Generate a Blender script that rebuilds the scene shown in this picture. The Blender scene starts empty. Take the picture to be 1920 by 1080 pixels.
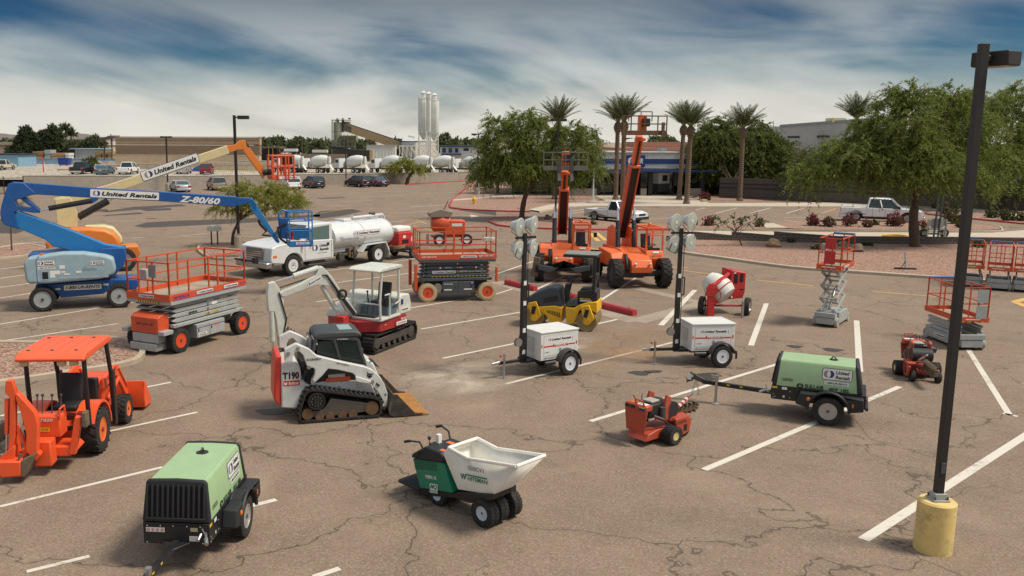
import bpy, bmesh, math, random
import numpy as np
from mathutils import Vector, Matrix, Euler
sc = bpy.context.scene
COL = sc.collection
PI = math.pi
rad = math.radians
random.seed(7)
# ---------------------------------------------------------------- camera
CAMH, FPX, PITCH, ROLL, PX, PY = 6.3, 1620.0, rad(9.63), rad(0.2), 810.0, 540.0
cam_d = bpy.data.cameras.new('camera'); cam = bpy.data.objects.new('camera', cam_d); COL.objects.link(cam)
cam_d.sensor_width = 36; cam_d.lens = FPX/1920*36; cam_d.shift_x = (960-PX)/1920; cam_d.clip_end = 20000; cam_d.clip_start = .1
CR = Matrix.Rotation(PI/2-PITCH, 3, 'X') @ Matrix.Rotation(ROLL, 3, 'Z')
cam.matrix_world = Matrix.Translation((0, 0, CAMH)) @ CR.to_4x4()
sc.camera = cam
# ---------------------------------------------------------------- light
SUN_EL, SUN_AZ = rad(56), rad(104)      # azimuth measured from +Y (view direction) towards +X (right)
sun_d = bpy.data.lights.new('sun', 'SUN'); sun_d.energy = 2.7; sun_d.angle = rad(14); sun_d.color = (1, .90, .76)
sun = bpy.data.objects.new('sun', sun_d); COL.objects.link(sun)
sdir = Vector((math.sin(SUN_AZ)*math.cos(SUN_EL), math.cos(SUN_AZ)*math.cos(SUN_EL), math.sin(SUN_EL)))
sun.rotation_euler = sdir.to_track_quat('Z', 'Y').to_euler()
W = bpy.data.worlds.new('World'); sc.world = W; W.use_nodes = True
def world():
    nt = W.node_tree; N = nt.nodes; L = nt.links
    bg = N['Background']; bg.inputs['Strength'].default_value = .09
    sky = N.new('ShaderNodeTexSky'); sky.sky_type = 'NISHITA'; sky.sun_disc = False
    sky.sun_elevation = SUN_EL; sky.sun_rotation = SUN_AZ; sky.air_density = 1.0; sky.dust_density = 2.0
    tc = N.new('ShaderNodeTexCoord'); sp = N.new('ShaderNodeSeparateXYZ'); L.new(tc.outputs['Generated'], sp.inputs[0])
    def math_(op, a, b=None):
        n = N.new('ShaderNodeMath'); n.operation = op
        for i, q in enumerate((a, b)):
            if q is None: continue
            if isinstance(q, (int, float)): n.inputs[i].default_value = q
            else: L.new(q, n.inputs[i])
        return n.outputs[0]
    az = math_('ARCTAN2', sp.outputs[0], sp.outputs[1]); el = math_('ARCSINE', sp.outputs[2])
    cb = N.new('ShaderNodeCombineXYZ')
    L.new(math_('MULTIPLY', az, 2.4), cb.inputs[0]); L.new(math_('ADD', math_('MULTIPLY', el, 8.5), math_('MULTIPLY', az, 1.1)), cb.inputs[1]); cb.inputs[2].default_value = 3.3
    n1 = N.new('ShaderNodeTexNoise'); n1.inputs['Scale'].default_value = 1.25; n1.inputs['Detail'].default_value = 4.5; n1.inputs['Roughness'].default_value = .5; n1.inputs['Distortion'].default_value = .8
    L.new(cb.outputs[0], n1.inputs['Vector'])
    cb2 = N.new('ShaderNodeCombineXYZ'); L.new(math_('MULTIPLY', az, 4.5), cb2.inputs[0]); L.new(math_('ADD', math_('MULTIPLY', el, 14), math_('MULTIPLY', az, 1.6)), cb2.inputs[1])
    n2 = N.new('ShaderNodeTexNoise'); n2.inputs['Scale'].default_value = 1.6; n2.inputs['Detail'].default_value = 5; n2.inputs['Roughness'].default_value = .5
    L.new(cb2.outputs[0], n2.inputs['Vector'])
    # cover: thick near the horizon, thinner 3-9 degrees up, thick again overhead
    cov = N.new('ShaderNodeValToRGB'); e = cov.color_ramp.elements
    e[0].position = 0.0; e[0].color = (.36,)*3+(1,); e[1].position = 1; e[1].color = (.24,)*3+(1,)
    for p_, c_ in ((.03, .30), (.06, .16), (.095, .06), (.12, .09), (.15, .20), (.3, .2)):
        q = cov.color_ramp.elements.new(p_); q.color = (c_,)*3+(1,)
    L.new(el, cov.inputs[0])
    d = math_('ADD', math_('ADD', math_('MULTIPLY', n1.outputs[0], 1.1), math_('MULTIPLY', n2.outputs[0], .22)), cov.outputs[0])
    mr = N.new('ShaderNodeMapRange'); mr.interpolation_type = 'SMOOTHSTEP'; L.new(d, mr.inputs[0]); mr.inputs[1].default_value = .54; mr.inputs[2].default_value = .98
    # cloud colour: pale at the horizon, slate grey above
    cc = N.new('ShaderNodeValToRGB'); e = cc.color_ramp.elements
    e[0].position = 0.0; e[0].color = (.62, .60, .54, 1); e[1].position = .5; e[1].color = (.50, .52, .54, 1)
    for p_, c_ in ((.04, (.56, .55, .50)), (.075, (.44, .47, .46)), (.11, (.30, .34, .36)), (.15, (.17, .205, .235)), (.3, (.34, .37, .40))):
        q = cc.color_ramp.elements.new(p_); q.color = c_+(1,)
    L.new(el, cc.inputs[0])
    vm = N.new('ShaderNodeVectorMath'); vm.operation = 'SCALE'; L.new(cc.outputs[0], vm.inputs[0]); L.new(math_('MULTIPLY', math_('ADD', math_('MULTIPLY', n2.outputs[0], .35), .80), 10.0), vm.inputs[3])
    tn = N.new('ShaderNodeMix'); tn.data_type = 'RGBA'; tn.blend_type = 'MULTIPLY'; tn.inputs[0].default_value = 1
    L.new(sky.outputs[0], tn.inputs[6])
    tr = N.new('ShaderNodeValToRGB'); e = tr.color_ramp.elements
    e[0].position = 0; e[0].color = (.62, .78, .85, 1); e[1].position = .4; e[1].color = (.55, .7, .85, 1)
    for p_, c_ in ((.05, (.30, .50, .62)), (.085, (.13, .31, .45)), (.12, (.075, .21, .35)), (.16, (.06, .15, .26))):
        q = tr.color_ramp.elements.new(p_); q.color = c_+(1,)
    L.new(el, tr.inputs[0]); L.new(tr.outputs[0], tn.inputs[7])
    mx = N.new('ShaderNodeMix'); mx.data_type = 'RGBA'; L.new(mr.outputs[0], mx.inputs[0]); L.new(tn.outputs[2], mx.inputs[6]); L.new(vm.outputs[0], mx.inputs[7])
    L.new(mx.outputs[2], bg.inputs['Color'])
world()
vs = sc.view_settings; vs.view_transform = 'Standard'; vs.look = 'None'; vs.gamma = 1; vs.exposure = 0.5
# ---------------------------------------------------------------- pixel -> world helpers (layout taken from the photograph)
def ray(x, y):
    return CR @ Vector(((x-PX)/FPX, -(y-PY)/FPX, -1))
def G(x, y, z=0.0):
    d = ray(x, y); t = (z-CAMH)/d.z
    return Vector((d.x*t, d.y*t, z))
def D(x, y, Y):
    d = ray(x, y); t = Y/d.y
    return Vector((d.x*t, Y, CAMH+d.z*t))
class Frame:
    """vertical plane through two pixels that share the height z; local x runs A->B, local y away from the camera"""
    def __init__(s, A, B, z=0.0, A3=None, yaw=None):
        a = G(A[0], A[1], z) if A3 is None else A3
        if yaw is None:
            b = G(B[0], B[1], z); u = (b-a); u.z = 0
            s.len = u.length; u.normalize()
        else: u = Vector((math.cos(yaw), math.sin(yaw), 0))
        s.o = Vector((a.x, a.y, 0)); s.u = u; s.n = Vector((-u.y, u.x, 0)); s.rz = math.atan2(u.y, u.x)
    def p(s, x, y, w=0.0):
        """pixel -> local (x, z) on the plane pushed w behind the base plane"""
        d = ray(x, y); C0 = Vector((0, 0, CAMH))
        q = s.o+s.n*w
        t = (q-C0).dot(s.n)/d.dot(s.n); P = C0+d*t
        return ((P-s.o).dot(s.u), P.z)
    def pts(s, L, w=0.0): return [s.p(x, y, w) for x, y in L]
    def P3(s, x, y, w=0.0):
        a = s.p(x, y, w); return Vector((a[0], w, a[1]))
# ---------------------------------------------------------------- materials
MATS = {}
def M(name, col=None, rough=.5, metal=0.0, var=.10, dirt=0.0, scale=3.0, bump=0.0, coat=0.0, spec=.5):
    if name in MATS: return MATS[name]
    m = bpy.data.materials.new(name); m.use_nodes = True; nt = m.node_tree; N = nt.nodes; L = nt.links
    b = N['Principled BSDF']; b.inputs['Roughness'].default_value = rough; b.inputs['Metallic'].default_value = metal
    b.inputs['Coat Weight'].default_value = coat; b.inputs['Specular IOR Level'].default_value = spec
    tc = N.new('ShaderNodeTexCoord'); nz = N.new('ShaderNodeTexNoise'); nz.inputs['Scale'].default_value = scale; nz.inputs['Detail'].default_value = 6; nz.inputs['Roughness'].default_value = .65
    L.new(tc.outputs['Object'], nz.inputs['Vector'])
    mx = N.new('ShaderNodeMix'); mx.data_type = 'RGBA'
    mx.inputs[6].default_value = tuple(c*(1-var*1.6) for c in col)+(1,); mx.inputs[7].default_value = tuple(min(1, c*(1+var*1.2)) for c in col)+(1,)
    L.new(nz.outputs[0], mx.inputs[0]); out = mx.outputs[2]
    if dirt > 0:
        n2 = N.new('ShaderNodeTexNoise'); n2.inputs['Scale'].default_value = scale*.9; n2.inputs['Detail'].default_value = 9; n2.inputs['Roughness'].default_value = .75
        L.new(tc.outputs['Object'], n2.inputs['Vector'])
        mr = N.new('ShaderNodeMapRange'); L.new(n2.outputs[0], mr.inputs[0]); mr.inputs[1].default_value = .48; mr.inputs[2].default_value = .74; mr.inputs[4].default_value = dirt
        m2 = N.new('ShaderNodeMix'); m2.data_type = 'RGBA'; L.new(mr.outputs[0], m2.inputs[0]); L.new(out, m2.inputs[6]); m2.inputs[7].default_value = (.15, .115, .08, 1); out = m2.outputs[2]
        r = N.new('ShaderNodeMapRange'); L.new(nz.outputs[0], r.inputs[0]); r.inputs[3].default_value = max(.05, rough-.15); r.inputs[4].default_value = min(1, rough+.2); L.new(r.outputs[0], b.inputs['Roughness'])
    L.new(out, b.inputs['Base Color'])
    if bump:
        bp = N.new('ShaderNodeBump'); bp.inputs['Strength'].default_value = bump; bp.inputs['Distance'].default_value = .02
        L.new(nz.outputs[0], bp.inputs['Height']); L.new(bp.outputs[0], b.inputs['Normal'])
    MATS[name] = m
    return m
def glassm(name, col, rough=.06):
    m = M(name, col, rough, 0, .05, spec=.8); return m
white = M('white_paint', (.70, .71, .70), .38, dirt=.25)
offwhite = M('off_white_paint', (.60, .62, .56), .42, dirt=.45)
cream = M('cream_paint', (.66, .56, .30), .42, dirt=.2)
blue = M('blue_paint', (.008, .085, .30), .38, dirt=.15)
bluel = M('worn_blue_paint', (.012, .18, .46), .45, dirt=.2)
orange = M('orange_red_paint', (.62, .085, .025), .45, dirt=.28)
orangeb = M('bright_orange_paint', (.74, .17, .03), .42, dirt=.2)
orangej = M('orange_telehandler_paint', (.80, .15, .035), .42, dirt=.22)
orangek = M('tractor_orange_paint', (.82, .10, .025), .38, dirt=.25)
red = M('red_paint', (.52, .028, .025), .38, dirt=.2)
redd = M('dark_red_paint', (.33, .018, .022), .42, dirt=.25)
redb = M('brick_red_paint', (.42, .065, .03), .45, dirt=.35)
yellow = M('yellow_paint', (.78, .45, .015), .42, dirt=.25)
greyl = M('light_grey_paint', (.36, .38, .37), .45, dirt=.3)
greyb = M('blue_grey_plastic', (.30, .42, .47), .55, dirt=.35)
greyd = M('dark_grey_paint', (.06, .075, .085), .45, dirt=.25)
black = M('black_paint', (.014, .014, .016), .42, dirt=.12)
blackp = M('black_plastic', (.018, .019, .022), .6, var=.2)
rubber = M('rubber', (.02, .019, .018), .85, var=.25, dirt=.3, scale=8)
rubbert = M('tan_rubber', (.50, .38, .22), .85, var=.15, dirt=.35, scale=6)
rubberg = M('grey_rubber', (.36, .35, .31), .85, var=.15, dirt=.35, scale=6)
steel = M('steel', (.45, .45, .44), .35, .9, dirt=.2)
steeld = M('dark_steel', (.12, .11, .10), .5, .6, dirt=.4)
rust = M('rusty_steel', (.16, .09, .045), .8, .2, var=.5, scale=9)
muddy = M('muddy_steel', (.17, .13, .085), .85, .1, var=.4, scale=9)
chrome = M('chrome', (.75, .75, .75), .12, 1.0)
glass = glassm('dark_glass', (.03, .045, .05))
glassg = glassm('green_glass', (.12, .18, .17))
green = M('machine_green_paint', (.32, .47, .25), .36, dirt=.12)
greenw = M('buggy_green_paint', (.005, .21, .115), .42, dirt=.2)
poly = M('white_polyethylene', (.80, .78, .71), .5, dirt=.14)
amber = M('amber_lens', (.75, .17, .02), .3)
redl = M('red_lens', (.5, .02, .02), .3)
lampw = M('headlight_lens', (.65, .66, .62), .15)
stickw = M('sticker_white', (.74, .74, .70), .45, var=.03)
stickb = M('sticker_blue', (.015, .03, .16), .45, var=.03)
stickg = M('sticker_grey', (.25, .23, .25), .45, var=.03)
stickk = M('sticker_black', (.012, .012, .014), .45, var=.03)
stickr = M('sticker_red', (.55, .02, .02), .45, var=.03)
sticky = M('sticker_yellow', (.75, .5, .03), .45, var=.03)
stickp = M('sticker_purple', (.05, .03, .26), .45, var=.03)
stickgr = M('sticker_green', (.01, .20, .12), .45, var=.03)
concrete = M('concrete', (.42, .37, .29), .9, var=.18, dirt=.25, scale=1.2)
bark = M('bark', (.10, .065, .045), .95, var=.4, scale=6, bump=.6)
wood = M('timber', (.25, .16, .08), .9, var=.3)
# ---------------------------------------------------------------- mesh builder
class MB:
    def __init__(s): s.v = []; s.f = []; s.m = []; s.cur = 0
    def add(s, vs_, fs):
        k = len(s.v); s.v += [tuple(q) for q in vs_]; s.f += [tuple(i+k for i in f) for f in fs]; s.m += [s.cur]*len(fs); return s
    def box(s, x0, x1, y0, y1, z0, z1):
        v = [(x0, y0, z0), (x1, y0, z0), (x1, y1, z0), (x0, y1, z0), (x0, y0, z1), (x1, y0, z1), (x1, y1, z1), (x0, y1, z1)]
        return s.add(v, [(3, 2, 1, 0), (4, 5, 6, 7), (0, 1, 5, 4), (1, 2, 6, 5), (2, 3, 7, 6), (3, 0, 4, 7)])
    def obox(s, c, size, R=None):
        R = R or Matrix.Identity(3); c = Vector(c); k = len(s.v)
        s.box(-size[0]/2, size[0]/2, -size[1]/2, size[1]/2, -size[2]/2, size[2]/2)
        for i in range(k, len(s.v)): s.v[i] = tuple(c+R@Vector(s.v[i]))
        return s
    def basis(s, d, up=None):
        d = Vector(d).normalized(); up = Vector(up) if up is not None else (Vector((0, 0, 1)) if abs(d.z) < .95 else Vector((0, 1, 0)))
        a = up.cross(d).normalized(); b = d.cross(a); return a, b, d
    def bar(s, p0, p1, w, h=None, up=None):
        h = h or w; p0 = Vector(p0); p1 = Vector(p1); a, b, d = s.basis(p1-p0, up)
        v = [p+a*i*w/2+b*j*h/2 for p in (p0, p1) for i, j in ((-1, -1), (1, -1), (1, 1), (-1, 1))]
        return s.add(v, [(3, 2, 1, 0), (4, 5, 6, 7), (0, 1, 5, 4), (1, 2, 6, 5), (2, 3, 7, 6), (3, 0, 4, 7)])
    def tube(s, p0, p1, r, r1=None, n=10, caps=True):
        r1 = r if r1 is None else r1; p0 = Vector(p0); p1 = Vector(p1); a, b, d = s.basis(p1-p0)
        v = [p+(a*math.cos(2*PI*i/n)+b*math.sin(2*PI*i/n))*q for p, q in ((p0, r), (p1, r1)) for i in range(n)]
        f = [(i, (i+1) % n, n+(i+1) % n, n+i) for i in range(n)]
        if caps: f += [tuple(range(n-1, -1, -1)), tuple(range(n, 2*n))]
        return s.add(v, f)
    def path(s, P, r, n=8, rs=None, closed=False):
        P = [Vector(p) for p in P]; m = len(P); v = []; a0 = None
        for i, p in enumerate(P):
            if closed: d = P[(i+1) % m]-P[i-1]
            else: d = (P[min(i+1, m-1)]-P[max(i-1, 0)])
            d.normalize()
            if a0 is None: a, b, _ = s.basis(d)
            else:
                a = a0-d*a0.dot(d); a.normalize(); b = d.cross(a)
            a0 = a; q = rs[i] if rs else r
            v += [p+(a*math.cos(2*PI*j/n)+b*math.sin(2*PI*j/n))*q for j in range(n)]
        f = [(i*n+j, i*n+(j+1) % n, (i+1)*n+(j+1) % n, (i+1)*n+j) for i in range(m-1) for j in range(n)]
        if closed: f += [((m-1)*n+j, (m-1)*n+(j+1) % n, (j+1) % n, j) for j in range(n)]
        else: f += [tuple(range(n-1, -1, -1)), tuple(range((m-1)*n, m*n))]
        return s.add(v, f)
    def prism(s, pts, y0, y1, ax='y', top=None):
        """pts 2D (x,z) extruded along y (ax='y'); ax='x': pts (y,z); ax='z': pts (x,y). top = second outline"""
        n = len(pts); top = top or pts
        fn = {'y': lambda p, t: (p[0], t, p[1]), 'x': lambda p, t: (t, p[0], p[1]), 'z': lambda p, t: (p[0], p[1], t)}[ax]
        v = [fn(p, y0) for p in pts]+[fn(p, y1) for p in top]
        area = sum(pts[i][0]*pts[(i+1) % n][1]-pts[(i+1) % n][0]*pts[i][1] for i in range(n))
        f = [tuple(range(n)), tuple(range(2*n-1, n-1, -1))]+[((i+1) % n, i, n+i, n+(i+1) % n) for i in range(n)]
        flip = (area < 0) ^ (ax != 'y') ^ (y1 < y0)
        if flip: f = [tuple(reversed(q)) for q in f]
        return s.add(v, f)
    def lathe(s, prof, o, axis=(0, 0, 1), n=24, closed=False):
        a, b, d = s.basis(axis); o = Vector(o); m = len(prof)
        v = [o+d*h+(a*math.cos(2*PI*j/n)+b*math.sin(2*PI*j/n))*r for r, h in prof for j in range(n)]
        f = [(i*n+j, i*n+(j+1) % n, ((i+1) % m)*n+(j+1) % n, ((i+1) % m)*n+j) for i in range(m if closed else m-1) for j in range(n)]
        if not closed: f += [tuple(range(n-1, -1, -1)), tuple(range((m-1)*n, m*n))]
        return s.add(v, f)
    def sph(s, c, r, n=12, m=8, sc_=(1, 1, 1)):
        return s.lathe2(c, r, n, m, sc_)
    def lathe2(s, c, r, n, m, q):
        k = len(s.v); s.lathe([(max(1e-4, r*math.sin(PI*i/m)), -r*math.cos(PI*i/m)) for i in range(m+1)], (0, 0, 0), (0, 0, 1), n)
        for i in range(k, len(s.v)):
            a = s.v[i]; s.v[i] = (c[0]+a[0]*q[0], c[1]+a[1]*q[1], c[2]+a[2]*q[2])
        return s
    def poly(s, pts): return s.add(pts, [tuple(range(len(pts)))])
    def grid(s, rows):
        n = len(rows[0]); return s.add([p for r in rows for p in r], [(i*n+j, i*n+j+1, (i+1)*n+j+1, (i+1)*n+j) for i in range(len(rows)-1) for j in range(n-1)])
    def build(s, name, mats, parent=None, bevel=0.0, seg=2, loc=None, rz=None, ang=35, sub=0, solid=0):
        me = bpy.data.meshes.new(name); me.from_pydata(s.v, [], s.f)
        if not isinstance(mats, (list, tuple)): mats = [mats]
        for m in mats: me.materials.append(m)
        if len(mats) > 1: me.polygons.foreach_set('material_index', s.m)
        bm = bmesh.new(); bm.from_mesh(me); bmesh.ops.recalc_face_normals(bm, faces=bm.faces) if len(bm.faces) < 20000 else None; bm.to_mesh(me); bm.free()
        me.shade_smooth(); me.set_sharp_from_angle(angle=rad(ang)); me.update()
        o = bpy.data.objects.new(name, me); COL.objects.link(o)
        if parent is not None: o.parent = parent
        if loc is not None: o.location = loc
        if rz is not None: o.rotation_euler = (0, 0, rz)
        if solid:
            q = o.modifiers.new('solid', 'SOLIDIFY'); q.thickness = solid; q.offset = 0
        if bevel:
            q = o.modifiers.new('bevel', 'BEVEL'); q.width = bevel; q.segments = seg; q.limit_method = 'ANGLE'; q.angle_limit = rad(40)
            q.harden_normals = False
        return o
def tag(o, label=None, cat=None, group=None, kind=None):
    if label: o['label'] = label
    if cat: o['category'] = cat
    if group: o['group'] = group
    if kind: o['kind'] = kind
    return o
def empty(name, loc=(0, 0, 0), rz=0.0, label=None, cat=None, group=None):
    o = bpy.data.objects.new(name, None); COL.objects.link(o); o.location = loc; o.rotation_euler = (0, 0, rz); o.empty_display_size = .3
    return tag(o, label, cat, group)
def kids(o): return KIDS.get(o.name, [])
def copy_tree(o, loc=None, rz=None, label=None, group=None, scale=None):
    objs = [q for q in COL.objects]
    ch = {}
    for q in objs:
        if q.parent: ch.setdefault(q.parent.name, []).append(q)
    def rec(a, par):
        c = a.copy(); COL.objects.link(c); c.parent = par
        for k in ch.get(a.name, []): rec(k, c)
        return c
    r = rec(o, None)
    if loc is not None: r.location = loc
    if rz is not None: r.rotation_euler = (0, 0, rz)
    if scale: r.scale = scale
    if label: r['label'] = label
    if group: r['group'] = group
    return r
def rotpiv(o, deg, lx=0.0, ly=0.0):
    a = Matrix.Rotation(o.rotation_euler.z, 3, 'Z')@Vector((lx, ly, 0)); o.rotation_euler.z += rad(deg); b = Matrix.Rotation(o.rotation_euler.z, 3, 'Z')@Vector((lx, ly, 0)); o.location += a-b; return o
def froot(name, F, label, cat, group=None): return empty(name, F.o, F.rz, label, cat, group)
# ---------------------------------------------------------------- text and decals
_TC = {}
def text2d(s, bold=.012, shear=0.0):
    key = (s, bold, shear)
    if key in _TC: return _TC[key]
    c = bpy.data.curves.new('t', 'FONT'); c.body = s; c.size = 1; c.offset = bold; c.shear = shear; c.resolution_u = 3; c.align_x = 'LEFT'; c.space_character = 1.02
    o = bpy.data.objects.new('t', c); COL.objects.link(o)
    dg = bpy.context.evaluated_depsgraph_get(); me = bpy.data.meshes.new_from_object(o.evaluated_get(dg))
    v = [(q.co.x, q.co.y) for q in me.vertices]; f = [tuple(p.vertices) for p in me.polygons]
    bpy.data.objects.remove(o); bpy.data.curves.remove(c); bpy.data.meshes.remove(me)
    x0 = min(a[0] for a in v); x1 = max(a[0] for a in v); y0 = min(a[1] for a in v); y1 = max(a[1] for a in v)
    _TC[key] = ([((a[0]-x0)/(x1-x0), (a[1]-y0)/(y1-y0)) for a in v], f, (x1-x0)/(y1-y0)); return _TC[key]
class Plate:
    """flat artwork on a plane: origin (bottom left), right and up vectors"""
    def __init__(s, o, r, u):
        s.o = Vector(o); s.r = Vector(r).normalized(); s.u = Vector(u).normalized(); s.n = s.r.cross(s.u); s.mb = MB(); s.mats = []
        s.lay = 0
    def _m(s, m):
        if m not in s.mats: s.mats.append(m)
        s.mb.cur = s.mats.index(m)
    def at(s, x, y, h): return s.o+s.r*x+s.u*y+s.n*h
    def text(s, t, x, y, w, h, m=None, bold=.02, shear=0.0, lay=.006):
        m = m or stickk; s._m(m); v, f, _ = text2d(t, bold, shear)
        s.mb.add([s.at(x+a*w, y+b*h, lay) for a, b in v], f); return s
    def rect(s, x0, y0, x1, y1, m, r=0.0, lay=.003):
        s._m(m)
        if r <= 0: P = [(x0, y0), (x1, y0), (x1, y1), (x0, y1)]
        else:
            P = []
            for cx, cy, a0 in ((x1-r, y0+r, -90), (x1-r, y1-r, 0), (x0+r, y1-r, 90), (x0+r, y0+r, 180)):
                P += [(cx+r*math.cos(rad(a0+k*22.5)), cy+r*math.sin(rad(a0+k*22.5))) for k in range(5)]
        s.mb.poly([s.at(a, b, lay) for a, b in P]); return s
    def pol(s, P, m, lay=.003):
        s._m(m); s.mb.poly([s.at(a, b, lay) for a, b in P]); return s
    def disc(s, cx, cy, rx, ry, m, lay=.004, a0=0, a1=360):
        s._m(m); n = 20
        s.mb.poly([s.at(cx+rx*math.cos(rad(a0+(a1-a0)*k/n)), cy+ry*math.sin(rad(a0+(a1-a0)*k/n)), lay) for k in range(n)]); return s
    def logo(s, cx, cy, r):
        """grey disc and blue disc overlapping with a white lens between"""
        s.disc(cx-.42*r, cy, r*.92, r, stickg, .0042); s.disc(cx+.42*r, cy, r*.92, r, stickb, .0054); s.disc(cx-.05*r, cy, r*.5, r*.88, stickw, .0066)
        return s
    def ur(s, x, y, w, h, lines=1, border=True):
        """the rental company's plate: white with thin blue border, two-disc logo, italic bold words"""
        s.rect(x, y, x+w, y+h, stickb if border else stickw, h*.16, .0015); s.rect(x+h*.045, y+h*.045, x+w-h*.045, y+h-h*.045, stickw, h*.13, .003)
        if lines == 1:
            s.logo(x+h*.72, y+h*.5, h*.30); s.text('United Rentals', x+h*1.3, y+h*.24, w-h*1.55, h*.5, stickk, .045, .25)
        else:
            r = h*.30; s.logo(x+r*1.75, y+h*.5, r)
            s.text('United', x+r*3.5, y+h*.54, (w-r*3.5)*.82, h*.30, stickk, .03, .25); s.text('Rentals', x+r*3.4, y+h*.14, (w-r*3.5)*.9, h*.30, stickk, .03, .25)
        return s
    def build(s, name, parent): return s.mb.build(name, s.mats, parent)
# ---------------------------------------------------------------- wheels
def wheel(parent, x, y, z, r, w, rimr, rimm, face=-1, tread='road', tm=None, n=28, holes=8, dish=.25, name='wheel', hubm=None):
    """axis along local y; face = side of the visible rim"""
    tm = tm or rubber; f = face
    mb = MB(); hw = w/2
    prof = [(rimr, -hw*.80), (rimr*1.06, -hw*.92), (r*.86, -hw), (r*.955, -hw*.9), (r, -hw*.62), (r, hw*.62), (r*.955, hw*.9), (r*.86, hw), (rimr*1.06, hw*.92), (rimr, hw*.80)]
    rt = r if tread == 'smooth' else r*.965
    prof = [(min(a, rt), b) for a, b in prof]
    mb2 = MB(); mb2.lathe(prof, (x, y, z), (0, 1, 0), n, closed=True)
    if tread != 'smooth':
        k = {'road': 40, 'ag': 18, 'lug': 22, 'block': 26}[tread]
        for i in range(k):
            for sd in (-1, 1):
                a = 2*PI*(i+(.5 if sd > 0 else 0))/k; R = Matrix.Rotation(a, 3, 'Y'); lw = 2*PI*r/k
                skew = .45 if tread in ('ag', 'lug') else 0
                c = Vector((x, y, z))+R@Vector((0, sd*hw*.5, r*.975))
                Q = R@Matrix.Rotation(sd*skew, 3, 'Z')
                mb2.obox(c, (lw*(.42 if tread in ('ag', 'lug') else .62), hw*(1.0 if tread in ('ag', 'lug') else .85), r*.055 if tread != 'road' else r*.03), Q)
    d = dish*w
    yo = y+f*hw*.78
    mb.lathe([(rimr*1.02, -f*0), (rimr*1.02, f*.012), (rimr*.93, f*.012), (rimr*.86, -f*d*.6), (rimr*.62, -f*d), (rimr*.34, -f*d*.8), (rimr*.30, -f*d*.3), (rimr*.26, -f*d*.25), (.001, -f*d*.25)], (x, yo, z), (0, 1, 0), n)
    mb.tube((x, yo, z), (x, yo-f*hw*1.5, z), rimr*1.01, n=n, caps=False)
    o = mb.build(name, rimm, parent)
    t = mb2.build('tyre', tm, o)
    if holes:
        hb = MB()
        for i in range(holes):
            a = 2*PI*i/holes; hb.tube((x+rimr*.5*math.cos(a), yo-f*d*.98, z+rimr*.5*math.sin(a)), (x+rimr*.5*math.cos(a), yo-f*d*.80, z+rimr*.5*math.sin(a)), rimr*.075, n=8)
        hb.lathe([(rimr*.2, 0), (rimr*.17, f*d*.5), (.001, f*d*.5)], (x, yo-f*d*.25, z), (0, 1, 0), 12)
        hb.build('hub', hubm or steeld, o)
    return o
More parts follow.
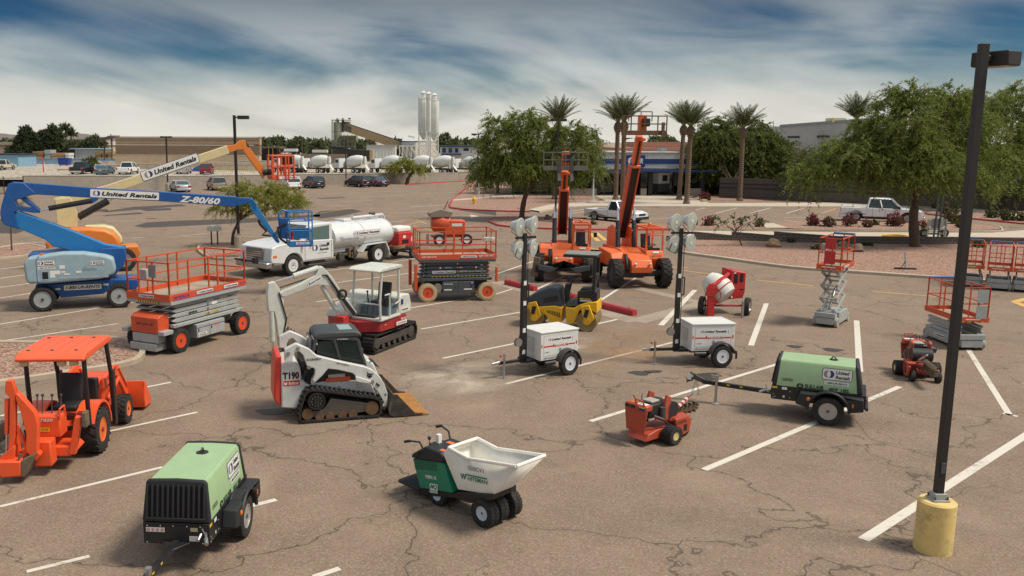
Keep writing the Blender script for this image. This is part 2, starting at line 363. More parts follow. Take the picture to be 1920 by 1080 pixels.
# ---------------------------------------------------------------- ground materials
def nodes(name):
    m = bpy.data.materials.new(name); m.use_nodes = True; nt = m.node_tree; return m, nt.nodes, nt.links, nt.nodes['Principled BSDF']
def mk(N, L, t, ins=None, **kw):
    n = N.new(t)
    for k, v in kw.items(): setattr(n, k, v)
    for k, v in (ins or {}).items():
        if hasattr(v, 'is_output') or isinstance(v, bpy.types.NodeSocket): L.new(v, n.inputs[k])
        else: n.inputs[k].default_value = v
    return n
def mixc(N, L, f, a, b, bt='MIX'):
    n = N.new('ShaderNodeMix'); n.data_type = 'RGBA'; n.blend_type = bt
    for i, v in ((0, f), (6, a), (7, b)):
        if isinstance(v, bpy.types.NodeSocket): L.new(v, n.inputs[i])
        elif i == 0: n.inputs[0].default_value = v
        else: n.inputs[i].default_value = tuple(v)+(1,)
    return n.outputs[2]
def asphalt_mat():
    m, N, L, b = nodes('asphalt'); tc = N.new('ShaderNodeTexCoord'); P = tc.outputs['Object']
    def nz(s, d=5, r=.6, dist=0, v=None): return mk(N, L, 'ShaderNodeTexNoise', {'Vector': v or P, 'Scale': s, 'Detail': d, 'Roughness': r, 'Distortion': dist}).outputs[0]
    def mr(v, a, b_, c=0.0, d=1.0): return mk(N, L, 'ShaderNodeMapRange', {0: v, 1: a, 2: b_, 3: c, 4: d}).outputs[0]
    big = nz(.09, 4, .6); mid = nz(.7, 6, .65); fine = nz(26, 3, .8)
    c = mixc(N, L, mr(big, .3, .7), (.195, .141, .099), (.245, .179, .126))
    c = mixc(N, L, mr(mid, .35, .7), c, (.28, .206, .145)); 
    # aggregate speckle
    vor = mk(N, L, 'ShaderNodeTexVoronoi', {'Vector': P, 'Scale': 42.0}).outputs['Color']
    sp = mk(N, L, 'ShaderNodeSeparateColor', {0: vor}).outputs[0]
    c = mixc(N, L, mr(sp, .72, .95, 0, .40), c, (.40, .34, .28))
    c = mixc(N, L, mr(sp, .30, .05, 0, .35), c, (.07, .055, .045))
    c = mixc(N, L, mr(fine, .45, .7, 0, .35), c, (.09, .07, .06))
    # tyre-worn darker lanes and oil stains
    st = nz(.35, 5, .55, .6, None); c = mixc(N, L, mr(st, .60, .78, 0, .55), c, (.085, .07, .06))
    st2 = nz(.9, 3, .5, .2); c = mixc(N, L, mr(st2, .70, .76, 0, .45), c, (.06, .05, .045))
    st3 = nz(.21, 6, .6, 1.2); c = mixc(N, L, mr(st3, .60, .74, 0, .5), c, (.34, .26, .19))
    # cracks
    w = mk(N, L, 'ShaderNodeTexNoise', {'Vector': P, 'Scale': .9, 'Detail': 4.0, 'Roughness': .5})
    dv = mk(N, L, 'ShaderNodeVectorMath', {0: w.outputs['Color'], 1: (.5, .5, .5)}, operation='SUBTRACT'); dv = mk(N, L, 'ShaderNodeVectorMath', {0: dv.outputs[0]}, operation='SCALE'); dv.inputs[3].default_value = 1.7
    dv = mk(N, L, 'ShaderNodeVectorMath', {0: P, 1: dv.outputs[0]}, operation='ADD').outputs[0]
    vc = mk(N, L, 'ShaderNodeTexVoronoi', {'Vector': dv, 'Scale': .21}, feature='DISTANCE_TO_EDGE').outputs[0]
    vc2 = mk(N, L, 'ShaderNodeTexVoronoi', {'Vector': dv, 'Scale': .62}, feature='DISTANCE_TO_EDGE').outputs[0]
    m1 = mr(vc, .0042, .0022); m2 = mk(N, L, 'ShaderNodeMath', {0: mr(vc2, .0085, .004), 1: mr(nz(.13, 2, .5), .56, .62)}, operation='MULTIPLY').outputs[0]
    m1 = mk(N, L, 'ShaderNodeMath', {0: m1, 1: mr(nz(.22, 2, .5, 0), .30, .38)}, operation='MULTIPLY').outputs[0]
    cr = mk(N, L, 'ShaderNodeMath', {0: m1, 1: m2}, operation='MAXIMUM').outputs[0]
    halo = mk(N, L, 'ShaderNodeMath', {0: mr(vc, .022, .0, 0, .16), 1: mr(vc2, .03, .0, 0, .0)}, operation='MAXIMUM').outputs[0]
    c = mixc(N, L, halo, c, (.10, .08, .065))
    crf = mk(N, L, 'ShaderNodeMath', {0: cr, 1: .55}, operation='MULTIPLY').outputs[0]
    c = mixc(N, L, crf, c, (.035, .028, .022))
    L.new(c, b.inputs['Base Color']); b.inputs['Roughness'].default_value = .88; b.inputs['Specular IOR Level'].default_value = .3
    h = mk(N, L, 'ShaderNodeMath', {0: sp, 1: cr}, operation='SUBTRACT').outputs[0]
    bp = mk(N, L, 'ShaderNodeBump', {'Strength': .5, 'Distance': .012, 'Height': h}); L.new(bp.outputs[0], b.inputs['Normal'])
    return m
def gravel_mat(name, c1, c2, c3, sc_=13.0, big=(.1, .1, .1)):
    m, N, L, b = nodes(name); tc = N.new('ShaderNodeTexCoord'); P = tc.outputs['Object']
    v = mk(N, L, 'ShaderNodeTexVoronoi', {'Vector': P, 'Scale': sc_}); s_ = mk(N, L, 'ShaderNodeSeparateColor', {0: v.outputs['Color']}).outputs[0]
    c = mixc(N, L, s_, c1, c2)
    n = mk(N, L, 'ShaderNodeTexNoise', {'Vector': P, 'Scale': .5, 'Detail': 6.0}).outputs[0]
    c = mixc(N, L, mk(N, L, 'ShaderNodeMapRange', {0: n, 1: .45, 2: .7, 4: .6}).outputs[0], c, c3)
    c = mixc(N, L, mk(N, L, 'ShaderNodeMapRange', {0: v.outputs['Distance'], 1: .5, 2: .85, 4: .75}).outputs[0], c, (.05, .035, .025))
    L.new(c, b.inputs['Base Color']); b.inputs['Roughness'].default_value = .95
    bp = mk(N, L, 'ShaderNodeBump', {'Strength': .9, 'Distance': .05, 'Height': v.outputs['Distance']}, invert=True); L.new(bp.outputs[0], b.inputs['Normal'])
    return m
def paint_mat(name, col, wear=.5):
    m, N, L, b = nodes(name); tc = N.new('ShaderNodeTexCoord'); P = tc.outputs['Object']
    n = mk(N, L, 'ShaderNodeTexNoise', {'Vector': P, 'Scale': 5.0, 'Detail': 10.0, 'Roughness': .8}).outputs[0]
    n2 = mk(N, L, 'ShaderNodeTexNoise', {'Vector': P, 'Scale': .6, 'Detail': 4.0}).outputs[0]
    a = mk(N, L, 'ShaderNodeMath', {0: n, 1: mk(N, L, 'ShaderNodeMath', {0: n2, 1: .5}, operation='MULTIPLY').outputs[0]}, operation='ADD').outputs[0]
    f = mk(N, L, 'ShaderNodeMapRange', {0: a, 1: .80, 2: .98, 4: wear}).outputs[0]
    c = mixc(N, L, f, col, (.16, .13, .105)); L.new(c, b.inputs['Base Color']); b.inputs['Roughness'].default_value = .7
    return m
def block_mat(name, c1, c2, mortar, bw=.4, bh=.2, ax='xz', ms=.008):
    m, N, L, b = nodes(name); tc = N.new('ShaderNodeTexCoord'); P = tc.outputs['Object']
    sp = mk(N, L, 'ShaderNodeSeparateXYZ', {0: P}); cb = mk(N, L, 'ShaderNodeCombineXYZ', {0: sp.outputs[0], 1: sp.outputs[2]})
    br = mk(N, L, 'ShaderNodeTexBrick', {'Vector': cb.outputs[0], 'Color1': c1+(1,), 'Color2': c2+(1,), 'Mortar': mortar+(1,), 'Scale': 1.0, 'Mortar Size': ms, 'Brick Width': bw, 'Row Height': bh})
    n = mk(N, L, 'ShaderNodeTexNoise', {'Vector': P, 'Scale': .8, 'Detail': 8.0, 'Roughness': .7}).outputs[0]
    c = mixc(N, L, mk(N, L, 'ShaderNodeMapRange', {0: n, 1: .4, 2: .75, 4: .5}).outputs[0], br.outputs[0], tuple(x*.6 for x in c1))
    L.new(c, b.inputs['Base Color']); b.inputs['Roughness'].default_value = .92
    return m
def corr_mat(name, c1, per=.3, rough=.5):
    m, N, L, b = nodes(name); tc = N.new('ShaderNodeTexCoord'); P = tc.outputs['Object']
    n = mk(N, L, 'ShaderNodeTexNoise', {'Vector': P, 'Scale': .5, 'Detail': 6.0}).outputs[0]
    c = mixc(N, L, mk(N, L, 'ShaderNodeMapRange', {0: n, 1: .4, 2: .8, 4: .5}).outputs[0], c1, tuple(x*.8 for x in c1))
    wv = mk(N, L, 'ShaderNodeTexWave', {'Vector': P, 'Scale': 1/per/2/PI*PI}, wave_type='BANDS', bands_direction='X').outputs[1]
    L.new(c, b.inputs['Base Color']); b.inputs['Roughness'].default_value = rough
    bp = mk(N, L, 'ShaderNodeBump', {'Strength': 1.0, 'Distance': .06, 'Height': wv}); L.new(bp.outputs[0], b.inputs['Normal'])
    return m
ASPH = asphalt_mat()
GRAV = gravel_mat('pink_gravel', (.22, .125, .088), (.52, .33, .245), (.36, .215, .15))
DIRT = gravel_mat('pale_dirt', (.30, .24, .17), (.42, .34, .25), (.36, .28, .2), 3.0)
LINE = paint_mat('road_paint_white', (.62, .58, .50), .9); LINEY = paint_mat('road_paint_yellow', (.62, .38, .10), .9)
REDK = paint_mat('kerb_paint_red', (.42, .035, .04), .35)
def pstruct(name, P, z, m, world=False):
    mb = MB(); mb.poly([(a.x, a.y, z) for a in (P if world else [G(x, y, z) for x, y in P])]); o = mb.build(name, m); o['kind'] = 'structure'; return o
# ---------------------------------------------------------------- ground
g = MB().poly([(-5000, -60, -.03), (5000, -60, -.03), (5000, 9000, -.03), (-5000, 9000, -.03)]).build('ground', DIRT); g['kind'] = 'structure'
a = MB().poly([(-90, -15, 0), (75, -15, 0), (75, 102, 0), (-20, 150, 0), (-90, 150, 0)]).build('asphalt_lot', ASPH); a['kind'] = 'structure'
def strip(mb, a, b, w, z):
    d = (b-a); d.z = 0; d.normalize(); n = Vector((-d.y, d.x, 0))*w/2
    k = max(1, int((b-a).length/1.5)); 
    mb.grid([[tuple((a.lerp(b, i/k)+n*s_)[j] if j < 2 else z for j in range(3)) for i in range(k+1)] for s_ in (-1, 1)])
mb = MB()
for x0, y0, x1, y1, w in [(0, 950, 305, 876, .1), (50, 1072, 168, 1043, .1), (470, 949, 518, 937, .13), (0, 853, 370, 773, .1), (0, 780, 320, 717, .1), (0, 722, 205, 688, .08), (0, 640, 221, 607, .1), (0, 608, 250, 567, .1), (0, 505, 47, 499, .1), (0, 522, 50, 515, .1), (0, 539, 59, 531, .1), (0, 559, 58, 550, .1), (132, 562, 178, 558, .1), (24, 457, 84, 454, .1), (231, 447, 270, 445, .1), (340, 442, 410, 436, .1), (454, 505, 502, 499, .1),
        (493, 522, 702, 497, .1), (733, 492, 783, 484, .1), (632, 530, 778, 511, .1), (593, 566, 783, 541, .1), (760, 579, 932, 551, .1), (932, 551, 960, 542, .1), (755, 585, 700, 594, .1), (790, 617, 985, 584, .1), (830, 672, 985, 640, .1), (948, 720, 1262, 642, .11), (1117, 608, 1157, 599, .12), (927, 515, 1000, 490, .12), (1005, 543, 1060, 517, .12), (1120, 567, 1192, 521, .13), (1239, 610, 1303, 544, .2), (1408, 648, 1437, 569, .18), (1612, 697, 1606, 601, .18),
        (1107, 790, 1480, 676, .13), (1320, 881, 1687, 725, .15), (1619, 1012, 1930, 812, .18), (1815, 655, 1893, 779, .15), (1880, 775, 1908, 781, .12), (588, 1082, 637, 1066, .12), (1341, 400, 1382, 390, .12), (1407, 400, 1445, 390, .12), (1474, 400, 1507, 391, .12), (1304, 394, 1322, 390, .12), (1470, 408, 1512, 408, .12), (1060, 402, 1100, 396, .12), (1060, 398, 1095, 392, .12), (1200, 411, 1300, 408, .1), (1290, 419, 1420, 421, .1), (1470, 412, 1515, 419, .1), (640, 371, 760, 366, .1), (650, 362, 760, 358, .1), (640, 378, 700, 376, .1), (610, 386, 700, 384, .1), (598, 365, 640, 362, .1), (560, 372, 640, 370, .1), (770, 388, 840, 384, .15), (690, 420, 760, 414, .1), (660, 432, 700, 430, .1), (865, 361, 800, 363, .1), (740, 400, 850, 394, .1), (300, 372, 360, 370, .1), (210, 376, 290, 374, .1), (240, 398, 330, 395, .08), (200, 415, 290, 412, .08)]:
    strip(mb, G(x0, y0), G(x1, y1), w, .0045)
o = mb.build('white_parking_lines', LINE); o['kind'] = 'structure'
mb = MB()
for x0, y0, x1, y1, w in [(316, 444, 377, 444, .1), (452, 444, 500, 443, .1), (1418, 525, 1525, 536, .1), (1638, 547, 1768, 557, .1), (1275, 506, 1330, 514, .1), (1258, 502, 1290, 502, .1), (1540, 400, 1567, 391, .12), (1578, 400, 1588, 396, .12), (1567, 391, 1600, 391, .1), (760, 423, 800, 412, .1), (800, 412, 860, 404, .1), (770, 444, 800, 442, .12), (775, 424, 840, 438, .12), (600, 400, 660, 390, .1), (1080, 446, 1118, 445, .1), (1106, 437, 1122, 452, .3), (1118, 436, 1136, 451, .3), (1100, 463, 1130, 470, .14), (1902, 566, 1925, 560, .3), (1902, 566, 1925, 575, .3), (1150, 437, 1180, 437, .1), (780, 412, 800, 420, .1)]:
    strip(mb, G(x0, y0), G(x1, y1), w, .0045)
o = mb.build('yellow_road_markings', LINEY); o['kind'] = 'structure'
# painted arrow
mb = MB(); strip(mb, G(865, 405), G(885, 405), .25, .005); mb.poly([(p.x, p.y, .005) for p in (G(882, 402.5), G(900, 405.5), G(882, 408))]); o = mb.build('direction_arrow', LINE); o['kind'] = 'structure'
# dark sealed patches
PATCH = gravel_mat('dark_sealed_asphalt', (.075, .066, .06), (.12, .10, .09), (.09, .078, .068), 30.0)
mb = MB()
for P in [[(250, 424), (275, 417), (330, 414), (480, 409), (600, 402), (600, 406), (480, 417), (340, 424), (270, 427)], [(585, 405), (600, 396), (660, 392), (680, 396), (640, 405), (600, 410)], [(190, 397), (250, 388), (340, 383), (350, 386), (260, 393), (200, 398)], [(262, 392), (320, 390), (322, 394), (275, 396)], [(190, 404), (262, 398), (270, 401), (200, 405)], [(272, 410), (292, 409), (292, 411), (275, 411)], [(-40, 412), (20, 410), (70, 424), (30, 438), (-40, 437)], [(590, 371), (640, 369), (655, 371), (600, 373)], [(150, 395), (200, 392), (205, 396), (160, 398)], [(855, 388), (930, 396), (930, 404), (900, 400), (860, 394)]]:
    mb.poly([(q.x, q.y, .0035) for q in [G(x, y) for x, y in P]])
o = mb.build('sealed_asphalt_patches', PATCH); o['kind'] = 'structure'
# pale spill of concrete dust
m, N, L, b = nodes('spilled_dust'); tc = N.new('ShaderNodeTexCoord')
n = mk(N, L, 'ShaderNodeTexNoise', {'Vector': tc.outputs['Object'], 'Scale': .7, 'Detail': 9.0, 'Roughness': .7, 'Distortion': .6}).outputs[0]
gr = mk(N, L, 'ShaderNodeTexGradient', {'Vector': tc.outputs['Generated']}, gradient_type='SPHERICAL')
mp = mk(N, L, 'ShaderNodeMapping', {'Vector': tc.outputs['Generated'], 'Location': (-1, -1, 0), 'Scale': (2, 2, 0)}); L.new(mp.outputs[0], gr.inputs[0])
f = mk(N, L, 'ShaderNodeMath', {0: mk(N, L, 'ShaderNodeMath', {0: gr.outputs['Fac'], 1: 1.5}, operation='MULTIPLY').outputs[0], 1: mk(N, L, 'ShaderNodeMapRange', {0: n, 1: .35, 2: .68}).outputs[0]}, operation='MULTIPLY', use_clamp=True).outputs[0]
b.inputs['Base Color'].default_value = (.50, .42, .33, 1); b.inputs['Roughness'].default_value = 1; L.new(f, b.inputs['Alpha'])
m2, N, L, b = nodes('tan_stain'); tc = N.new('ShaderNodeTexCoord')
n = mk(N, L, 'ShaderNodeTexNoise', {'Vector': tc.outputs['Object'], 'Scale': .5, 'Detail': 8.0, 'Roughness': .7}).outputs[0]
mp = mk(N, L, 'ShaderNodeMapping', {'Vector': tc.outputs['Generated'], 'Location': (-1, -1, 0), 'Scale': (2, 2, 0)}); gr = mk(N, L, 'ShaderNodeTexGradient', {'Vector': mp.outputs[0]}, gradient_type='SPHERICAL')
f = mk(N, L, 'ShaderNodeMath', {0: gr.outputs['Fac'], 1: mk(N, L, 'ShaderNodeMapRange', {0: n, 1: .4, 2: .7}).outputs[0]}, operation='MULTIPLY', use_clamp=True).outputs[0]
b.inputs['Base Color'].default_value = (.40, .25, .14, 1); b.inputs['Roughness'].default_value = 1; L.new(f, b.inputs['Alpha'])
for nm, mat_, P, z in [('dust_spill', m, [(760, 700), (990, 660), (960, 730), (700, 760)], .006), ('tan_stain', m2, [(1000, 680), (1240, 600), (1330, 630), (1100, 720)], .0065), ('dust_spill', m, [(990, 640), (1120, 620), (1110, 650), (1000, 670)], .006), ('dust_spill', m, [(40, 880), (110, 870), (100, 895), (30, 900)], .006)]:
    c4 = [G(x, y, z) for x, y in P]; cx = sum((p for p in c4), Vector())/4
    o = MB().poly([(p.x-cx.x, p.y-cx.y, 0) for p in c4]).build(nm, mat_, loc=(cx.x, cx.y, z)); o['kind'] = 'structure'
OIL = M('oil_stain', (.045, .04, .036), .6, var=.3); mb = MB()
for cx, cy, r in [(515, 772, .42), (1321, 710, .3), (1330, 703, .35), (1490, 650, .25), (1560, 656, .3), (1200, 700, .3), (1225, 697, .25)]:
    c = G(cx, cy); mb.poly([(c.x+r*(1+.25*math.sin(3*a+cx))*math.cos(a), c.y+r*.7*(1+.2*math.cos(2*a+cy))*math.sin(a), .0055) for a in [2*PI*k/18 for k in range(18)]])
mb.build('oil_stains', OIL)['kind'] = 'structure'
# concrete gutters
SLAB = M('pale_gutter_concrete', (.33, .27, .21), .9, var=.2, dirt=.5, scale=1.0)
mb = MB()
def ribbon(mb, P, w, z):
    for i in range(len(P)-1): strip(mb, G(*P[i]), G(*P[i+1]), w, z+.0004*i)
ribbon(mb, [(930, 528), (985, 545), (1192, 603), (1320, 569)], .75, .003); ribbon(mb, [(1000, 520), (1180, 537), (1316, 568)], .6, .0032)
mb.build('concrete_gutters', SLAB)['kind'] = 'structure'
# ---------------------------------------------------------------- kerbs, gravel beds, walks
def kerb(name, P, m=None, w=.16, h=.13, closed=False, inset=0.0):
    W_ = [G(x, y) for x, y in P]; W_ = smooth(W_, closed); n = len(W_); rows = []
    cx = sum(W_, Vector())/n
    for i in range(n):
        if closed: d = W_[(i+1) % n]-W_[i-1]
        else: d = W_[min(i+1, n-1)]-W_[max(i-1, 0)]
        d.normalize(); q = Vector((-d.y, d.x, 0))
        p = W_[i]; rows.append([(p+q*a+Vector((0, 0, b))) for a, b in ((-w/2, -.01), (-w/2+.02, h-.02), (-w/2+.045, h), (w/2-.02, h), (w/2, h-.02), (w/2, -.01))])
    if closed: rows.append(rows[0])
    mb = MB(); mb.grid(rows); o = mb.build(name, m or KERB); o['kind'] = 'structure'; return o
def smooth(P, closed=False, k=3):
    out = []; n = len(P)
    for i in range(n if closed else n-1):
        p0, p1, p2, p3 = (P[(i-1) % n] if closed or i > 0 else P[0]), P[i], P[(i+1) % n], (P[(i+2) % n] if closed or i+2 < n else P[-1])
        for j in range(k):
            t = j/k; out.append(.5*((2*p1)+(p2-p0)*t+(2*p0-5*p1+4*p2-p3)*t*t+(3*p1-p0-3*p2+p3)*t**3))
    if not closed: out.append(P[-1])
    return out
def bed(name, P, m=None, z=.09, kerbm=0, closed_kerb=None, kh=.13, sm=True):
    W_ = [G(x, y) for x, y in P]
    if sm: W_ = smooth(W_, True)
    o = MB().poly([(p.x, p.y, z) for p in W_]).build(name, m or GRAV); o['kind'] = 'structure'
    return o
KERB = M('kerb_concrete', (.44, .37, .28), .9, var=.2, dirt=.45, scale=1.5)
WALK = M('sidewalk_concrete', (.50, .43, .34), .9, var=.12, dirt=.2, scale=.8)
P = [(-60, 652), (60, 648), (170, 640), (232, 641), (262, 655), (264, 671), (235, 686), (130, 703), (0, 722), (-60, 731)]
bed('gravel_island', P); kerb('kerb', P[:], closed=True, w=.2, h=.15)
P = [(-60, 482), (30, 461), (70, 463), (88, 470), (60, 480), (0, 487), (-60, 492)]
bed('gravel_island', P); kerb('kerb', P, closed=True)
P = [(372, 466), (400, 459), (520, 457), (560, 462), (540, 476), (480, 484), (420, 488), (385, 481)]
bed('gravel_island', P); kerb('kerb', P, closed=True)
P = [(918, 414), (943, 409), (1037, 409.5), (1080, 412), (1138, 417), (1180, 421), (1290, 424), (1430, 425), (1435, 430), (1290, 430), (1165, 431), (1050, 430), (950, 425), (925, 420)]
bed('gravel_island', P); kerb('red_kerb', [(1100, 411), (1037, 409.5), (943, 409), (918, 414), (925, 420), (950, 426), (1050, 431), (1165, 432), (1255, 432)], REDK)
P = [(888, 346), (960, 350), (1128, 358), (1142, 366), (1130, 378), (1110, 381), (1060, 382), (1030, 387), (992, 397), (940, 396), (870, 393), (843, 389), (850, 374)]
bed('gravel_bed', P, sm=False)
kerb('red_kerb', [(888, 346), (868, 358), (850, 374), (843, 388), (862, 393), (940, 397), (992, 398)], REDK)
kerb('red_kerb', [(762, 347), (800, 344), (880, 339.5)], REDK, w=.3)
mb = MB()
for P in [[(850, 375.5), (920, 370), (1000, 364), (1125, 363), (1125, 366), (1000, 367), (920, 373), (850, 378)]]: mb.poly([(q.x, q.y, .1) for q in [G(x, y) for x, y in P]])
mb.poly([(q.x, q.y, .112) for q in [G(x, y) for x, y in [(990, 395), (1028, 386), (1062, 381.5), (1115, 380), (1132, 377), (1108, 364), (1110, 356), (1310, 356), (1312, 368), (1290, 372), (1330, 382), (1700, 381), (1760, 386), (1930, 404), (1930, 408), (1740, 391), (1690, 389), (1320, 389), (1120, 388), (1060, 389), (1010, 398)]]])
mb.build('sidewalk', WALK)['kind'] = 'structure'
kerb('kerb', [(1010, 399), (1060, 390), (1120, 389), (1320, 390), (1690, 390), (1740, 393), (1930, 410)], w=.14)
P = [(1290, 381), (1315, 366), (1400, 362), (1700, 360), (1930, 368), (1930, 402), (1760, 385), (1700, 380)]
bed('gravel_bed', P, sm=False, z=.10)
P = [(1735, 401), (1800, 395), (1930, 406), (1930, 420), (1840, 412), (1780, 407)]
bed('gravel_island', P, z=.09); kerb('red_kerb', [(1735, 401), (1780, 407), (1840, 413), (1930, 422)], REDK)
P = [(1465, 419), (1560, 417), (1700, 416), (1800, 418), (1860, 424), (1875, 430), (1850, 433), (1700, 433), (1600, 432), (1480, 430)]
bed('gravel_island', P)
kerb('kerb', [(1255, 433), (1290, 432), (1435, 432), (1600, 434), (1850, 435), (1878, 431), (1862, 424), (1800, 418)])
mb = MB(); mb.poly([(q.x, q.y, .02) for q in [G(x, y) for x, y in [(1285, 433), (1600, 436), (1860, 437), (1930, 431), (1930, 446), (1800, 449), (1600, 448), (1290, 452)]]]); mb.poly([(q.x, q.y, .115) for q in [G(x, y) for x, y in [(1428, 421), (1450, 421), (1478, 430), (1436, 430)]]])
mb.build('sidewalk', WALK)['kind'] = 'structure'
P = [(1262, 470), (1275, 459), (1300, 452), (1450, 453), (1600, 458), (1700, 457), (1930, 457), (1930, 535), (1830, 527), (1700, 518), (1600, 511), (1480, 502), (1370, 487), (1290, 476)]
bed('gravel_bed', P, sm=False)
kerb('kerb', [(1262, 460), (1256, 466), (1266, 472), (1290, 477), (1370, 488), (1480, 503), (1600, 512), (1700, 519), (1830, 528), (1930, 536)], w=.35, h=.14)
# ---------------------------------------------------------------- far lot behind the wall
FARL = gravel_mat('pale_worn_yard', (.40, .35, .28), (.48, .43, .35), (.44, .38, .30), 2.0)
o = MB().poly([(-5000, 118, 1.0), (-45, 118, 1.0), (-30, 124, 1.0), (6, 142, 1.0), (6, 4000, 1.0), (-5000, 4000, 1.0)]).build('far_yard', FARL); o['kind'] = 'structure'
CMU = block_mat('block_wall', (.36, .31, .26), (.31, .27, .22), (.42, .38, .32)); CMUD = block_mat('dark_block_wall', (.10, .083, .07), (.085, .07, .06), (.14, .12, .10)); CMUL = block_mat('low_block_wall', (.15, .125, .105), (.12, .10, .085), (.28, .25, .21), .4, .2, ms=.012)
def wall_seg(A, B, h0, h1, m, name, label, cat='wall', t=.2, group=None, z0=0.0):
    d = B-A; L_ = d.length; o = MB().prism([(0, z0), (L_, z0), (L_, z0+h1), (0, z0+h0)], 0, t)
    cp = MB().prism([(-.02, z0+h0-.002), (L_+.02, z0+h1-.002), (L_+.02, z0+h1+.06), (-.02, z0+h0+.06)], -.03, t+.03)
    r = empty(name, A, math.atan2(d.y, d.x), label, cat, group); o.build('wall_panel', m, r); cp.build('coping', m, r); return r
wp = [(45, 363), (175, 360), (312, 356), (450, 351), (590, 347), (770, 343.5), (885, 339)]
tops = [330, 330, 331, 329, 327, 325, 323]
lab = ['grey block boundary wall segment nearest the black railing', 'grey block boundary wall behind the black pickup roof line', 'grey block boundary wall behind the silver sedan', 'grey block boundary wall behind the gold off-roader', 'grey block boundary wall behind the dark hatchback and lamp post', 'grey block boundary wall under the leaning tree beside the red kerb']
for i in range(6):
    A = G(*wp[i]); B = G(*wp[i+1])
    hA = D(wp[i][0], tops[i], A.y).z; hB = D(wp[i+1][0], tops[i+1], B.y).z
    wall_seg(A, B, hA, hB, CMU, 'block_wall', lab[i], group='boundary wall segments')
# low wall in front of the walk (three stepped runs)
for (A, B, ta, tb, lb) in [((1300, 451), (1372, 453.5), 436, 443, 'leftmost low grey block wall run sloping down behind the light tower'), ((1372, 453.5), (1451, 455), 436, 443, 'low grey block wall run behind the flowering shrub tree'), ((1451, 455), (1573, 458), 436, 445, 'low grey block wall run behind the tan boulder and scissor lift'), ((1573, 458), (1760, 460), 445, 446, 'low grey block wall run behind the large tree trunk'), ((1760, 460), (1935, 461), 446, 448, 'low grey block wall run behind the row of small scissor lifts')]:
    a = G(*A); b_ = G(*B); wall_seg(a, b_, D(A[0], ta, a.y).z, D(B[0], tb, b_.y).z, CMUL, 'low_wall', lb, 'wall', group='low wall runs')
# black railing at far left
def railing(A, B, h, name, label):
    d = B-A; L_ = d.length; r = empty(name, A, math.atan2(d.y, d.x), label, 'fence'); n = int(L_/.15)
    mb = MB()
    for i in range(n+1): mb.bar((i*L_/n, 0, 0.0), (i*L_/n, 0, h), .02)
    mb.build('pickets', black, r)
    mb = MB(); mb.bar((0, 0, h-.15), (L_, 0, h-.15), .04); mb.bar((0, 0, .15), (L_, 0, .15), .04); mb.build('rails', black, r)
    mb = MB()
    for x in (0, L_*.5, L_): mb.bar((x, -.03, 0), (x, -.03, h+.08), .09)
    mb.build('posts', black, r)
railing(G(-30, 366), G(45, 363), 2.0, 'metal_railing', 'black metal picket railing at the far left end of the block wall')
# ---------------------------------------------------------------- foliage
def leaf_mat(name, c1, c2, tr=.4):
    m, N, L, b = nodes(name); gi = N.new('ShaderNodeNewGeometry')
    ri = gi.outputs['Random Per Island']; c = mixc(N, L, ri, c1, c2)
    L.new(c, b.inputs['Base Color']); b.inputs['Roughness'].default_value = .6; b.inputs['Specular IOR Level'].default_value = .25
    t = N.new('ShaderNodeBsdfTranslucent'); L.new(c, t.inputs[0]); mx = N.new('ShaderNodeMixShader'); mx.inputs[0].default_value = tr
    L.new(b.outputs[0], mx.inputs[1]); L.new(t.outputs[0], mx.inputs[2]); L.new(mx.outputs[0], N['Material Output'].inputs[0]); return m
LEAF = {'mesq': leaf_mat('mesquite_leaf', (.085, .125, .025), (.27, .31, .075)), 'verde': leaf_mat('palo_verde_leaf', (.17, .20, .035), (.36, .36, .08)), 'palm': leaf_mat('palm_leaf', (.045, .062, .028), (.12, .14, .06), .15), 'dark': leaf_mat('dark_leaf', (.06, .085, .02), (.19, .22, .055)), 'olive': leaf_mat('olive_leaf', (.09, .11, .035), (.21, .22, .08)),
        'boug': leaf_mat('magenta_bract', (.30, .02, .09), (.55, .06, .18)), 'pine': leaf_mat('conifer_leaf', (.035, .055, .03), (.11, .13, .06)), 'grn': leaf_mat('shrub_leaf', (.05, .08, .02), (.14, .16, .05)), 'far': leaf_mat('far_tree_leaf', (.08, .105, .05), (.19, .21, .10))}
RN = np.random.default_rng(11)
def leafmesh(name, C, A, Wd, Ln, wd, m, parent):
    """C centres (n,3); A leaf axes; Wd width axes"""
    n = len(C); v = np.empty((n, 4, 3), np.float32)
    a = A*Ln[:, None]/2; w = Wd*wd[:, None]/2
    v[:, 0] = C-a; v[:, 1] = C+w*1.0-a*.1; v[:, 2] = C+a; v[:, 3] = C-w-a*.1
    me = bpy.data.meshes.new(name); me.vertices.add(4*n); me.vertices.foreach_set('co', v.reshape(-1)); me.loops.add(4*n); me.loops.foreach_set('vertex_index', np.arange(4*n, dtype=np.int32))
    me.polygons.add(n); me.polygons.foreach_set('loop_start', np.arange(0, 4*n, 4, dtype=np.int32)); me.update(calc_edges=True); me.materials.append(m)
    o = bpy.data.objects.new(name, me); COL.objects.link(o)
    if parent is not None: o.parent = parent
    return o
def unit(a): return a/np.maximum(1e-6, np.linalg.norm(a, axis=-1, keepdims=True))
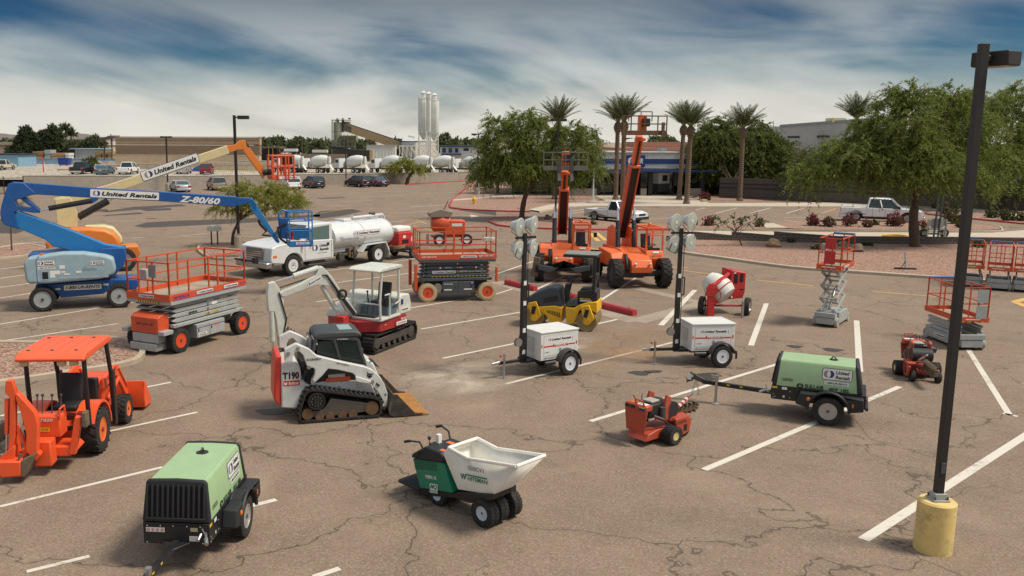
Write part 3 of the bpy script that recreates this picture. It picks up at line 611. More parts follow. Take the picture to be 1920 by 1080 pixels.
def crown(blobs, dens, tw=7, lv=22, twl=.9, ll=.2, lw=.05, droop=.5, shell=.45, up=0.0, rs=None):
    """blobs: (centre, radii); sprays of small leaves along drooping twigs"""
    Cs, As, Ws, Ls, Ww = [], [], [], [], []
    for c, r in blobs:
        r = np.array(r, float); n = max(3, int(dens*(r[0]*r[1]*r[2])**(2/3)))
        d = unit(RN.normal(size=(n, 3))); rr = shell+(1-shell)*RN.random((n, 1))**.6
        lump = 1+.16*np.sin(d[:, :1]*5+c[0])*np.cos(d[:, 1:2]*4+c[1])+.10*np.sin(d[:, 2:3]*9)
        P = np.array(c)+d*r*rr*lump
        P = np.repeat(P, tw, 0); dd = np.repeat(d, tw, 0)
        td = unit(dd*np.array([1, 1, .5])+RN.normal(size=P.shape)*.55+np.array([0, 0, up])); tl = twl*(.5+RN.random((len(P), 1)))
        t = np.tile(np.linspace(0.05, 1, lv), len(P))[:, None]; P = np.repeat(P, lv, 0); td = np.repeat(td, lv, 0); tl = np.repeat(tl, lv, 0)
        Q = P+td*tl*t; Q[:, 2:3] -= droop*tl*t*t; Q += RN.normal(size=Q.shape)*.035*twl
        ax = unit(td*.5+RN.normal(size=Q.shape)*.7+np.array([0, 0, -.35*droop])); wx = unit(np.cross(ax, RN.normal(size=Q.shape)))
        Cs.append(Q); As.append(ax); Ws.append(wx); Ls.append(ll*(.6+.8*RN.random(len(Q)))); Ww.append(lw*(.6+.8*RN.random(len(Q))))
    return tuple(np.concatenate(q) for q in (Cs, As, Ws, Ls, Ww))
def pxblob(x, y, rx, ry, Y, dy=0.0, ratio=1.0):
    c = D(x, y, Y+dy); s_ = (Y+dy)/FPX; return (tuple(c), (rx*s_, max(rx, ry)*s_*ratio, ry*s_))
def tree(name, label, base, trunk, blobs, leaf='mesq', dens=26, tr=.2, cat='tree', group=None, limbs=8, **kw):
    """trunk: pixel points from the base up; blobs: pixel ellipses at the tree's distance"""
    B = G(*base); Y = B.y; r = empty(name, B, 0, label, cat, group)
    T = [Vector((0, 0, -.05))]+[D(x, y, Y)-B for x, y in trunk]
    mb = MB(); T2 = smooth(T, False, 3); n = len(T2)
    mb.path([tuple(p) for p in T2], tr, 10, rs=[tr*(1.25 if i == 0 else 1-.5*i/n)*(1+.07*math.sin(i*2.1)) for i in range(n)])
    tw_ = kw.get('twl', .9)*.62; BL = [pxblob(*b[:4], Y, b[4] if len(b) > 4 else 0) for b in blobs]; BL = [(c, tuple(max(.35*q, q-tw_) for q in rr)) for c, rr in BL]
    top = T[-1]
    for i in range(limbs):
        c, rr = BL[i % len(BL)]; e = Vector(c)-B+Vector((random.uniform(-.6, .6)*rr[0], random.uniform(-.6, .6)*rr[1], random.uniform(-.3, .5)*rr[2]))
        s_ = T2[max(1, n-1-(i % 3))]; md = s_.lerp(e, .5)+Vector((random.uniform(-.3, .3), random.uniform(-.3, .3), .25*rr[2]*random.random()))
        pp = smooth([s_, s_.lerp(md, .5)+Vector((0, 0, .1)), md, e], False, 2); k = len(pp)
        mb.path([tuple(p) for p in pp], .1, 6, rs=[tr*.45*(1-.85*j/k) for j in range(k)])
    mb.build('trunk', bark, r)
    BL = [((c[0]-B.x, c[1]-B.y, c[2]-B.z), rr) for c, rr in BL]
    leafmesh('crown', *crown(BL, dens, **kw), LEAF[leaf], r)
    return r
# big foreground-right mesquite
tree('mesquite_tree', 'large spreading green tree with brown trunk in the gravel bed beside the black lamp post', (1716, 465), [(1714, 440), (1713, 400), (1718, 375), (1722, 340)],
     [(1610, 290, 85, 55), (1690, 240, 90, 75), (1790, 235, 80, 75, 2), (1840, 300, 60, 55, 1), (1730, 300, 110, 55), (1640, 308, 90, 38), (1550, 315, 55, 40), (1700, 190, 55, 42), (1780, 180, 50, 38), (1820, 338, 55, 34), (1700, 328, 80, 22), (1650, 255, 50, 35), (1500, 335, 35, 25)], dens=34, tr=.33, tw=8, lv=24, twl=1.05, ll=.22, lw=.045, droop=.5, limbs=18, shell=.35)
tree('mesquite_tree', 'tall green tree at the right edge behind the black lamp post', (1888, 396), [(1880, 370), (1872, 350), (1860, 300)], [(1880, 250, 70, 70), (1930, 220, 70, 70), (1900, 300, 60, 40), (1850, 190, 50, 38), (1900, 170, 40, 30), (1820, 215, 60, 50, 4)], dens=14, tr=.22, tw=7, lv=20, twl=1.5, ll=.32, lw=.06)
tree('mesquite_tree', 'small dark tree leaning before the wall at the right edge', (1905, 400), [(1903, 385), (1900, 365)], [(1895, 350, 45, 22), (1920, 335, 40, 20)], 'dark', dens=24, tr=.12, tw=7, lv=18, twl=1.0, ll=.28, lw=.07)
# tree over the red-kerbed island
tree('mesquite_tree', 'broad green tree with leaning dark trunk on the red-kerbed island', (978, 413), [(980, 390), (986, 365), (996, 350), (1002, 330)],
     [(950, 275, 62, 55), (1010, 270, 62, 55), (1070, 285, 58, 48), (1115, 310, 40, 32), (915, 305, 42, 34), (1000, 315, 70, 32), (935, 235, 38, 30), (1060, 245, 45, 28), (1100, 265, 42, 32), (985, 225, 50, 28), (1060, 330, 40, 25), (900, 330, 28, 18), (940, 335, 35, 20)], dens=32, tr=.24, tw=8, lv=22, twl=1.0, ll=.22, lw=.042, limbs=16, shell=.35)
tree('mesquite_tree', 'smaller green tree on the gravel left of the hydrant path', (934, 364), [(933, 355), (934, 342), (936, 330)], [(920, 322, 38, 20), (950, 330, 30, 18), (900, 335, 25, 14)], 'dark', dens=20, tr=.2, tw=7, lv=18, twl=1.2, ll=.32, lw=.08)
tree('mesquite_tree', 'tree with yellow green crown behind the white water truck', (436, 462), [(437, 440), (445, 420), (452, 405)], [(430, 385, 48, 24), (500, 375, 65, 30), (550, 380, 42, 24), (480, 358, 58, 28), (435, 360, 38, 22), (530, 360, 40, 22)], 'verde', dens=42, tr=.11, tw=8, lv=22, twl=.6, ll=.15, lw=.028, limbs=12, droop=.3, shell=.3)
tree('leaning_tree', 'light green tree leaning over the far block wall', (763, 345), [(764, 338), (768, 330), (774, 322), (778, 315)], [(755, 310, 28, 10), (735, 315, 14, 7), (790, 316, 18, 8), (760, 302, 18, 7)], 'verde', dens=44, tr=.3, tw=7, lv=18, twl=1.0, ll=.3, lw=.08)
tree('mesquite_tree', 'wide dark green tree beside the office building left of the single palm', (1368, 371), [(1369, 364), (1370, 355), (1372, 340)],
     [(1345, 262, 50, 48, 3), (1410, 272, 62, 50, 4), (1325, 285, 38, 45, 3), (1440, 300, 55, 40, 3), (1370, 305, 60, 38, 4), (1425, 318, 50, 28, 3), (1470, 285, 30, 32, 3)], 'dark', dens=25, tr=.35, tw=8, lv=20, twl=1.6, ll=.38, lw=.09, limbs=12)
tree('mesquite_tree', 'olive green tree between the warehouse and the white pickup', (1584, 378), [(1583, 365), (1580, 350), (1578, 335)], [(1525, 308, 50, 36), (1565, 322, 48, 32), (1605, 318, 45, 32), (1500, 328, 32, 26)], 'olive', dens=22, tr=.3, tw=8, lv=20, twl=1.5, ll=.36, lw=.08)
tree('young_desert_tree', 'young multi-stemmed shrub tree in the gravel bed beside the tan boulder', (1391, 464), [(1390, 458), (1384, 445), (1378, 435)], [(1355, 420, 16, 11), (1378, 412, 16, 10), (1400, 420, 16, 9), (1420, 410, 16, 9), (1395, 408, 14, 7), (1345, 410, 10, 8)], 'grn', dens=34, tr=.05, tw=5, lv=14, twl=.35, ll=.12, lw=.045, limbs=12, droop=.1)
tree('bare_tree', 'thin sapling with sparse twigs behind the blue boom', (22, 472), [(21, 445), (20, 420), (22, 400)], [(45, 372, 30, 8), (20, 380, 20, 10)], 'olive', dens=6, tr=.05, tw=3, lv=6, twl=.4, ll=.1, lw=.02, limbs=14)
# far tree group on the left
for nm, lb, bx, by, bl, lf in [('eucalyptus_tree', 'ragged dark tree leftmost in the far group', 50, 300, [(38, 272, 8, 12), (50, 255, 9, 14), (58, 278, 12, 16), (44, 288, 14, 10)], 'pine'), ('pine_tree', 'dark conifer with spiky top in the middle of the far group', 88, 300, [(84, 262, 9, 14), (100, 258, 11, 18), (90, 278, 18, 16), (110, 272, 10, 12)], 'pine'), ('broadleaf_tree', 'rounded green tree right of the far conifer', 118, 303, [(115, 285, 14, 14), (106, 292, 10, 8)], 'far'), ('broadleaf_tree', 'wide green tree below the two thin palms', 140, 303, [(140, 276, 18, 9), (135, 285, 16, 8)], 'far'), ('broadleaf_tree', 'low green tree left of the carport', 178, 292, [(176, 266, 10, 7), (165, 270, 8, 5), (190, 270, 8, 5)], 'far'), ('broadleaf_tree', 'low dark bush tree above the pale blue shed', 28, 303, [(27, 283, 14, 6)], 'pine')]:
    P0 = D(bx, by, 215.0); P0.z = 1.0; r = empty(nm, P0, 0, lb, 'tree', 'far trees on the left')
    MB().path([(0, 0, 0), (.1, 0, 2.5), (0, .1, 5)], .3, 6, rs=[.35, .28, .15]).build('trunk', bark, r)
    BL = [((c[0]-P0.x, c[1]-P0.y, c[2]-P0.z), rr) for c, rr in [pxblob(*b, 215.0) for b in bl]]
    leafmesh('crown', *crown(BL, 60, tw=4, lv=10, twl=.9, ll=.5, lw=.22, droop=.1, up=.5), LEAF[lf], r)
# distant tree line
rr_ = random.Random(5)
def far_tree(x, ytop, w, Y, lb, lf='far', nm='distant_tree'):
    P0 = D(x, 272, Y); P0.z = 1.0; top = D(x, ytop, Y).z-1.0; s_ = Y/FPX; r = empty(nm, P0, 0, lb, 'tree', 'distant treeline')
    MB().tube((0, 0, 0), (0, 0, top*.7), .4*s_/.15, .2, 6).build('trunk', bark, r)
    leafmesh('crown', *crown([((0, 0, top*.62), (w*s_, w*s_, top*.40)), ((w*.5*s_, 0, top*.5), (w*.6*s_, w*s_, top*.3))], 34, tw=3, lv=8, twl=1.4, ll=1.1, lw=.55, droop=.1, up=.4), LEAF[lf], r)
for i, (x, yt, w) in enumerate([(494, 264, 8), (512, 262, 9), (524, 260, 7), (548, 266, 8), (560, 262, 10), (578, 265, 9), (596, 266, 9), (612, 267, 8), (632, 268, 10), (672, 267, 9), (690, 266, 9), (745, 265, 8), (833, 257, 8), (855, 265, 9), (872, 266, 9), (888, 266, 8), (1228, 261, 9), (1245, 259, 10), (1262, 264, 8), (10, 264, 7), (22, 265, 6)]):
    far_tree(x, yt, w, 300+rr_.uniform(-30, 60), ['distant green tree on the skyline %s' % w_ for w_ in ('just right of the brick building', 'second right of the brick building', 'taller, left of the utility pole', 'left of the middle yard', 'behind the open yard', 'broad, behind the parked trailers', 'left of the tall brown pole', 'under the tall brown pole', 'left of the grey silo plant', 'right of the grey silo plant', 'below the conveyor head', 'below the conveyor middle', 'tall, right of the white silos', 'right of the white silos, lower', 'above the blue roof line', 'at the edge of the broad tree', 'above the office roof at left', 'above the office roof centre', 'above the office roof at right', 'at the far left edge', 'small, at the far left')][i])
# ---------------------------------------------------------------- palms
def frond_geo(mbv, L_, el, az, sag, nl=26, w=.5):
    C, A, Wd, Ln, Ww = [], [], [], [], []
    h = Vector((math.cos(az), math.sin(az), 0)); p = Vector((0, 0, 0)); e = el; pts = [p.copy()]; st = 14
    for i in range(st):
        d = h*math.cos(e)+Vector((0, 0, math.sin(e))); p = p+d*L_/st; pts.append(p.copy()); e -= sag/st*(1+i*.12)
    side = Vector((-h.y, h.x, 0))
    for i in range(nl):
        t = .18+.82*i/(nl-1); k = t*st; j = min(st-1, int(k)); q = pts[j].lerp(pts[j+1], k-j); d = (pts[j+1]-pts[j]).normalized(); upv = side.cross(d)
        ln = w*(math.sin(PI*(t*.8+.16)))**.6
        for sd in (-1, 1):
            a = (d*.75+side*sd*.75+upv*.45*random.uniform(.6, 1.2)).normalized()
            C.append(q+a*ln/2); A.append(a); Wd.append(a.cross(upv).normalized()); Ln.append(ln*random.uniform(.85, 1.1)); Ww.append(.075)
    return pts, C, A, Wd, Ln, Ww
def make_palm(H, L_=3.1, n=38, tr=.26):
    r = empty('date_palm', (0, 0, 0)); mb = MB(); prof = []
    k = int(H/.22)
    for i in range(k+1):
        z = H*i/k; b = tr*(1.35 if z < .35 else 1)*(1-.12*z/H); b *= 1.0
        if z > H-1.0: b = tr*(1+.75*math.sin(PI*min(1, (z-H+1.0)/1.0)*.9))
        prof += [(b*1.06, z), (b*.9, z+.11*H/k/.22*.9)]
    prof = [(.01, 0)]+prof+[(.05, H+.35)]
    mb.lathe(prof, (0, 0, 0), (0, 0, 1), 12); mb.build('trunk', PALMB, r, ang=20)
    C, A, Wd, Ln, Ww = [], [], [], [], []; st = MB()
    for i in range(n):
        f = i/n; el = rad(86-46*f**.9+random.uniform(-6, 6)); az = i*2.39996+random.uniform(-.2, .2)
        pts, *q = frond_geo(None, L_*random.uniform(.88, 1.08), el, az, rad(random.uniform(10, 30)))
        off = Vector((0, 0, H+.1)); st.path([tuple(p+off) for p in pts[::2]], .02, 4, rs=[.035*(1-.1*j) for j in range(len(pts[::2]))])
        C += [c+off for c in q[0]]; A += q[1]; Wd += q[2]; Ln += q[3]; Ww += q[4]
    st.build('frond_stems', M('palm_stem', (.22, .25, .10), .7), r)
    leafmesh('fronds', np.array(C), np.array(A), np.array(Wd), np.array(Ln), np.array(Ww), LEAF['palm'], r); return r
PALMB = M('palm_trunk', (.17, .115, .075), .95, var=.55, scale=7, bump=1.0)
palms = [((1154, 376), 232, 'tall date palm, left one of the pair behind the raised forks'), ((1167, 383), 230, 'tall date palm, right one of the pair behind the raised forks'), ((1273, 376), 238, 'date palm, left one of the pair in front of the office doors'), ((1287, 384), 240, 'date palm, right one of the pair in front of the office doors'), ((1387, 378), 243, 'single date palm standing before the wide dark green tree'), ((1040, 375), 232, 'date palm rising behind the broad island tree'), ((1592, 376), 226, 'date palm rising behind the olive tree by the warehouse')]
B0 = G(*palms[0][0]); H0 = 8.4; pp = make_palm(H0)
for i, (b_, yt, lb) in enumerate(palms):
    B = G(*b_); H = D(b_[0], yt, B.y).z; o = pp if i == 0 else copy_tree(pp)
    s_ = H/H0; o.location = B; o.rotation_euler = (rad([1, -1, 1, -.5, 0, 0, 1][i]), rad([-.6, .8, -.6, .4, -1.2, 1, 1][i]), i*1.3); o.scale = (1.02, 1.02, s_); tag(o, lb, 'palm tree', 'date palms around the office')
def fan_palm(x, yb, yt, Y, lb):
    P0 = D(x, yb, Y); P0.z = 1; H = D(x, yt, Y).z-1; r = empty('fan_palm', P0, 0, lb, 'palm tree', 'thin fan palms on the skyline')
    MB().path([(0, 0, 0), (.1, 0, H*.5), (0, 0, H)], .22, 7, rs=[.3, .22, .18]).build('trunk', PALMB, r)
    n = 420; d = unit(RN.normal(size=(n, 3))); d[:, 2] = np.abs(d[:, 2])*1.2-.45; d = unit(d); q = np.array([0, 0, H])+d*RN.uniform(.3, 1.9, (n, 1))
    leafmesh('fronds', q, d, unit(np.cross(d, RN.normal(size=d.shape))), np.full(n, 1.0), np.full(n, .3), LEAF['palm'], r)
fan_palm(126, 300, 242, 235.0, 'taller thin fan palm above the far left trees'); fan_palm(136, 300, 252, 235.0, 'shorter thin fan palm right of the taller one')
# ---------------------------------------------------------------- bushes and rocks
def bush(x, y, r, lb, fl=.5, h=1.0, nm='flowering_bush', grp='flowering bushes on the strips'):
    B = G(x, y); s_ = B.y/FPX*1.25; R = r*s_; o = empty(nm, B, 0, lb, 'bush', grp)
    c = crown([((0, 0, R*.85*h), (R*.8, R*.8, R*.75*h)), ((R*.2, -.1, R*.6*h), (R*.7, R*.7, R*.6*h))], 330, tw=3, lv=6, twl=.16, ll=.11, lw=.07, droop=.1, up=.6)
    k = len(c[0]); sel = RN.random(k) < fl*(.25+.75*(c[0][:, 2]/(2*R*h)))
    leafmesh('leaves', *[q[~sel] for q in c], LEAF['grn'], o)
    if fl > 0 and sel.sum() > 3: leafmesh('flowers', *[q[sel] for q in c], LEAF['boug'], o)
    mb = MB()
    for i in range(5): a = i*1.3; mb.path([(0, 0, -.02), (R*.3*math.cos(a), R*.3*math.sin(a), R*.5), (R*.6*math.cos(a), R*.6*math.sin(a), R*h)], .02, 5)
    mb.build('stems', bark, o)
for x, y, r, fl, lb in [(1327, 425, 9, .6, 'flowering bush right of the second light tower lamps'), (1297, 424, 8, .4, 'flowering bush half hidden by the tower lamps'), (1421, 427, 7, .3, 'small flowering bush behind the young desert tree'), (1522, 425, 11, .75, 'dense magenta bush, first left of the white pickup'), (1553, 427, 10, .4, 'thin flowering bush, second left of the white pickup'), (1591, 426, 11, .6, 'magenta bush below the white pickup tailgate'), (1625, 428, 8, .3, 'low sparse bush below the pickup rear wheel'), (1638, 424, 6, .1, 'small green bush below the pickup rear wheel'), (1676, 426, 13, .6, 'large magenta bush below the pickup cab'), (1731, 430, 7, .5, 'small magenta bush right of the big tree trunk'), (1784, 421, 13, .15, 'wide bush right of the grey mast trailer'), (1769, 403, 10, .2, 'bush behind the grey mast trailer'), (1801, 429, 8, .1, 'low green bush on the strip by the lamp post'), (1856, 410, 9, .05, 'leftmost bush of the three past the lamp post'), (1882, 415, 11, .05, 'middle bush of the three past the lamp post'), (1909, 416, 9, .1, 'rightmost bush of the three past the lamp post'), (1754, 393, 7, 0, 'small bush before the far wall beside the tree'), (1787, 396, 6, .1, 'small bush before the far wall by the lamp post'), (1321, 377, 9, .7, 'magenta bush beside the office corner')]:
    bush(x, y, r, lb, fl)
for x, y, r, lb in [(1480, 457, 6, 'small green bush left of the raised scissor lift'), (1526, 470, 6, 'small green bush behind the raised scissor lift platform'), (1624, 463, 7, 'small green bush right of the split boulder'), (1832, 466, 8, 'green bush behind the row of small scissor lifts'), (908, 351, 5, 'low green shrub on the gravel left of the broad tree'), (919, 354, 5, 'low green shrub beside the tree trunk shade'), (1112, 423, 5, 'tuft of green by the small white pickup'), (1790, 400, 5, 'small round bush next to the far kerb')]:
    bush(x, y, r, lb, 0, .8, 'green_bush', 'green bushes in the gravel')
rr2 = random.Random(3)
def rock(x, y, rx, ry, lb, m):
    B = G(x, y); s_ = B.y/FPX; bm = bmesh.new(); bmesh.ops.create_icosphere(bm, subdivisions=3, radius=1)
    ph = [rr2.uniform(0, 6) for _ in range(6)]
    for v in bm.verts:
        c = v.co; n = 1+.13*math.sin(3*c.x+ph[0])+.12*math.cos(4*c.y+ph[1])+.10*math.sin(6*c.z+ph[2]+2*c.x)+.04*math.sin(13*c.x+ph[3])*math.cos(11*c.y)
        v.co = Vector((c.x*rx*s_*n, c.y*rx*s_*.8*n, max(-.1, (c.z+.75)*ry*s_*.9*n)))
    me = bpy.data.meshes.new('boulder'); bm.to_mesh(me); bm.free(); me.materials.append(m); o = bpy.data.objects.new('boulder', me); COL.objects.link(o); o.location = B; me.shade_smooth(); me.set_sharp_from_angle(angle=rad(28))
    tag(o, lb, 'boulder', 'boulders in the gravel')
RK = M('tan_rock', (.36, .25, .15), .9, var=.3, dirt=.5, scale=4, bump=.8); RK2 = M('brown_rock', (.20, .14, .10), .9, var=.3, dirt=.4, scale=4, bump=.8)
for a in [(1449, 465, 15, 10, 'blocky tan boulder in the gravel bed behind the young tree', RK), (1604, 474, 15, 9, 'tan boulder right of the raised scissor lift', RK2), (1580, 463, 9, 7, 'pale boulder seen through the raised scissor lift platform', RK), (1029, 413, 8, 6, 'round brown boulder on the red-kerbed island', RK2), (1129, 378, 6, 4, 'small pale boulder by the flagpole walk', RK), (1320, 380, 6, 4, 'small tan boulder by the office corner bush', RK), (1601, 427, 9, 4, 'flat tan rock on the strip under the pickup', RK), (1539, 426, 7, 3, 'flat brown rock between the two leftmost strip bushes', RK2), (1010, 361, 9, 3, 'flat pale rock by the office planting', RK), (974, 393, 4, 2, 'tiny flat rock left of the island tree', RK2), (1329, 379, 2, 1.5, 'tiny dark stone beside the office bush', RK2), (1356, 379, 2.4, 1.5, 'tiny dark stone between the bush and the single palm', RK2)]: rock(*a)
# ---------------------------------------------------------------- lamp posts
DKP = M('dark_bronze_paint', (.022, .018, .016), .55, var=.2); YC = M('yellow_painted_concrete', (.74, .55, .21), .8, var=.18, dirt=.8, scale=3.5)
def lamp_post(base, top, label, rb=.26, hb=.8, w=.12, heads=((1, .55),), cm=None, z0=0.0, Y=None):
    B = G(*base) if Y is None else D(base[0], base[1], Y); B.z = z0; T = D(top[0], top[1], B.y); r = empty('lamp_post', B, 0, label, 'lamp post')
    t = T-B; cm = cm or concrete
    mb = MB(); mb.lathe([(rb, -.02), (rb, hb-.03), (rb-.03, hb), (.001, hb)], (0, 0, 0), (0, 0, 1), 28); mb.build('concrete_base', cm, r)
    mb = MB(); mb.box(-w*1.1, w*1.1, -w*1.1, w*1.1, hb, hb+.03); mb.box(-w*.8, w*.8, -w*.8, w*.8, hb+.03, hb+.12)
    mb.build('base_plate', greyl, r, .005)
    mb = MB(); mb.bar((0, 0, hb+.1), tuple(t), w, w*.98, up=(0, 1, 0)); pl_ = mb.build('pole', DKP, r, .006); MB().box(-.035, .035, -w*.5-.012, -w*.5+.004, hb+.45, hb+.62).build('hand_hole_cover', greyd, pl_, .003); mb = MB(); [mb.tube((sx*w*.85, sy*w*.85, hb+.02), (sx*w*.85, sy*w*.85, hb+.08), .014, n=6) for sx in (-1, 1) for sy in (-1, 1)]; mb.build('anchor_bolts', rust, pl_)
    for sx, L_ in heads:
        if sx == 0:
            h = MB(); c = t+Vector((.29, .15, -.2)); Rh = Matrix.Rotation(rad(-60), 3, 'Z'); h.bar(t+Vector((0, 0, -.2)), c, .09, .1); h.obox(c, (.52, .36, .21), Rh); o = h.build('lamp_head', DKP, r, .02); MB().obox(c+Vector((0, 0, -.108)), (.46, .30, .01), Rh).build('lens', M('tan_lens', (.40, .30, .18), .4), o); continue
        h = MB(); a = t+Vector((sx*w*.5, 0, -.12)); h.bar(a, a+Vector((sx*.16, 0, 0)), .07, .07); h.obox(a+Vector((sx*(.14+L_/2), 0, 0)), (L_, .4, .2)); o = h.build('lamp_head', DKP, r, .015)
        q = MB(); c = a+Vector((sx*(.14+L_/2), 0, -.105)); q.obox(c, (L_*.85, .32, .012)); q.build('lens', lampw, o)
    return r
LP = lamp_post((1748, 1030), (1845, 82), 'tall black square lamp post on a yellow concrete base in the right foreground', rb=.275, hb=.83, w=.115, heads=((0, .33),), cm=YC)
lamp_post((448, 467), (439, 216), 'dark lamp post on a concrete base behind the blue boom, beside the yellow green tree', rb=.25, w=.15, heads=((1, .62),))
lamp_post((315, 357), (311.5, 255), 'thin lamp post in front of the block wall left of the silver sedan', rb=.3, hb=.9, w=.17, heads=((1, .5), (-1, .5)))
lamp_post((649, 348), (648, 262), 'thin lamp post at the block wall between the dark hatchbacks', rb=.35, hb=.8, w=.15, heads=((-1, .3),))
lamp_post((895, 366), (897, 250), 'lamp post at the left edge of the broad island tree', rb=.3, hb=.8, w=.15, heads=((-1, .6),))
lamp_post((1041, 418), (1047.5, 222), 'lamp post on the island rising through the broad tree', rb=.28, hb=.75, w=.14, heads=((-1, .4), (1, .4)))
# ---------------------------------------------------------------- far buildings
def bx(mb, x0, x1, yt, yb, Y, dep=6.0, zb=None):
    a = D(x0, yt, Y); b = D(x1, yb, Y); mb.box(a.x, b.x, Y, Y+dep, b.z if zb is None else zb, a.z); return mb
def rel(mb, o):
    mb.v = [(v[0]-o.x, v[1]-o.y, v[2]-o.z) for v in mb.v]; return mb
def bld(name, label, cat, x, Y, parts, group=None):
    o = D(x, 300, Y); o.z = 1.0; r = empty(name, o, 0, label, cat, group)
    for nm, m, rects in parts:
        mb = MB()
        for q in rects:
            if q[0] == 'bar': mb.bar(D(*q[1]), D(*q[2]), q[3], q[4] if len(q) > 4 else None)
            elif q[0] == 'tube': mb.tube(D(*q[1]), D(*q[2]), q[3], q[4] if len(q) > 4 else None, 16)
            else: bx(mb, *q)
        rel(mb, o).build(nm, m, r)
    return r
TANB = block_mat('tan_split_block', (.42, .31, .20), (.38, .28, .18), (.30, .22, .15), .6, .3); BRB = block_mat('brown_split_block', (.24, .165, .11), (.21, .145, .10), (.15, .11, .08), .6, .3)
PALEB = M('pale_tan_stucco', (.52, .40, .27), .9, var=.15, dirt=.3, scale=.3)
Yb = 172.0
bld('block_building', 'long windowless tan and brown block building behind the yard', 'building', 216, Yb, [
    ('lower_wall', PALEB, [(216, 487, 291, 316, Yb, 2, 1.0)]), ('brown_wall_band', BRB, [(216, 487, 272, 291, Yb-.05, 2)]),
    ('tan_wall_band', TANB, [(216, 487, 257, 272, Yb, 2)]), ('groove', blackp, [(216, 487, 262.3, 263.2, Yb-.08, .2)]), ('groove', blackp, [(216, 487, 269.6, 270.8, Yb-.08, .2)]),
    ('parapet_cap', M('beige_trim', (.40, .32, .24), .8), [(215, 488, 255.5, 257.2, Yb-.15, 2.4)])])
BLW = M('pale_blue_stucco', (.22, .38, .52), .85, var=.15, dirt=.35, scale=.4)
bld('blue_wall', 'long pale blue stucco wall at the back of the far yard', 'wall', 36, 195.0, [('wall_panel', BLW, [(36, 219, 297, 312, 195.0, .4, 1.0)]), ('coping', M('wall_cap', (.5, .5, .46), .8), [(36, 219, 295.8, 297, 194.9, .6)])])
bld('blue_shed', 'pale blue flat-roofed building at the far left edge', 'building', 0, 176.0, [('wall', BLW, [(-30, 35.5, 290, 318, 176.0, 8, 1.0)]), ('roof_edge', blackp, [(-31, 36, 288, 290, 175.8, 8.4)])])
bld('low_building', 'long low tan building with a brown roof band behind the ragged trees', 'building', 0, 250.0, [('wall', M('tan_stucco', (.42, .34, .24), .9), [(-40, 75, 274, 290, 250.0, 20, 1.0)]), ('roof', M('brown_roof', (.13, .09, .07), .9), [(-42, 77, 271.5, 274, 249.5, 21)]), ('upper_wall', M('tan_stucco', (.42, .34, .24), .9), [(-40, 42, 266.5, 271.5, 256.0, 12)])])
bld('low_building', 'pale flat building behind the conifer group', 'building', 60, 260.0, [('wall', PALEB, [(150, 205, 272, 290, 260.0, 14, 1.0)]), ('roof', M('pale_roof', (.55, .5, .43), .9), [(149, 206, 271, 272, 259.7, 14.6)])])
bld('metal_shed', 'grey corrugated metal shed above the blue wall', 'shed', 140, 205.0, [('wall', corr_mat('corrugated_grey_wall', (.36, .38, .37), 1.2), [(140, 196, 280, 298, 205.0, 6, 1.0)]), ('open_bay', black, [(130, 140, 280, 298, 205.4, 5, 1.0)]), ('roof', M('pale_blue_roof', (.30, .42, .50), .6), [(129, 197, 278.3, 280, 204.7, 7)])])
bld('carport', 'brown sloping open carport roof against the long block building', 'carport', 196, 185.0, [('roof', M('brown_roof', (.13, .09, .07), .9), [('bar', (193, 261, 185.0), (217, 255, 185.0), 5, .25)]), ('post', M('brown_post', (.12, .08, .06), .8), [('bar', (196, 262, 185.0), (196, 300, 185.0), .25)]), ('post', M('brown_post', (.12, .08, .06), .8), [('bar', (210, 259, 185.0), (210, 300, 185.0), .2)])])
CRT = M('weathered_crate_wood', (.30, .21, .10), .9, var=.35, scale=2)
k = 0
for x0, x1, yt, lb in [(61, 81, 284, 'wooden crate stack under the ragged trees'), (83, 95, 281, 'grey box stack, taller one beside the left crates'), (97, 121, 287, 'low orange tan crate row left of the metal shed'), (122, 129, 287, 'small white box beside the metal shed'), (178, 190, 285, 'wooden crate stack at left under the carport'), (191, 199, 285, 'wooden crate stack in the middle under the carport'), (201, 210, 284, 'wooden crate stack at right under the carport')]:
    m = [CRT, greyl, M('tan_crate', (.42, .27, .13), .9), white, CRT, CRT, CRT][k]; k += 1
    bld('crate_stack', lb, 'crates', x0, 200.0, [('crate', m, [(x0, x1, yt, (yt+297)/2-.3, 200.0, 3)]), ('crate', m, [(x0+.3, x1-.3, (yt+297)/2, 299, 200.1, 3)])], 'crate stacks above the blue wall')
# far walls / open sheds between brick building and silos
bld('open_shed', 'dark open-fronted shed right of the long block building', 'shed', 487, 215.0, [('back_wall', blackp, [(487, 520, 278, 300, 222.0, 1, 1.0)]), ('roof', M('brown_roof', (.13, .09, .07), .9), [(486, 523, 275.5, 278, 214.0, 9)]), ('post', sticky, [(503, 504.2, 278, 300, 214.2, .3, 1.0)]), ('post', sticky, [(511, 512, 278, 300, 214.2, .3, 1.0)])])
bld('yard_wall', 'long low grey brown wall behind the mixer trucks', 'wall', 515, 205.0, [('wall_panel', M('grey_brown_wall', (.22, .18, .14), .9, dirt=.3, scale=.3), [(521, 650, 288.5, 300, 205.0, .5, 1.0)])])
BLK = block_mat('big_concrete_blocks', (.50, .43, .33), (.44, .37, .28), (.25, .2, .15), 1.6, .8, ms=.04)
bld('block_bank', 'stacked pale concrete blocks behind the red off-roader', 'retaining wall', 388, 160.0, [('block_row', BLK, [(388, 520, 304, 324, 160.0, 1.5, 1.0)]), ('block_row', BLK, [(430, 506, 301, 304, 162.0, 1.5)])])
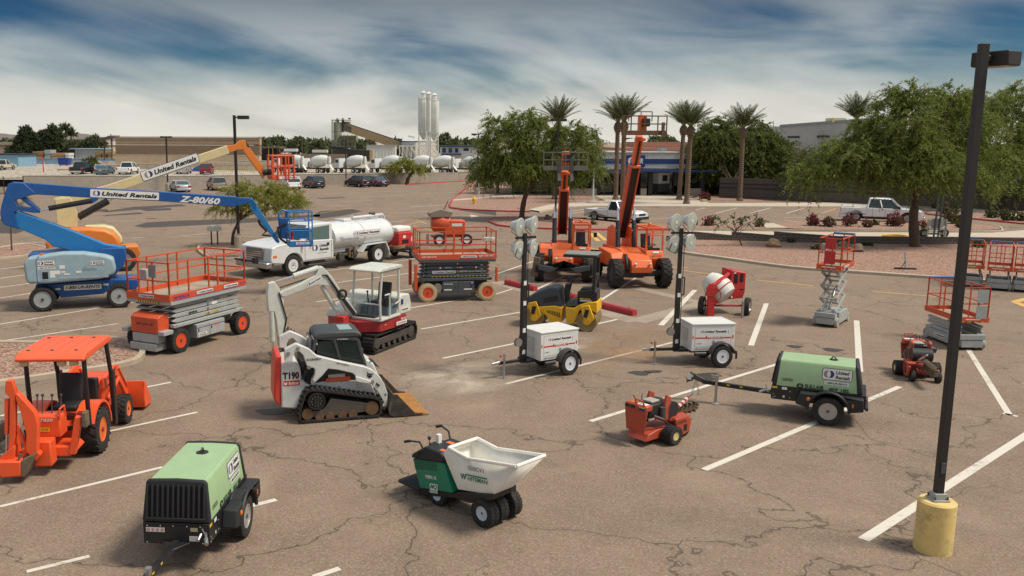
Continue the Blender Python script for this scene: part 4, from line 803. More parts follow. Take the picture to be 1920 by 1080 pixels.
for x0, x1, yt, yb, Y, lb in [(136, 160, 302, 314, 168.0, 'pale stacked concrete blocks below the blue wall'), (107, 160, 316.5, 321, 155.0, 'low line of concrete blocks at the left of the yard'), (180, 248, 309, 318, 158.0, 'row of large pale concrete blocks behind the parked cars'), (252, 300, 306, 313, 165.0, 'pale concrete blocks in front of the long block building')]:
    bld('concrete_blocks', lb, 'concrete blocks', x0, Y, [('block_row', BLK, [(x0, x1, yt, yb+2, Y, .9, 1.0)])], 'loose concrete block rows')
SC = M('yellow_scaffold_paint', (.62, .48, .20), .7)
mb = MB(); o = D(395, 322, 150.0); o.z = 1.0; r = empty('barrier_frames', o, 0, 'long row of pale yellow barrier frames behind the red off-roader', 'barriers')
for i in range(22):
    x = 396+i*4.0; a = D(x, 313+i*.15, 150.0); mb.bar((a.x, a.y, 1.0), (a.x, a.y, a.z), .09)
for yy in (313.5, 318): mb.bar(D(395, yy, 150.0), D(482, yy+2, 150.0), .09)
rel(mb, o).build('frame_rails', SC, r)
GP = gravel_mat('gravel_pile_stone', (.22, .17, .14), (.34, .28, .24), (.27, .21, .17), 5.0)
for cx, ct, w, lb in [(183, 301, 26, 'left mound of grey gravel against the blue wall'), (205, 301.5, 28, 'right mound of grey gravel beside the block building')]:
    a = D(cx, 300, 180.0); s_ = 180/FPX; h = D(cx, ct, 180.0).z-1
    o = MB().lathe([(w*s_*1.0, 0), (w*s_*.7, h*.4), (w*s_*.35, h*.8), (w*s_*.12, h*.97), (.01, h)], (0, 0, 0), (0, 0, 1), 18).build('gravel_pile', GP, loc=(a.x, a.y, 1.0)); tag(o, lb, 'gravel pile')
bushP = D(170, 320, 150.0); bushP.z = 1.0; o = empty('yard_bush', bushP, 0, 'olive green bush growing behind the black pickup', 'bush')
leafmesh('leaves', *crown([((0, 0, 1.2), (1.3, 1, 1.2))], 90, tw=4, lv=8, twl=.6, ll=.35, lw=.14, up=.5), LEAF['olive'], o); MB().path([(0, 0, 0), (0, 0, 1)], .08, 5).build('stem', bark, o)
# small yard things
def small(name, label, cat, x, y, Y, build):
    o = D(x, y, Y); o.z = 1.0; r = empty(name, o, 0, label, cat); build(r); return r
def dumpster(r):
    MB().prism([(-1, .15), (1, .15), (1.15, 1.5), (-1.15, 1.5)], 0, 1.6).build('bin_body', M('dumpster_blue', (.02, .05, .28), .5), r); MB().prism([(-1.2, 1.5), (1.2, 1.5), (1.1, 1.62), (-1.1, 1.62)], -.05, 1.7).build('lid', blue, r)
    for s_ in (-1, 1): MB().tube((s_*.7, .1, .08), (s_*.7, .25, .08), .08, n=8).build('caster', rubber, r)
small('waste_container', 'blue steel waste container before the blue wall', 'dumpster', 119, 312, 183.0, dumpster)
def drum_(r):
    MB().lathe([(.55, 0), (.6, 1.0), (.62, 1.1), (.62, 1.3), (.001, 1.4)], (0, 0, 0), (0, 0, 1), 14).build('bin_body', steeld, r); MB().lathe([(.63, 1.1), (.63, 1.3), (.4, 1.5), (.001, 1.55)], (0, 0, 0), (0, 0, 1), 14).build('lid', redl, r)
small('waste_bin', 'dark round bin with a red lid beside the blue shed', 'bin', 41, 309, 182.0, drum_)
def mast(r): MB().tube((0, 0, 0), (0, 0, 2.8), .09, .07, 8).build('pole', stickr, r); MB().tube((.25, 0, 0), (.2, 0, 1.6), .05, .05, 8).build('brace', stickw, r)
small('marker_pole', 'red and white marker pole standing in the far yard', 'pole', 82, 325, 146.0, mast)
def tarp(r): MB().prism([(-1.6, 0), (1.6, 0), (1.5, .7), (.2, 1.3), (-1.4, .5)], 0, 1.5).build('tarp', M('blue_tarp', (.03, .12, .42), .6, var=.3), r, .1)
small('tarp_heap', 'heap under a blue tarp left of the red off-roader', 'tarp', 376, 316, 152.0, tarp)
# ---------------------------------------------------------------- grey green batching plant
GS = M('grey_green_silo_metal', (.30, .31, .24), .6, dirt=.5, scale=.4); GSD = M('dark_green_grey_metal', (.14, .15, .10), .7, dirt=.5, scale=.4); Ys = 285.0
r = bld('batching_plant', 'grey green batching plant with two silos and a tan conveyor', 'industrial plant', 640, Ys, [
    ('silo', GS, [('tube', (633, 229, Ys), (633, 268, Ys), 1.35), ('tube', (633, 268, Ys), (633, 276, Ys), 1.35, .3)]), ('silo', GS, [('tube', (650, 228, Ys+3), (650, 246, Ys+3), 1.4)]), ('filter_tube', steeld, [('tube', (643, 224, Ys+1), (643, 248, Ys+1), .4)]),
    ('top_platform', GSD, [(621, 656, 224.5, 225.3, Ys-1.5, 6)]), ('vent', greyl, [('tube', (633, 222, Ys), (633, 229, Ys), .45)]), ('vent', greyl, [('tube', (643, 221, Ys), (643, 226, Ys), .35)]), ('lamp', steeld, [(653, 657, 221, 223.5, Ys, 1)]),
    ('aggregate_bin', M('olive_bin_panel', (.26, .26, .13), .7, dirt=.4, scale=.5), [(636, 668, 254, 264, Ys-3, 6)]), ('bin_frame', GSD, [(635, 669, 264, 266, Ys-3.3, 6.6)]+[(x, x+.6, 254, 264, Ys-3.25, .2) for x in (640, 645, 650, 655, 660, 665)]+[(635, 669, 258.6, 259.4, Ys-3.28, .2)]),
    ('hopper', GSD, [(640, 664, 266, 277, Ys-2, 4)])])
fr = MB()
for x in (623, 629, 637, 645, 652, 660, 667): fr.bar(D(x, 252 if x > 636 else 224, Ys-3.4), D(x, 290, Ys-3.4), .2)
for y in (247, 268, 274, 280): fr.bar(D(622, y, Ys-3.4), D(668, y, Ys-3.4), .16)
for a, b_ in ((637, 645), (645, 652), (652, 660), (660, 667)): fr.bar(D(a, 268, Ys-3.4), D(b_, 282, Ys-3.4), .12)
rel(fr, r.location).build('support_frame', GSD, r)
ld = MB()
for x in (622, 625.5): ld.bar(D(x, 226, Ys-1), D(x, 290, Ys-1), .1)
for i in range(20): ld.bar(D(622, 228+3*i, Ys-1), D(625.5, 228+3*i, Ys-1), .07)
rel(ld, r.location).build('ladder', GS, r)
cv = MB(); cv.bar(D(650, 240, Ys-6), D(754, 275, Ys-12), .5, 2.3); cv.cur = 1; cv.bar(D(650, 238.6, Ys-6), D(754, 273.4, Ys-12), 2.6, .15, up=(0, 1, 0))
rel(cv, r.location).build('conveyor', [M('tan_conveyor_side', (.42, .30, .16), .8, dirt=.3), steeld], r)
hd = MB(); hd.bar(D(645, 238, Ys-6), D(660, 243, Ys-6), 1.6, 1.6); rel(hd, r.location).build('conveyor_head', steeld, r)
cl = MB()
for x, y in ((690, 254), (722, 265)): cl.bar(D(x, y, Ys-8), D(x, 292, Ys-8), .35)
rel(cl, r.location).build('conveyor_legs', GSD, r)
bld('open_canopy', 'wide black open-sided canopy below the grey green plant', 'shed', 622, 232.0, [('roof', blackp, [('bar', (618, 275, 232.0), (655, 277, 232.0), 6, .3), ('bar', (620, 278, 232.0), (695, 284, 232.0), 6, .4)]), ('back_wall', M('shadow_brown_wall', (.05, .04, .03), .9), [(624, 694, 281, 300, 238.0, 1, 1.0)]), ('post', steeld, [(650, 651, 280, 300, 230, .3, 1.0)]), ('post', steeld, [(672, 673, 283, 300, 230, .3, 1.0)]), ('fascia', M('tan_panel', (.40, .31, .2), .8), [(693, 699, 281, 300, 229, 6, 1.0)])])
bld('white_shed', 'plain white corrugated shed beside the conveyor', 'shed', 690, 250.0, [('wall', corr_mat('white_corrugated', (.60, .60, .56), 1.5), [(687, 741, 273, 300, 250.0, 10, 1.0)]), ('roof_edge', greyl, [(686, 742, 272, 273, 249.7, 10.6)])])
# ---------------------------------------------------------------- white silos
WS = M('white_silo_metal', (.68, .69, .65), .5, dirt=.3, scale=.25); Y2 = 280.0
def silo(x, w, yt, yb, yc, Yq, label, extra=0):
    o = D(x, 300, Yq); o.z = 1.0; r = empty('tall_silo', o, 0, label, 'silo', 'white silos'); s_ = Yq/FPX; R = w/2*s_
    mb = MB(); top = D(x, yt, Yq).z-1; bot = D(x, yb, Yq).z-1; cone = D(x, yc, Yq).z-1
    mb.lathe([(.35, cone), (R, bot), (R, top), (R*.9, top+.35), (.01, top+.6)], (0, 0, 0), (0, 0, 1), 28); mb.build('silo_shell', WS, r)
    mb = MB(); mb.lathe([(.8, top+.4), (.8, top+1.8), (1.0, top+2.0), (.01, top+2.7)], (extra, 0, 0), (0, 0, 1), 12); mb.build('dust_filter', WS, r)
    mb = MB()
    n = 10; hz = top+.9
    for i in range(n): a = 2*PI*i/n; mb.bar((R*1.05*math.cos(a), R*1.05*math.sin(a), top), (R*1.05*math.cos(a), R*1.05*math.sin(a), hz+.2), .1)
    for z in (hz-.4, hz+.2): mb.path([(R*1.05*math.cos(2*PI*i/20), R*1.05*math.sin(2*PI*i/20), z) for i in range(20)], .07, 5, closed=True)
    mb.build('guard_rail', WS, r)
    mb = MB(); g_ = 0
    for sx in (-1, 1):
        for sy in (-1, 1): mb.bar((sx*R*.9, sy*R*.9, 0), (sx*R*.85, sy*R*.85, bot+.3), .3)
        for z0, z1 in ((.5, bot*.5), (bot*.5, bot)):
            mb.bar((sx*R*.9, -R*.9, z0), (sx*R*.9, R*.9, z1), .14); mb.bar((-R*.9*sx, -R*.9, z0), (R*.9*sx, -R*.9, z1), .14)
    for z in (bot*.5, bot): mb.box(-R*.95, R*.95, -R*.95-.08, -R*.95+.08, z-.1, z+.1); mb.box(-R*.95, R*.95, R*.95-.08, R*.95+.08, z-.1, z+.1)
    mb.build('support_frame', WS, r)
    mb = MB()
    for dx in (-.25, .25): mb.bar((R*.6+dx, -R*1.12, 1), (R*.6+dx, -R*1.12, top), .09)
    for i in range(int(top/.8)): mb.bar((R*.6-.25, -R*1.12, 1+.8*i), (R*.6+.25, -R*1.12, 1+.8*i), .06)
    mb.build('ladder', WS, r); return r
silo(794, 20, 186, 248, 262, Y2, 'leftmost and tallest white silo with dark filter on top', 0); silo(803.5, 9, 188, 248, 256, Y2-3.5, 'slim white silo between the two wide ones'); silo(814, 17.5, 190, 250, 264, Y2+2, 'right white silo with domed filter on top')
r = bld('frame_plant', 'white steel conveyor frame at the foot of the white silos', 'industrial frame', 770, 262.0, [('deck', WS, [(748, 800, 273, 275, 262.0, 6)]), ('roof', M('navy_roof', (.03, .05, .12), .6), [(748, 782, 264.5, 266.5, 266.0, 8)]), ('cabin', WS, [(753, 780, 266.5, 300, 267.0, 6, 1.0)])])
fr = MB()
for i, x in enumerate((749, 755, 763, 771, 779, 787, 795, 801)):
    fr.bar(D(x, 275, 261.0), D(x, 298, 261.0), .22)
    if i: fr.bar(D(x-7, 276, 261.0), D(x, 296, 261.0), .13)
fr.bar(D(770, 277, 259.0), D(797, 305, 259.0), .4); fr.bar(D(765, 255, 265.0), D(778, 258, 265.0), .5, .5)
rel(fr, r.location).build('steel_frame', WS, r)
bld('blue_roof_office', 'white two-storey office with navy roof line right of the silos', 'building', 826, 235.0, [('wall', white, [(826, 900, 276, 300, 235.0, 10, 1.0)]), ('roof', M('navy_roof', (.03, .05, .12), .6), [(824, 902, 273, 275.8, 234.0, 12)]), ('awning', M('navy_roof', (.03, .05, .12), .6), [(828, 865, 288, 291, 233.0, 2)]), ('window_pane', glass, [(829, 836, 278, 286, 234.9, .2)]), ('window_pane', glass, [(841, 848, 278, 286, 234.9, .2)]), ('window_pane', glass, [(853, 859, 278, 286, 234.9, .2)]), ('window_pane', glass, [(869, 879, 278, 283, 234.9, .2)])])
def upole(x, yt, lb, Y=260.0, col=None):
    o = D(x, 290, Y); o.z = 1; r = empty('utility_pole', o, 0, lb, 'utility pole', 'utility poles'); h = D(x, yt, Y).z-1
    MB().tube((0, 0, 0), (0, 0, h), .2, .13, 8).build('pole', bark, r); MB().bar((-1, 0, h-.6), (1, 0, h-.6), .15).build('crossarm', bark, r)
for a in [(567, 257, 'utility pole rising behind the open yard, left one'), (611, 255, 'utility pole rising left of the grey green plant'), (210, 251, 'short utility pole above the carport'), (702, 262, 'short utility pole under the conveyor'), (1195, 262, 'utility pole above the office roof beside the raised boom'), (108, 258, 'thin utility pole in front of the conifer')]: upole(*a)
# ---------------------------------------------------------------- mountains
def ridge(name, X, Y, base, col, lb):
    rr = random.Random(len(name)*7+int(Y)); rows = []
    pts = X; n = 60
    def hgt(x):
        for i in range(len(pts)-1):
            if pts[i][0] <= x <= pts[i+1][0]:
                t = (x-pts[i][0])/(pts[i+1][0]-pts[i][0]); return pts[i][1]*(1-t)+pts[i+1][1]*t
        return pts[-1][1]
    top = []; x0, x1 = pts[0][0], pts[-1][0]
    for i in range(n+1):
        x = x0+(x1-x0)*i/n; top.append(D(x, hgt(x)+.5*math.sin(i*1.7)+rr.uniform(-.3, .3), Y))
    rows = []
    for k, (fz, dy) in enumerate(((0, -900), (.45, -420), (.8, -150), (1, 0), (.6, 300), (0, 900))):
        rows.append([(p.x+rr.uniform(-20, 20), Y+dy+rr.uniform(-60, 60), base+(p.z-base)*fz) for p in top])
    mb = MB(); mb.grid(rows); o = mb.build(name, col); o['kind'] = 'structure'
MT = M('desert_mountain_rock', (.16, .14, .13), .95, var=.3, scale=.004)
ridge('mountains', [(-120, 262), (-40, 252), (10, 250), (40, 254), (90, 256), (130, 249), (150, 250), (190, 257), (260, 262), (400, 263)], 6000.0, -10, MT, '')
ridge('mountains', [(380, 266), (460, 261), (560, 262.5), (640, 262), (760, 264), (900, 266), (1000, 267)], 7000.0, -10, MT, '')
# ---------------------------------------------------------------- office building
NAVY = M('navy_band', (.012, .045, .17), .5, var=.05); OFW = corr_mat('white_ribbed_parapet', (.66, .65, .60), .35, .5); SGL = M('storefront_glass', (.015, .017, .02), .06, var=.05, spec=.7)
Yo = 103.0; oo = D(1158, 366, Yo); oo.z = 0; r = empty('office_building', oo, 0, 'low office with white ribbed parapet, navy band and dark storefront', 'building')
def ob(nm, m, rects, bev=0, par=None):
    mb = MB()
    for q in rects: bx(mb, *q)
    return rel(mb, oo).build(nm, m, par or r, bev)
ob('parapet', OFW, [(960, 1315, 286, 316, Yo, 14)]); ob('navy_band', NAVY, [(960, 1315.3, 297, 307.5, Yo-.04, .2)]); ob('parapet_cap', greyl, [(960, 1316, 285, 286.3, Yo-.1, 14.3)])
ob('canopy', NAVY, [(960, 1352, 317.5, 323, Yo-1.8, 4)]); ob('soffit', greyd, [(960, 1350, 323, 324, Yo-1.6, 5)])
ob('storefront_glass', SGL, [(960, 1320, 324, 368, Yo+2.4, .2, 0)]); ob('side_wall', M('brown_panel_wall', (.05, .04, .035), .9), [(1318, 1352, 300, 368, Yo+3, 12, 0)])
for x in (985, 1030, 1075, 1121, 1170, 1222, 1262, 1315): ob('mullion', M('dark_aluminium', (.04, .038, .035), .5, .5), [(x, x+1.6, 324, 368, Yo+2.25, .15, 0)])
for x in (1119, 1217, 1314): ob('column', blackp, [(x, x+6, 323, 368, Yo-1.0, .8, 0)])
for x0, x1, lb in ((1062, 1118, ''), (1172, 1188, ''), (1202, 1212, ''), (1291, 1314, '')): ob('planter_wall', CMU, [(x0, x1, 353.5, 368, Yo-1.2, .5, 0)])
ob('door_frame', greyl, [(1229, 1230, 330, 368, Yo+2.2, .1, 0)]); 
for x0, x1 in ((1218, 1232), (1296, 1306)): ob('window_poster', M('dim_poster', (.22, .22, .2), .7), [(x0, x1, 336, 343, Yo+2.2, .08)])
ob('roof_deck', M('brick_roof', (.40, .20, .15), .9), [(1160, 1312, 277, 283, Yo+60, 20)])
ob('roof_unit', greyl, [(1240, 1250, 277, 284, Yo+6, 2)])
sg = ob('sign_box', NAVY, [(1173, 1209, 291, 313, Yo-.45, .42)])
a = D(1173, 313, Yo-.45)-oo; p = Plate((a.x, a.y, a.z), (1, 0, 0), (0, 0, 1)); w_ = (D(1209, 291, Yo-.45)-D(1173, 313, Yo-.45)); p.disc(w_.x*.3, w_.z*.52, .42, .42, stickw, .01); p.disc(w_.x*.36, w_.z*.52, .27, .32, stickb, .014); p.disc(w_.x*.62, w_.z*.52, .42, .42, stickg, .008); p.text('UR', w_.x*.55, w_.z*.28, w_.x*.38, w_.z*.45, stickw, .03, .2, .016); p.build('sign_face', sg)
# red tiled house row behind the office
bld('tiled_roof_building', 'distant building with red tiled roof seen over the office', 'building', 1210, 175.0, [('wall', PALEB, [(1196, 1330, 276, 300, 175.0, 10, 0)]), ('roof', M('brick_roof', (.40, .20, .15), .9), [(1194, 1332, 266, 276, 174.0, 12)])])
# dark perimeter wall
wl = empty('perimeter_wall', G(1315, 366), 0, 'long dark brown block wall with two painted black shadow lines behind the trees', 'wall'); A0 = G(1315, 366)
mb = MB(); a = D(1350, 333, 99.0); b_ = D(1940, 345, 80.0)
def slab3(mb, A, B, z0, z1, t=.25):
    d = (B-A).normalized(); n = Vector((-d.y, d.x, 0))*t; v = [(A.x, A.y, z0), (B.x, B.y, z0), (B.x+n.x, B.y+n.y, z0), (A.x+n.x, A.y+n.y, z0), (A.x, A.y, z1), (B.x, B.y, z1), (B.x+n.x, B.y+n.y, z1), (A.x+n.x, A.y+n.y, z1)]
    mb.add(v, [(3, 2, 1, 0), (4, 5, 6, 7), (0, 1, 5, 4), (1, 2, 6, 5), (2, 3, 7, 6), (3, 0, 4, 7)])
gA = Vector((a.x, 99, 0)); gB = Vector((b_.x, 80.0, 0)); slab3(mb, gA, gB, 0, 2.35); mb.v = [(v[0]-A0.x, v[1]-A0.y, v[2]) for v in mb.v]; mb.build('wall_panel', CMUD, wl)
for z in (1.2, 1.65):
    mb = MB(); slab3(mb, gA+Vector((0, -.06, 0)), gB+Vector((0, -.06, 0)), z, z+.12, .05); mb.v = [(v[0]-A0.x, v[1]-A0.y, v[2]) for v in mb.v]; mb.build('rail', blackp, wl)  # black strips stand in for the shadow lines of the wall's grooves
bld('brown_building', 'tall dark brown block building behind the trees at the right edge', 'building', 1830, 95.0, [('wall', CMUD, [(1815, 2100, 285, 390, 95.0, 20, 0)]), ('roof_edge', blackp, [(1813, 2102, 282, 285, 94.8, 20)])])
WHW = corr_mat('pale_ribbed_warehouse', (.42, .43, .42), 1.5, .6)
o = D(1465, 340, 165.0); o.z = 0; r = empty('warehouse', o, 0, 'large pale grey ribbed warehouse behind the trees', 'building'); mb = MB()
P0 = D(1462, 237, 165.0); P1 = D(1700, 219, 150.0); v0 = [(P0.x, P0.y, 0), (P1.x, P1.y, 0), (P1.x, P1.y, P1.z), (P0.x, P0.y, P0.z)]; mb.add(v0+[(q[0]+5, q[1]+40, q[2]) for q in v0], [(0, 1, 2, 3), (7, 6, 5, 4), (3, 2, 6, 7), (4, 0, 3, 7), (1, 5, 6, 2)]); rel(mb, o).build('wall', WHW, r)
mb = MB(); mb.bar(P0+Vector((0, -.1, .1)), P1+Vector((0, -.1, .1)), .3, .4); rel(mb, o).build('roof_trim', M('roof_trim_blue', (.25, .3, .33), .5), r)
mb = MB(); a = D(1562, 221, 158.0); b_ = D(1586, 230, 158.0); mb.box(a.x, b_.x, 158, 161, b_.z, a.z); rel(mb, o).build('roof_unit', cream, r)
for x, y in ((1490, 257), (1546, 256)):
    mb = MB(); a = D(x, y, 158.0); mb.box(a.x-.5, a.x+.5, 157, 160, a.z-.2, a.z+.2); rel(mb, o).build('wall_light', blackp, r)
mb = MB(); a = D(1478, 300, 157.0); b_ = D(1530, 345, 157.0); mb.box(a.x, b_.x, 156.5, 157, 0, a.z); rel(mb, o).build('loading_door', greyd, r)
for i, x in enumerate((1473, 1477, 1494, 1498)):
    P_ = D(x, 333, 120.0); P_.z = 0; o = empty('bollard', P_, 0, ['leftmost yellow bollard seen over the dark wall', 'second yellow bollard from the left over the dark wall', 'third yellow bollard from the left over the dark wall', 'rightmost yellow bollard seen over the dark wall'][i], 'bollard', 'yellow bollards'); h = D(x, 326, 120.0).z
    MB().lathe([(.13, 0), (.13, h), (.08, h+.08), (.001, h+.1)], (0, 0, 0), (0, 0, 1), 12).build('post', sticky, o); MB().lathe([(.135, h*.8), (.135, h*.86)], (0, 0, 0), (0, 0, 1), 12).build('band', black, o)
# flagpole
B = G(1112, 382); r = empty('flagpole', B, 0, 'white flagpole with a hanging striped flag beside the broad tree', 'flagpole'); T = D(1116, 234, B.y)-B
MB().tube((0, 0, .3), tuple(T), .09, .04, 10).build('pole', white, r); MB().lathe([(.7, 0), (.7, .2), (.5, .25), (.14, .5), (.001, .5)], (0, 0, 0), (0, 0, 1), 16).build('foot', concrete, r); MB().sph(tuple(T), .09).build('finial', chrome, r)
mb = MB(); rows = []; nst = 13
for i in range(nst+1):
    u = i/nst; rows.append([(T.x+.08+.55*u+.12*math.sin(v_*5)*u, -.15*math.sin(u*9+v_*3), T.z-.35-1.3*v_-u*1.4) for v_ in [j/8 for j in range(9)]])
for i in range(nst): mb.cur = i % 2; mb.grid([rows[i], rows[i+1]])
mb.cur = 2; mb.grid([[(p[0]-.012, p[1]-.03, p[2]) for p in rw[:5]] for rw in rows[:6]])
mb.build('flag', [stickr, stickw, stickb], r)
# yellow hydrant
B = G(889, 384); r = empty('fire_hydrant', B, 0, 'yellow fire hydrant on the gravel left of the broad tree', 'fire hydrant')
MB().lathe([(.22, 0), (.22, .06), (.14, .08), (.14, .5), (.19, .53), (.19, .6), (.13, .72), (.05, .78), (.05, .84), (.001, .84)], (0, 0, 0), (0, 0, 1), 14).build('barrel', yellow, r, 0)
mb = MB(); mb.tube((-.24, 0, .42), (.24, 0, .42), .07, n=10); mb.build('side_outlets', yellow, r); MB().tube((0, -.25, .36), (0, 0, .36), .09, n=10).build('front_outlet', yellow, r)
# mailboxes on posts
for x, lb in ((397, 'left white mailbox on a thin black post at the tree island'), (408.5, 'right white mailbox on a thin black post at the tree island')):
    B = G(x, 461); r = empty('mailbox', B, 0, lb, 'mailbox', 'mailboxes at the tree island'); h = D(x, 431, B.y).z
    MB().bar((0, 0, 0), (0, 0, h), .07).build('post', black, r); mb = MB(); mb.prism([(-.2, 0), (.2, 0), (.2, .2), (.14, .29), (0, .33), (-.14, .29), (-.2, .2)], -.3, .35); mb.v = [(v[0], v[1], v[2]+h-.05) for v in mb.v]; mb.build('box', white, r, .01); MB().box(-.17, .17, -.315, -.3, h-.02, h+.18).build('door', offwhite, r)
# yellow hose coil, dropped broom head, red bumper beams
B = G(1678, 447); r = empty('hose_coil', B, 0, 'coiled yellow hose lying on the walk behind the low wall', 'hose'); mb = MB()
mb.path([( .75*math.cos(a)*(1+.02*math.sin(7*a)), .75*math.sin(a), .15+.03*math.sin(2.3*a)) for a in [i*.3 for i in range(84)]], .05, 7); mb.build('hose', yellow, r); MB().tube((.7, 0, .15), (.95, -.1, .15), .06, .04, 8).build('nozzle', steel, r)
B = G(1697, 508); r = empty('broom_head', B, rad(-8), 'black push broom head with stub handle lying in the gravel', 'broom'); mb = MB(); mb.box(-.5, .5, -.1, .1, .08, .16); mb.build('head', black, r, .01); mb = MB(); mb.box(-.5, .5, -.13, .08, .1-.1, .1); mb.build('bristles', blackp, r); MB().tube((0, 0, .15), (-.02, .2, .95), .035, n=8).build('handle', steel, r); MB().bar((-.2, 0, .15), (0, .03, .5), .03).build('brace', steeld, r)
for (A, Bq, lb) in [((949, 533), (1004, 546), 'red painted beam lying behind the left light tower'), ((1050, 555), (1080, 562), 'red painted beam hidden behind the yellow roller'), ((1120, 575), (1190, 592), 'long red painted beam right of the yellow roller')]:
    a = G(*A); b_ = G(*Bq); d = b_-a; r = empty('parking_bumper', a, math.atan2(d.y, d.x), lb, 'bumper', 'red beams on the concrete gutter'); L_ = d.length
    mb = MB(); mb.prism([(-.12, 0), (.12, 0), (.11, .17), (.06, .23), (-.06, .23), (-.11, .17)], 0, L_, 'x'); mb.build('beam', REDK, r, .01)
    for x in (.3, L_-.3): MB().tube((x, 0, .22), (x, 0, .25), .03, n=8).build('bolt', steeld, r)
# ---------------------------------------------------------------- cars
def car(P, yaw, kind, col, label, group=None, L_=None, z=0.0, cat=None, scale=1.0):
    """local x forward (rear at -), y left"""
    spec = {'sedan': (4.7, 1.8, .92, 1.42), 'suv': (4.6, 1.85, 1.02, 1.70), 'hatch': (4.6, 1.85, 1.0, 1.62), 'pickup': (5.4, 1.9, 1.02, 1.82), 'truck': (5.9, 2.0, 1.15, 1.92)}[kind]
    L_, W_, belt, roof = spec; H = L_/2; w = W_/2; big = kind in ('pickup', 'truck', 'suv')
    r = empty('parked_car' if kind in ('sedan', 'suv', 'hatch') else 'pickup_truck', Vector((P.x, P.y, z)), yaw, label, cat or ('car' if kind != 'pickup' and kind != 'truck' else 'pickup truck'), group)
    wr = .40 if kind == 'truck' else (.37 if big else .32); xr, xf = -H*.60, H*.64; gc = .30 if big else .2
    def arch(cx, rr): return [(cx+rr*math.cos(rad(a)), wr+rr*math.sin(rad(a))) for a in (175, 150, 120, 90, 60, 30, 5)]
    rr = wr*1.22
    hood = belt-.03; fr = [(H-.03, hood-.32), (H-.12, hood-.14), (H-.6, hood)]
    if kind in ('pickup', 'truck'): tail = [(-H+.02, belt-.02), (-H, gc+.25)]
    elif kind == 'sedan': tail = [(-H+.25, belt+.02), (-H+.03, belt-.12), (-H, gc+.3)]
    else: tail = [(-H+.08, belt), (-H, belt-.25), (-H, gc+.3)]
    low = [(-H+.03, gc)]+arch(xr, rr)[::1]+arch(xf, rr)+[(H-.1, gc), (H, gc+.12), (H, hood-.4)]
    body = MB()
    if kind in ('pickup', 'truck'):
        cab0 = -H*.10 if kind == 'pickup' else -H*.34
        body.prism([p for p in low]+fr+[(cab0, belt)]+[(cab0, belt-.5), (-H+.12, belt-.5), (-H+.12, belt)]+tail, -w, w)
        for s_ in (-1, 1): body.prism([(-H+.05, belt-.55), (cab0, belt-.55), (cab0, belt+.0), (-H+.05, belt+.0)], s_*w, s_*(w-.1))
    else: body.prism(low+fr+[(H*.42, belt)]+tail, -w, w)
    body.build('body', col, r, .05, 2)
    if kind == 'sedan': bt = (-H*.72, H*.42); tp = (-H*.38, H*.12)
    elif kind in ('suv', 'hatch'): bt = (-H*.97, H*.44); tp = (-H*.86, H*.14)
    elif kind == 'pickup': bt = (-H*.10, H*.37); tp = (-H*.04, H*.19)
    else: bt = (-H*.34, H*.48); tp = (-H*.29, H*.24)
    ins, tin = .05, .26
    def ring(x0, x1, yy, z): return [(x0, -yy, z), (x1, -yy, z), (x1, yy, z), (x0, yy, z)]
    gh = MB(); gh.add(ring(bt[0], bt[1], w-ins, belt-.02)+ring(tp[0], tp[1], w-tin, roof-.06), [(0, 1, 5, 4), (1, 2, 6, 5), (2, 3, 7, 6), (3, 0, 4, 7), (4, 5, 6, 7)]); gh.build('windows', glass, r)
    rf = MB(); rf.add(ring(tp[0]-.04, tp[1]+.04, w-tin+.02, roof-.075)+ring(tp[0]+.08, tp[1]-.12, w-tin-.1, roof), [(3, 2, 1, 0), (0, 1, 5, 4), (1, 2, 6, 5), (2, 3, 7, 6), (3, 0, 4, 7), (4, 5, 6, 7)]); rf.build('roof', col, r, .02)
    pl = MB(); bb = ring(bt[0], bt[1], w-ins+.01, belt-.03); tt = ring(tp[0], tp[1], w-tin+.015, roof-.06)
    for i in range(4): pl.bar(bb[i], tt[i], .09, .09)
    mids = [.5] if kind in ('sedan',) else ([.42, .72] if kind in ('suv', 'hatch') else ([.45] if kind == 'truck' else []))
    for t in mids:
        for s_ in (0, 1):
            a0, a1 = (0, 1) if s_ == 0 else (3, 2); p = Vector(bb[a0]).lerp(Vector(bb[a1]), t); q = Vector(tt[a0]).lerp(Vector(tt[a1]), t); pl.bar(p, q, .08, .05)
    pl.build('pillars', col, r)
    for x in (xr, xf):
        for s_ in (-1, 1): wheel(r, x, s_*(w-.12), wr, wr, .22, wr*.62, M('alloy', (.42, .42, .43), .35, .6), s_, 'smooth', n=18, holes=5)
    rest = MB(); rest.box(-H+.3, H-.3, -w+.2, w-.2, gc-.05, gc+.5); rest.build('underbody', blackp, r)
    for s_ in (-1, 1):
        y0 = s_*(w-.12)
        MB().box(H-.16, H+.01, y0-s_*.34, y0+s_*.1, hood-.34, hood-.16).build('headlight', lampw, r, .02)
        tz = (belt-.30, belt-.08) if kind == 'sedan' else (belt-.42, belt-.08); MB().box(-H-.012, -H+.1, y0-s_*(.28 if kind == 'sedan' else .04), y0+s_*.1, *tz).build('tail_light', redl, r, .01)
        MB().box(H*.36, H*.46, s_*(w-.02), s_*(w+.2), belt, belt+.16).build('mirror', col if kind != 'truck' else black, r, .02)
    MB().box(H-.02, H+.02, -w*.5, w*.5, hood-.36, hood-.18).build('grille', blackp, r)
    MB().box(-H-.1 if big else -H-.03, -H+.05, -w*.96, w*.96, gc+.05, gc+.27).build('rear_bumper', chrome if kind in ('pickup', 'truck') else col, r, .03); MB().box(H-.05, H+(.1 if big else .03), -w*.96, w*.96, gc, gc+.24).build('front_bumper', chrome if kind == 'truck' else (blackp if kind == 'pickup' else col), r, .03)
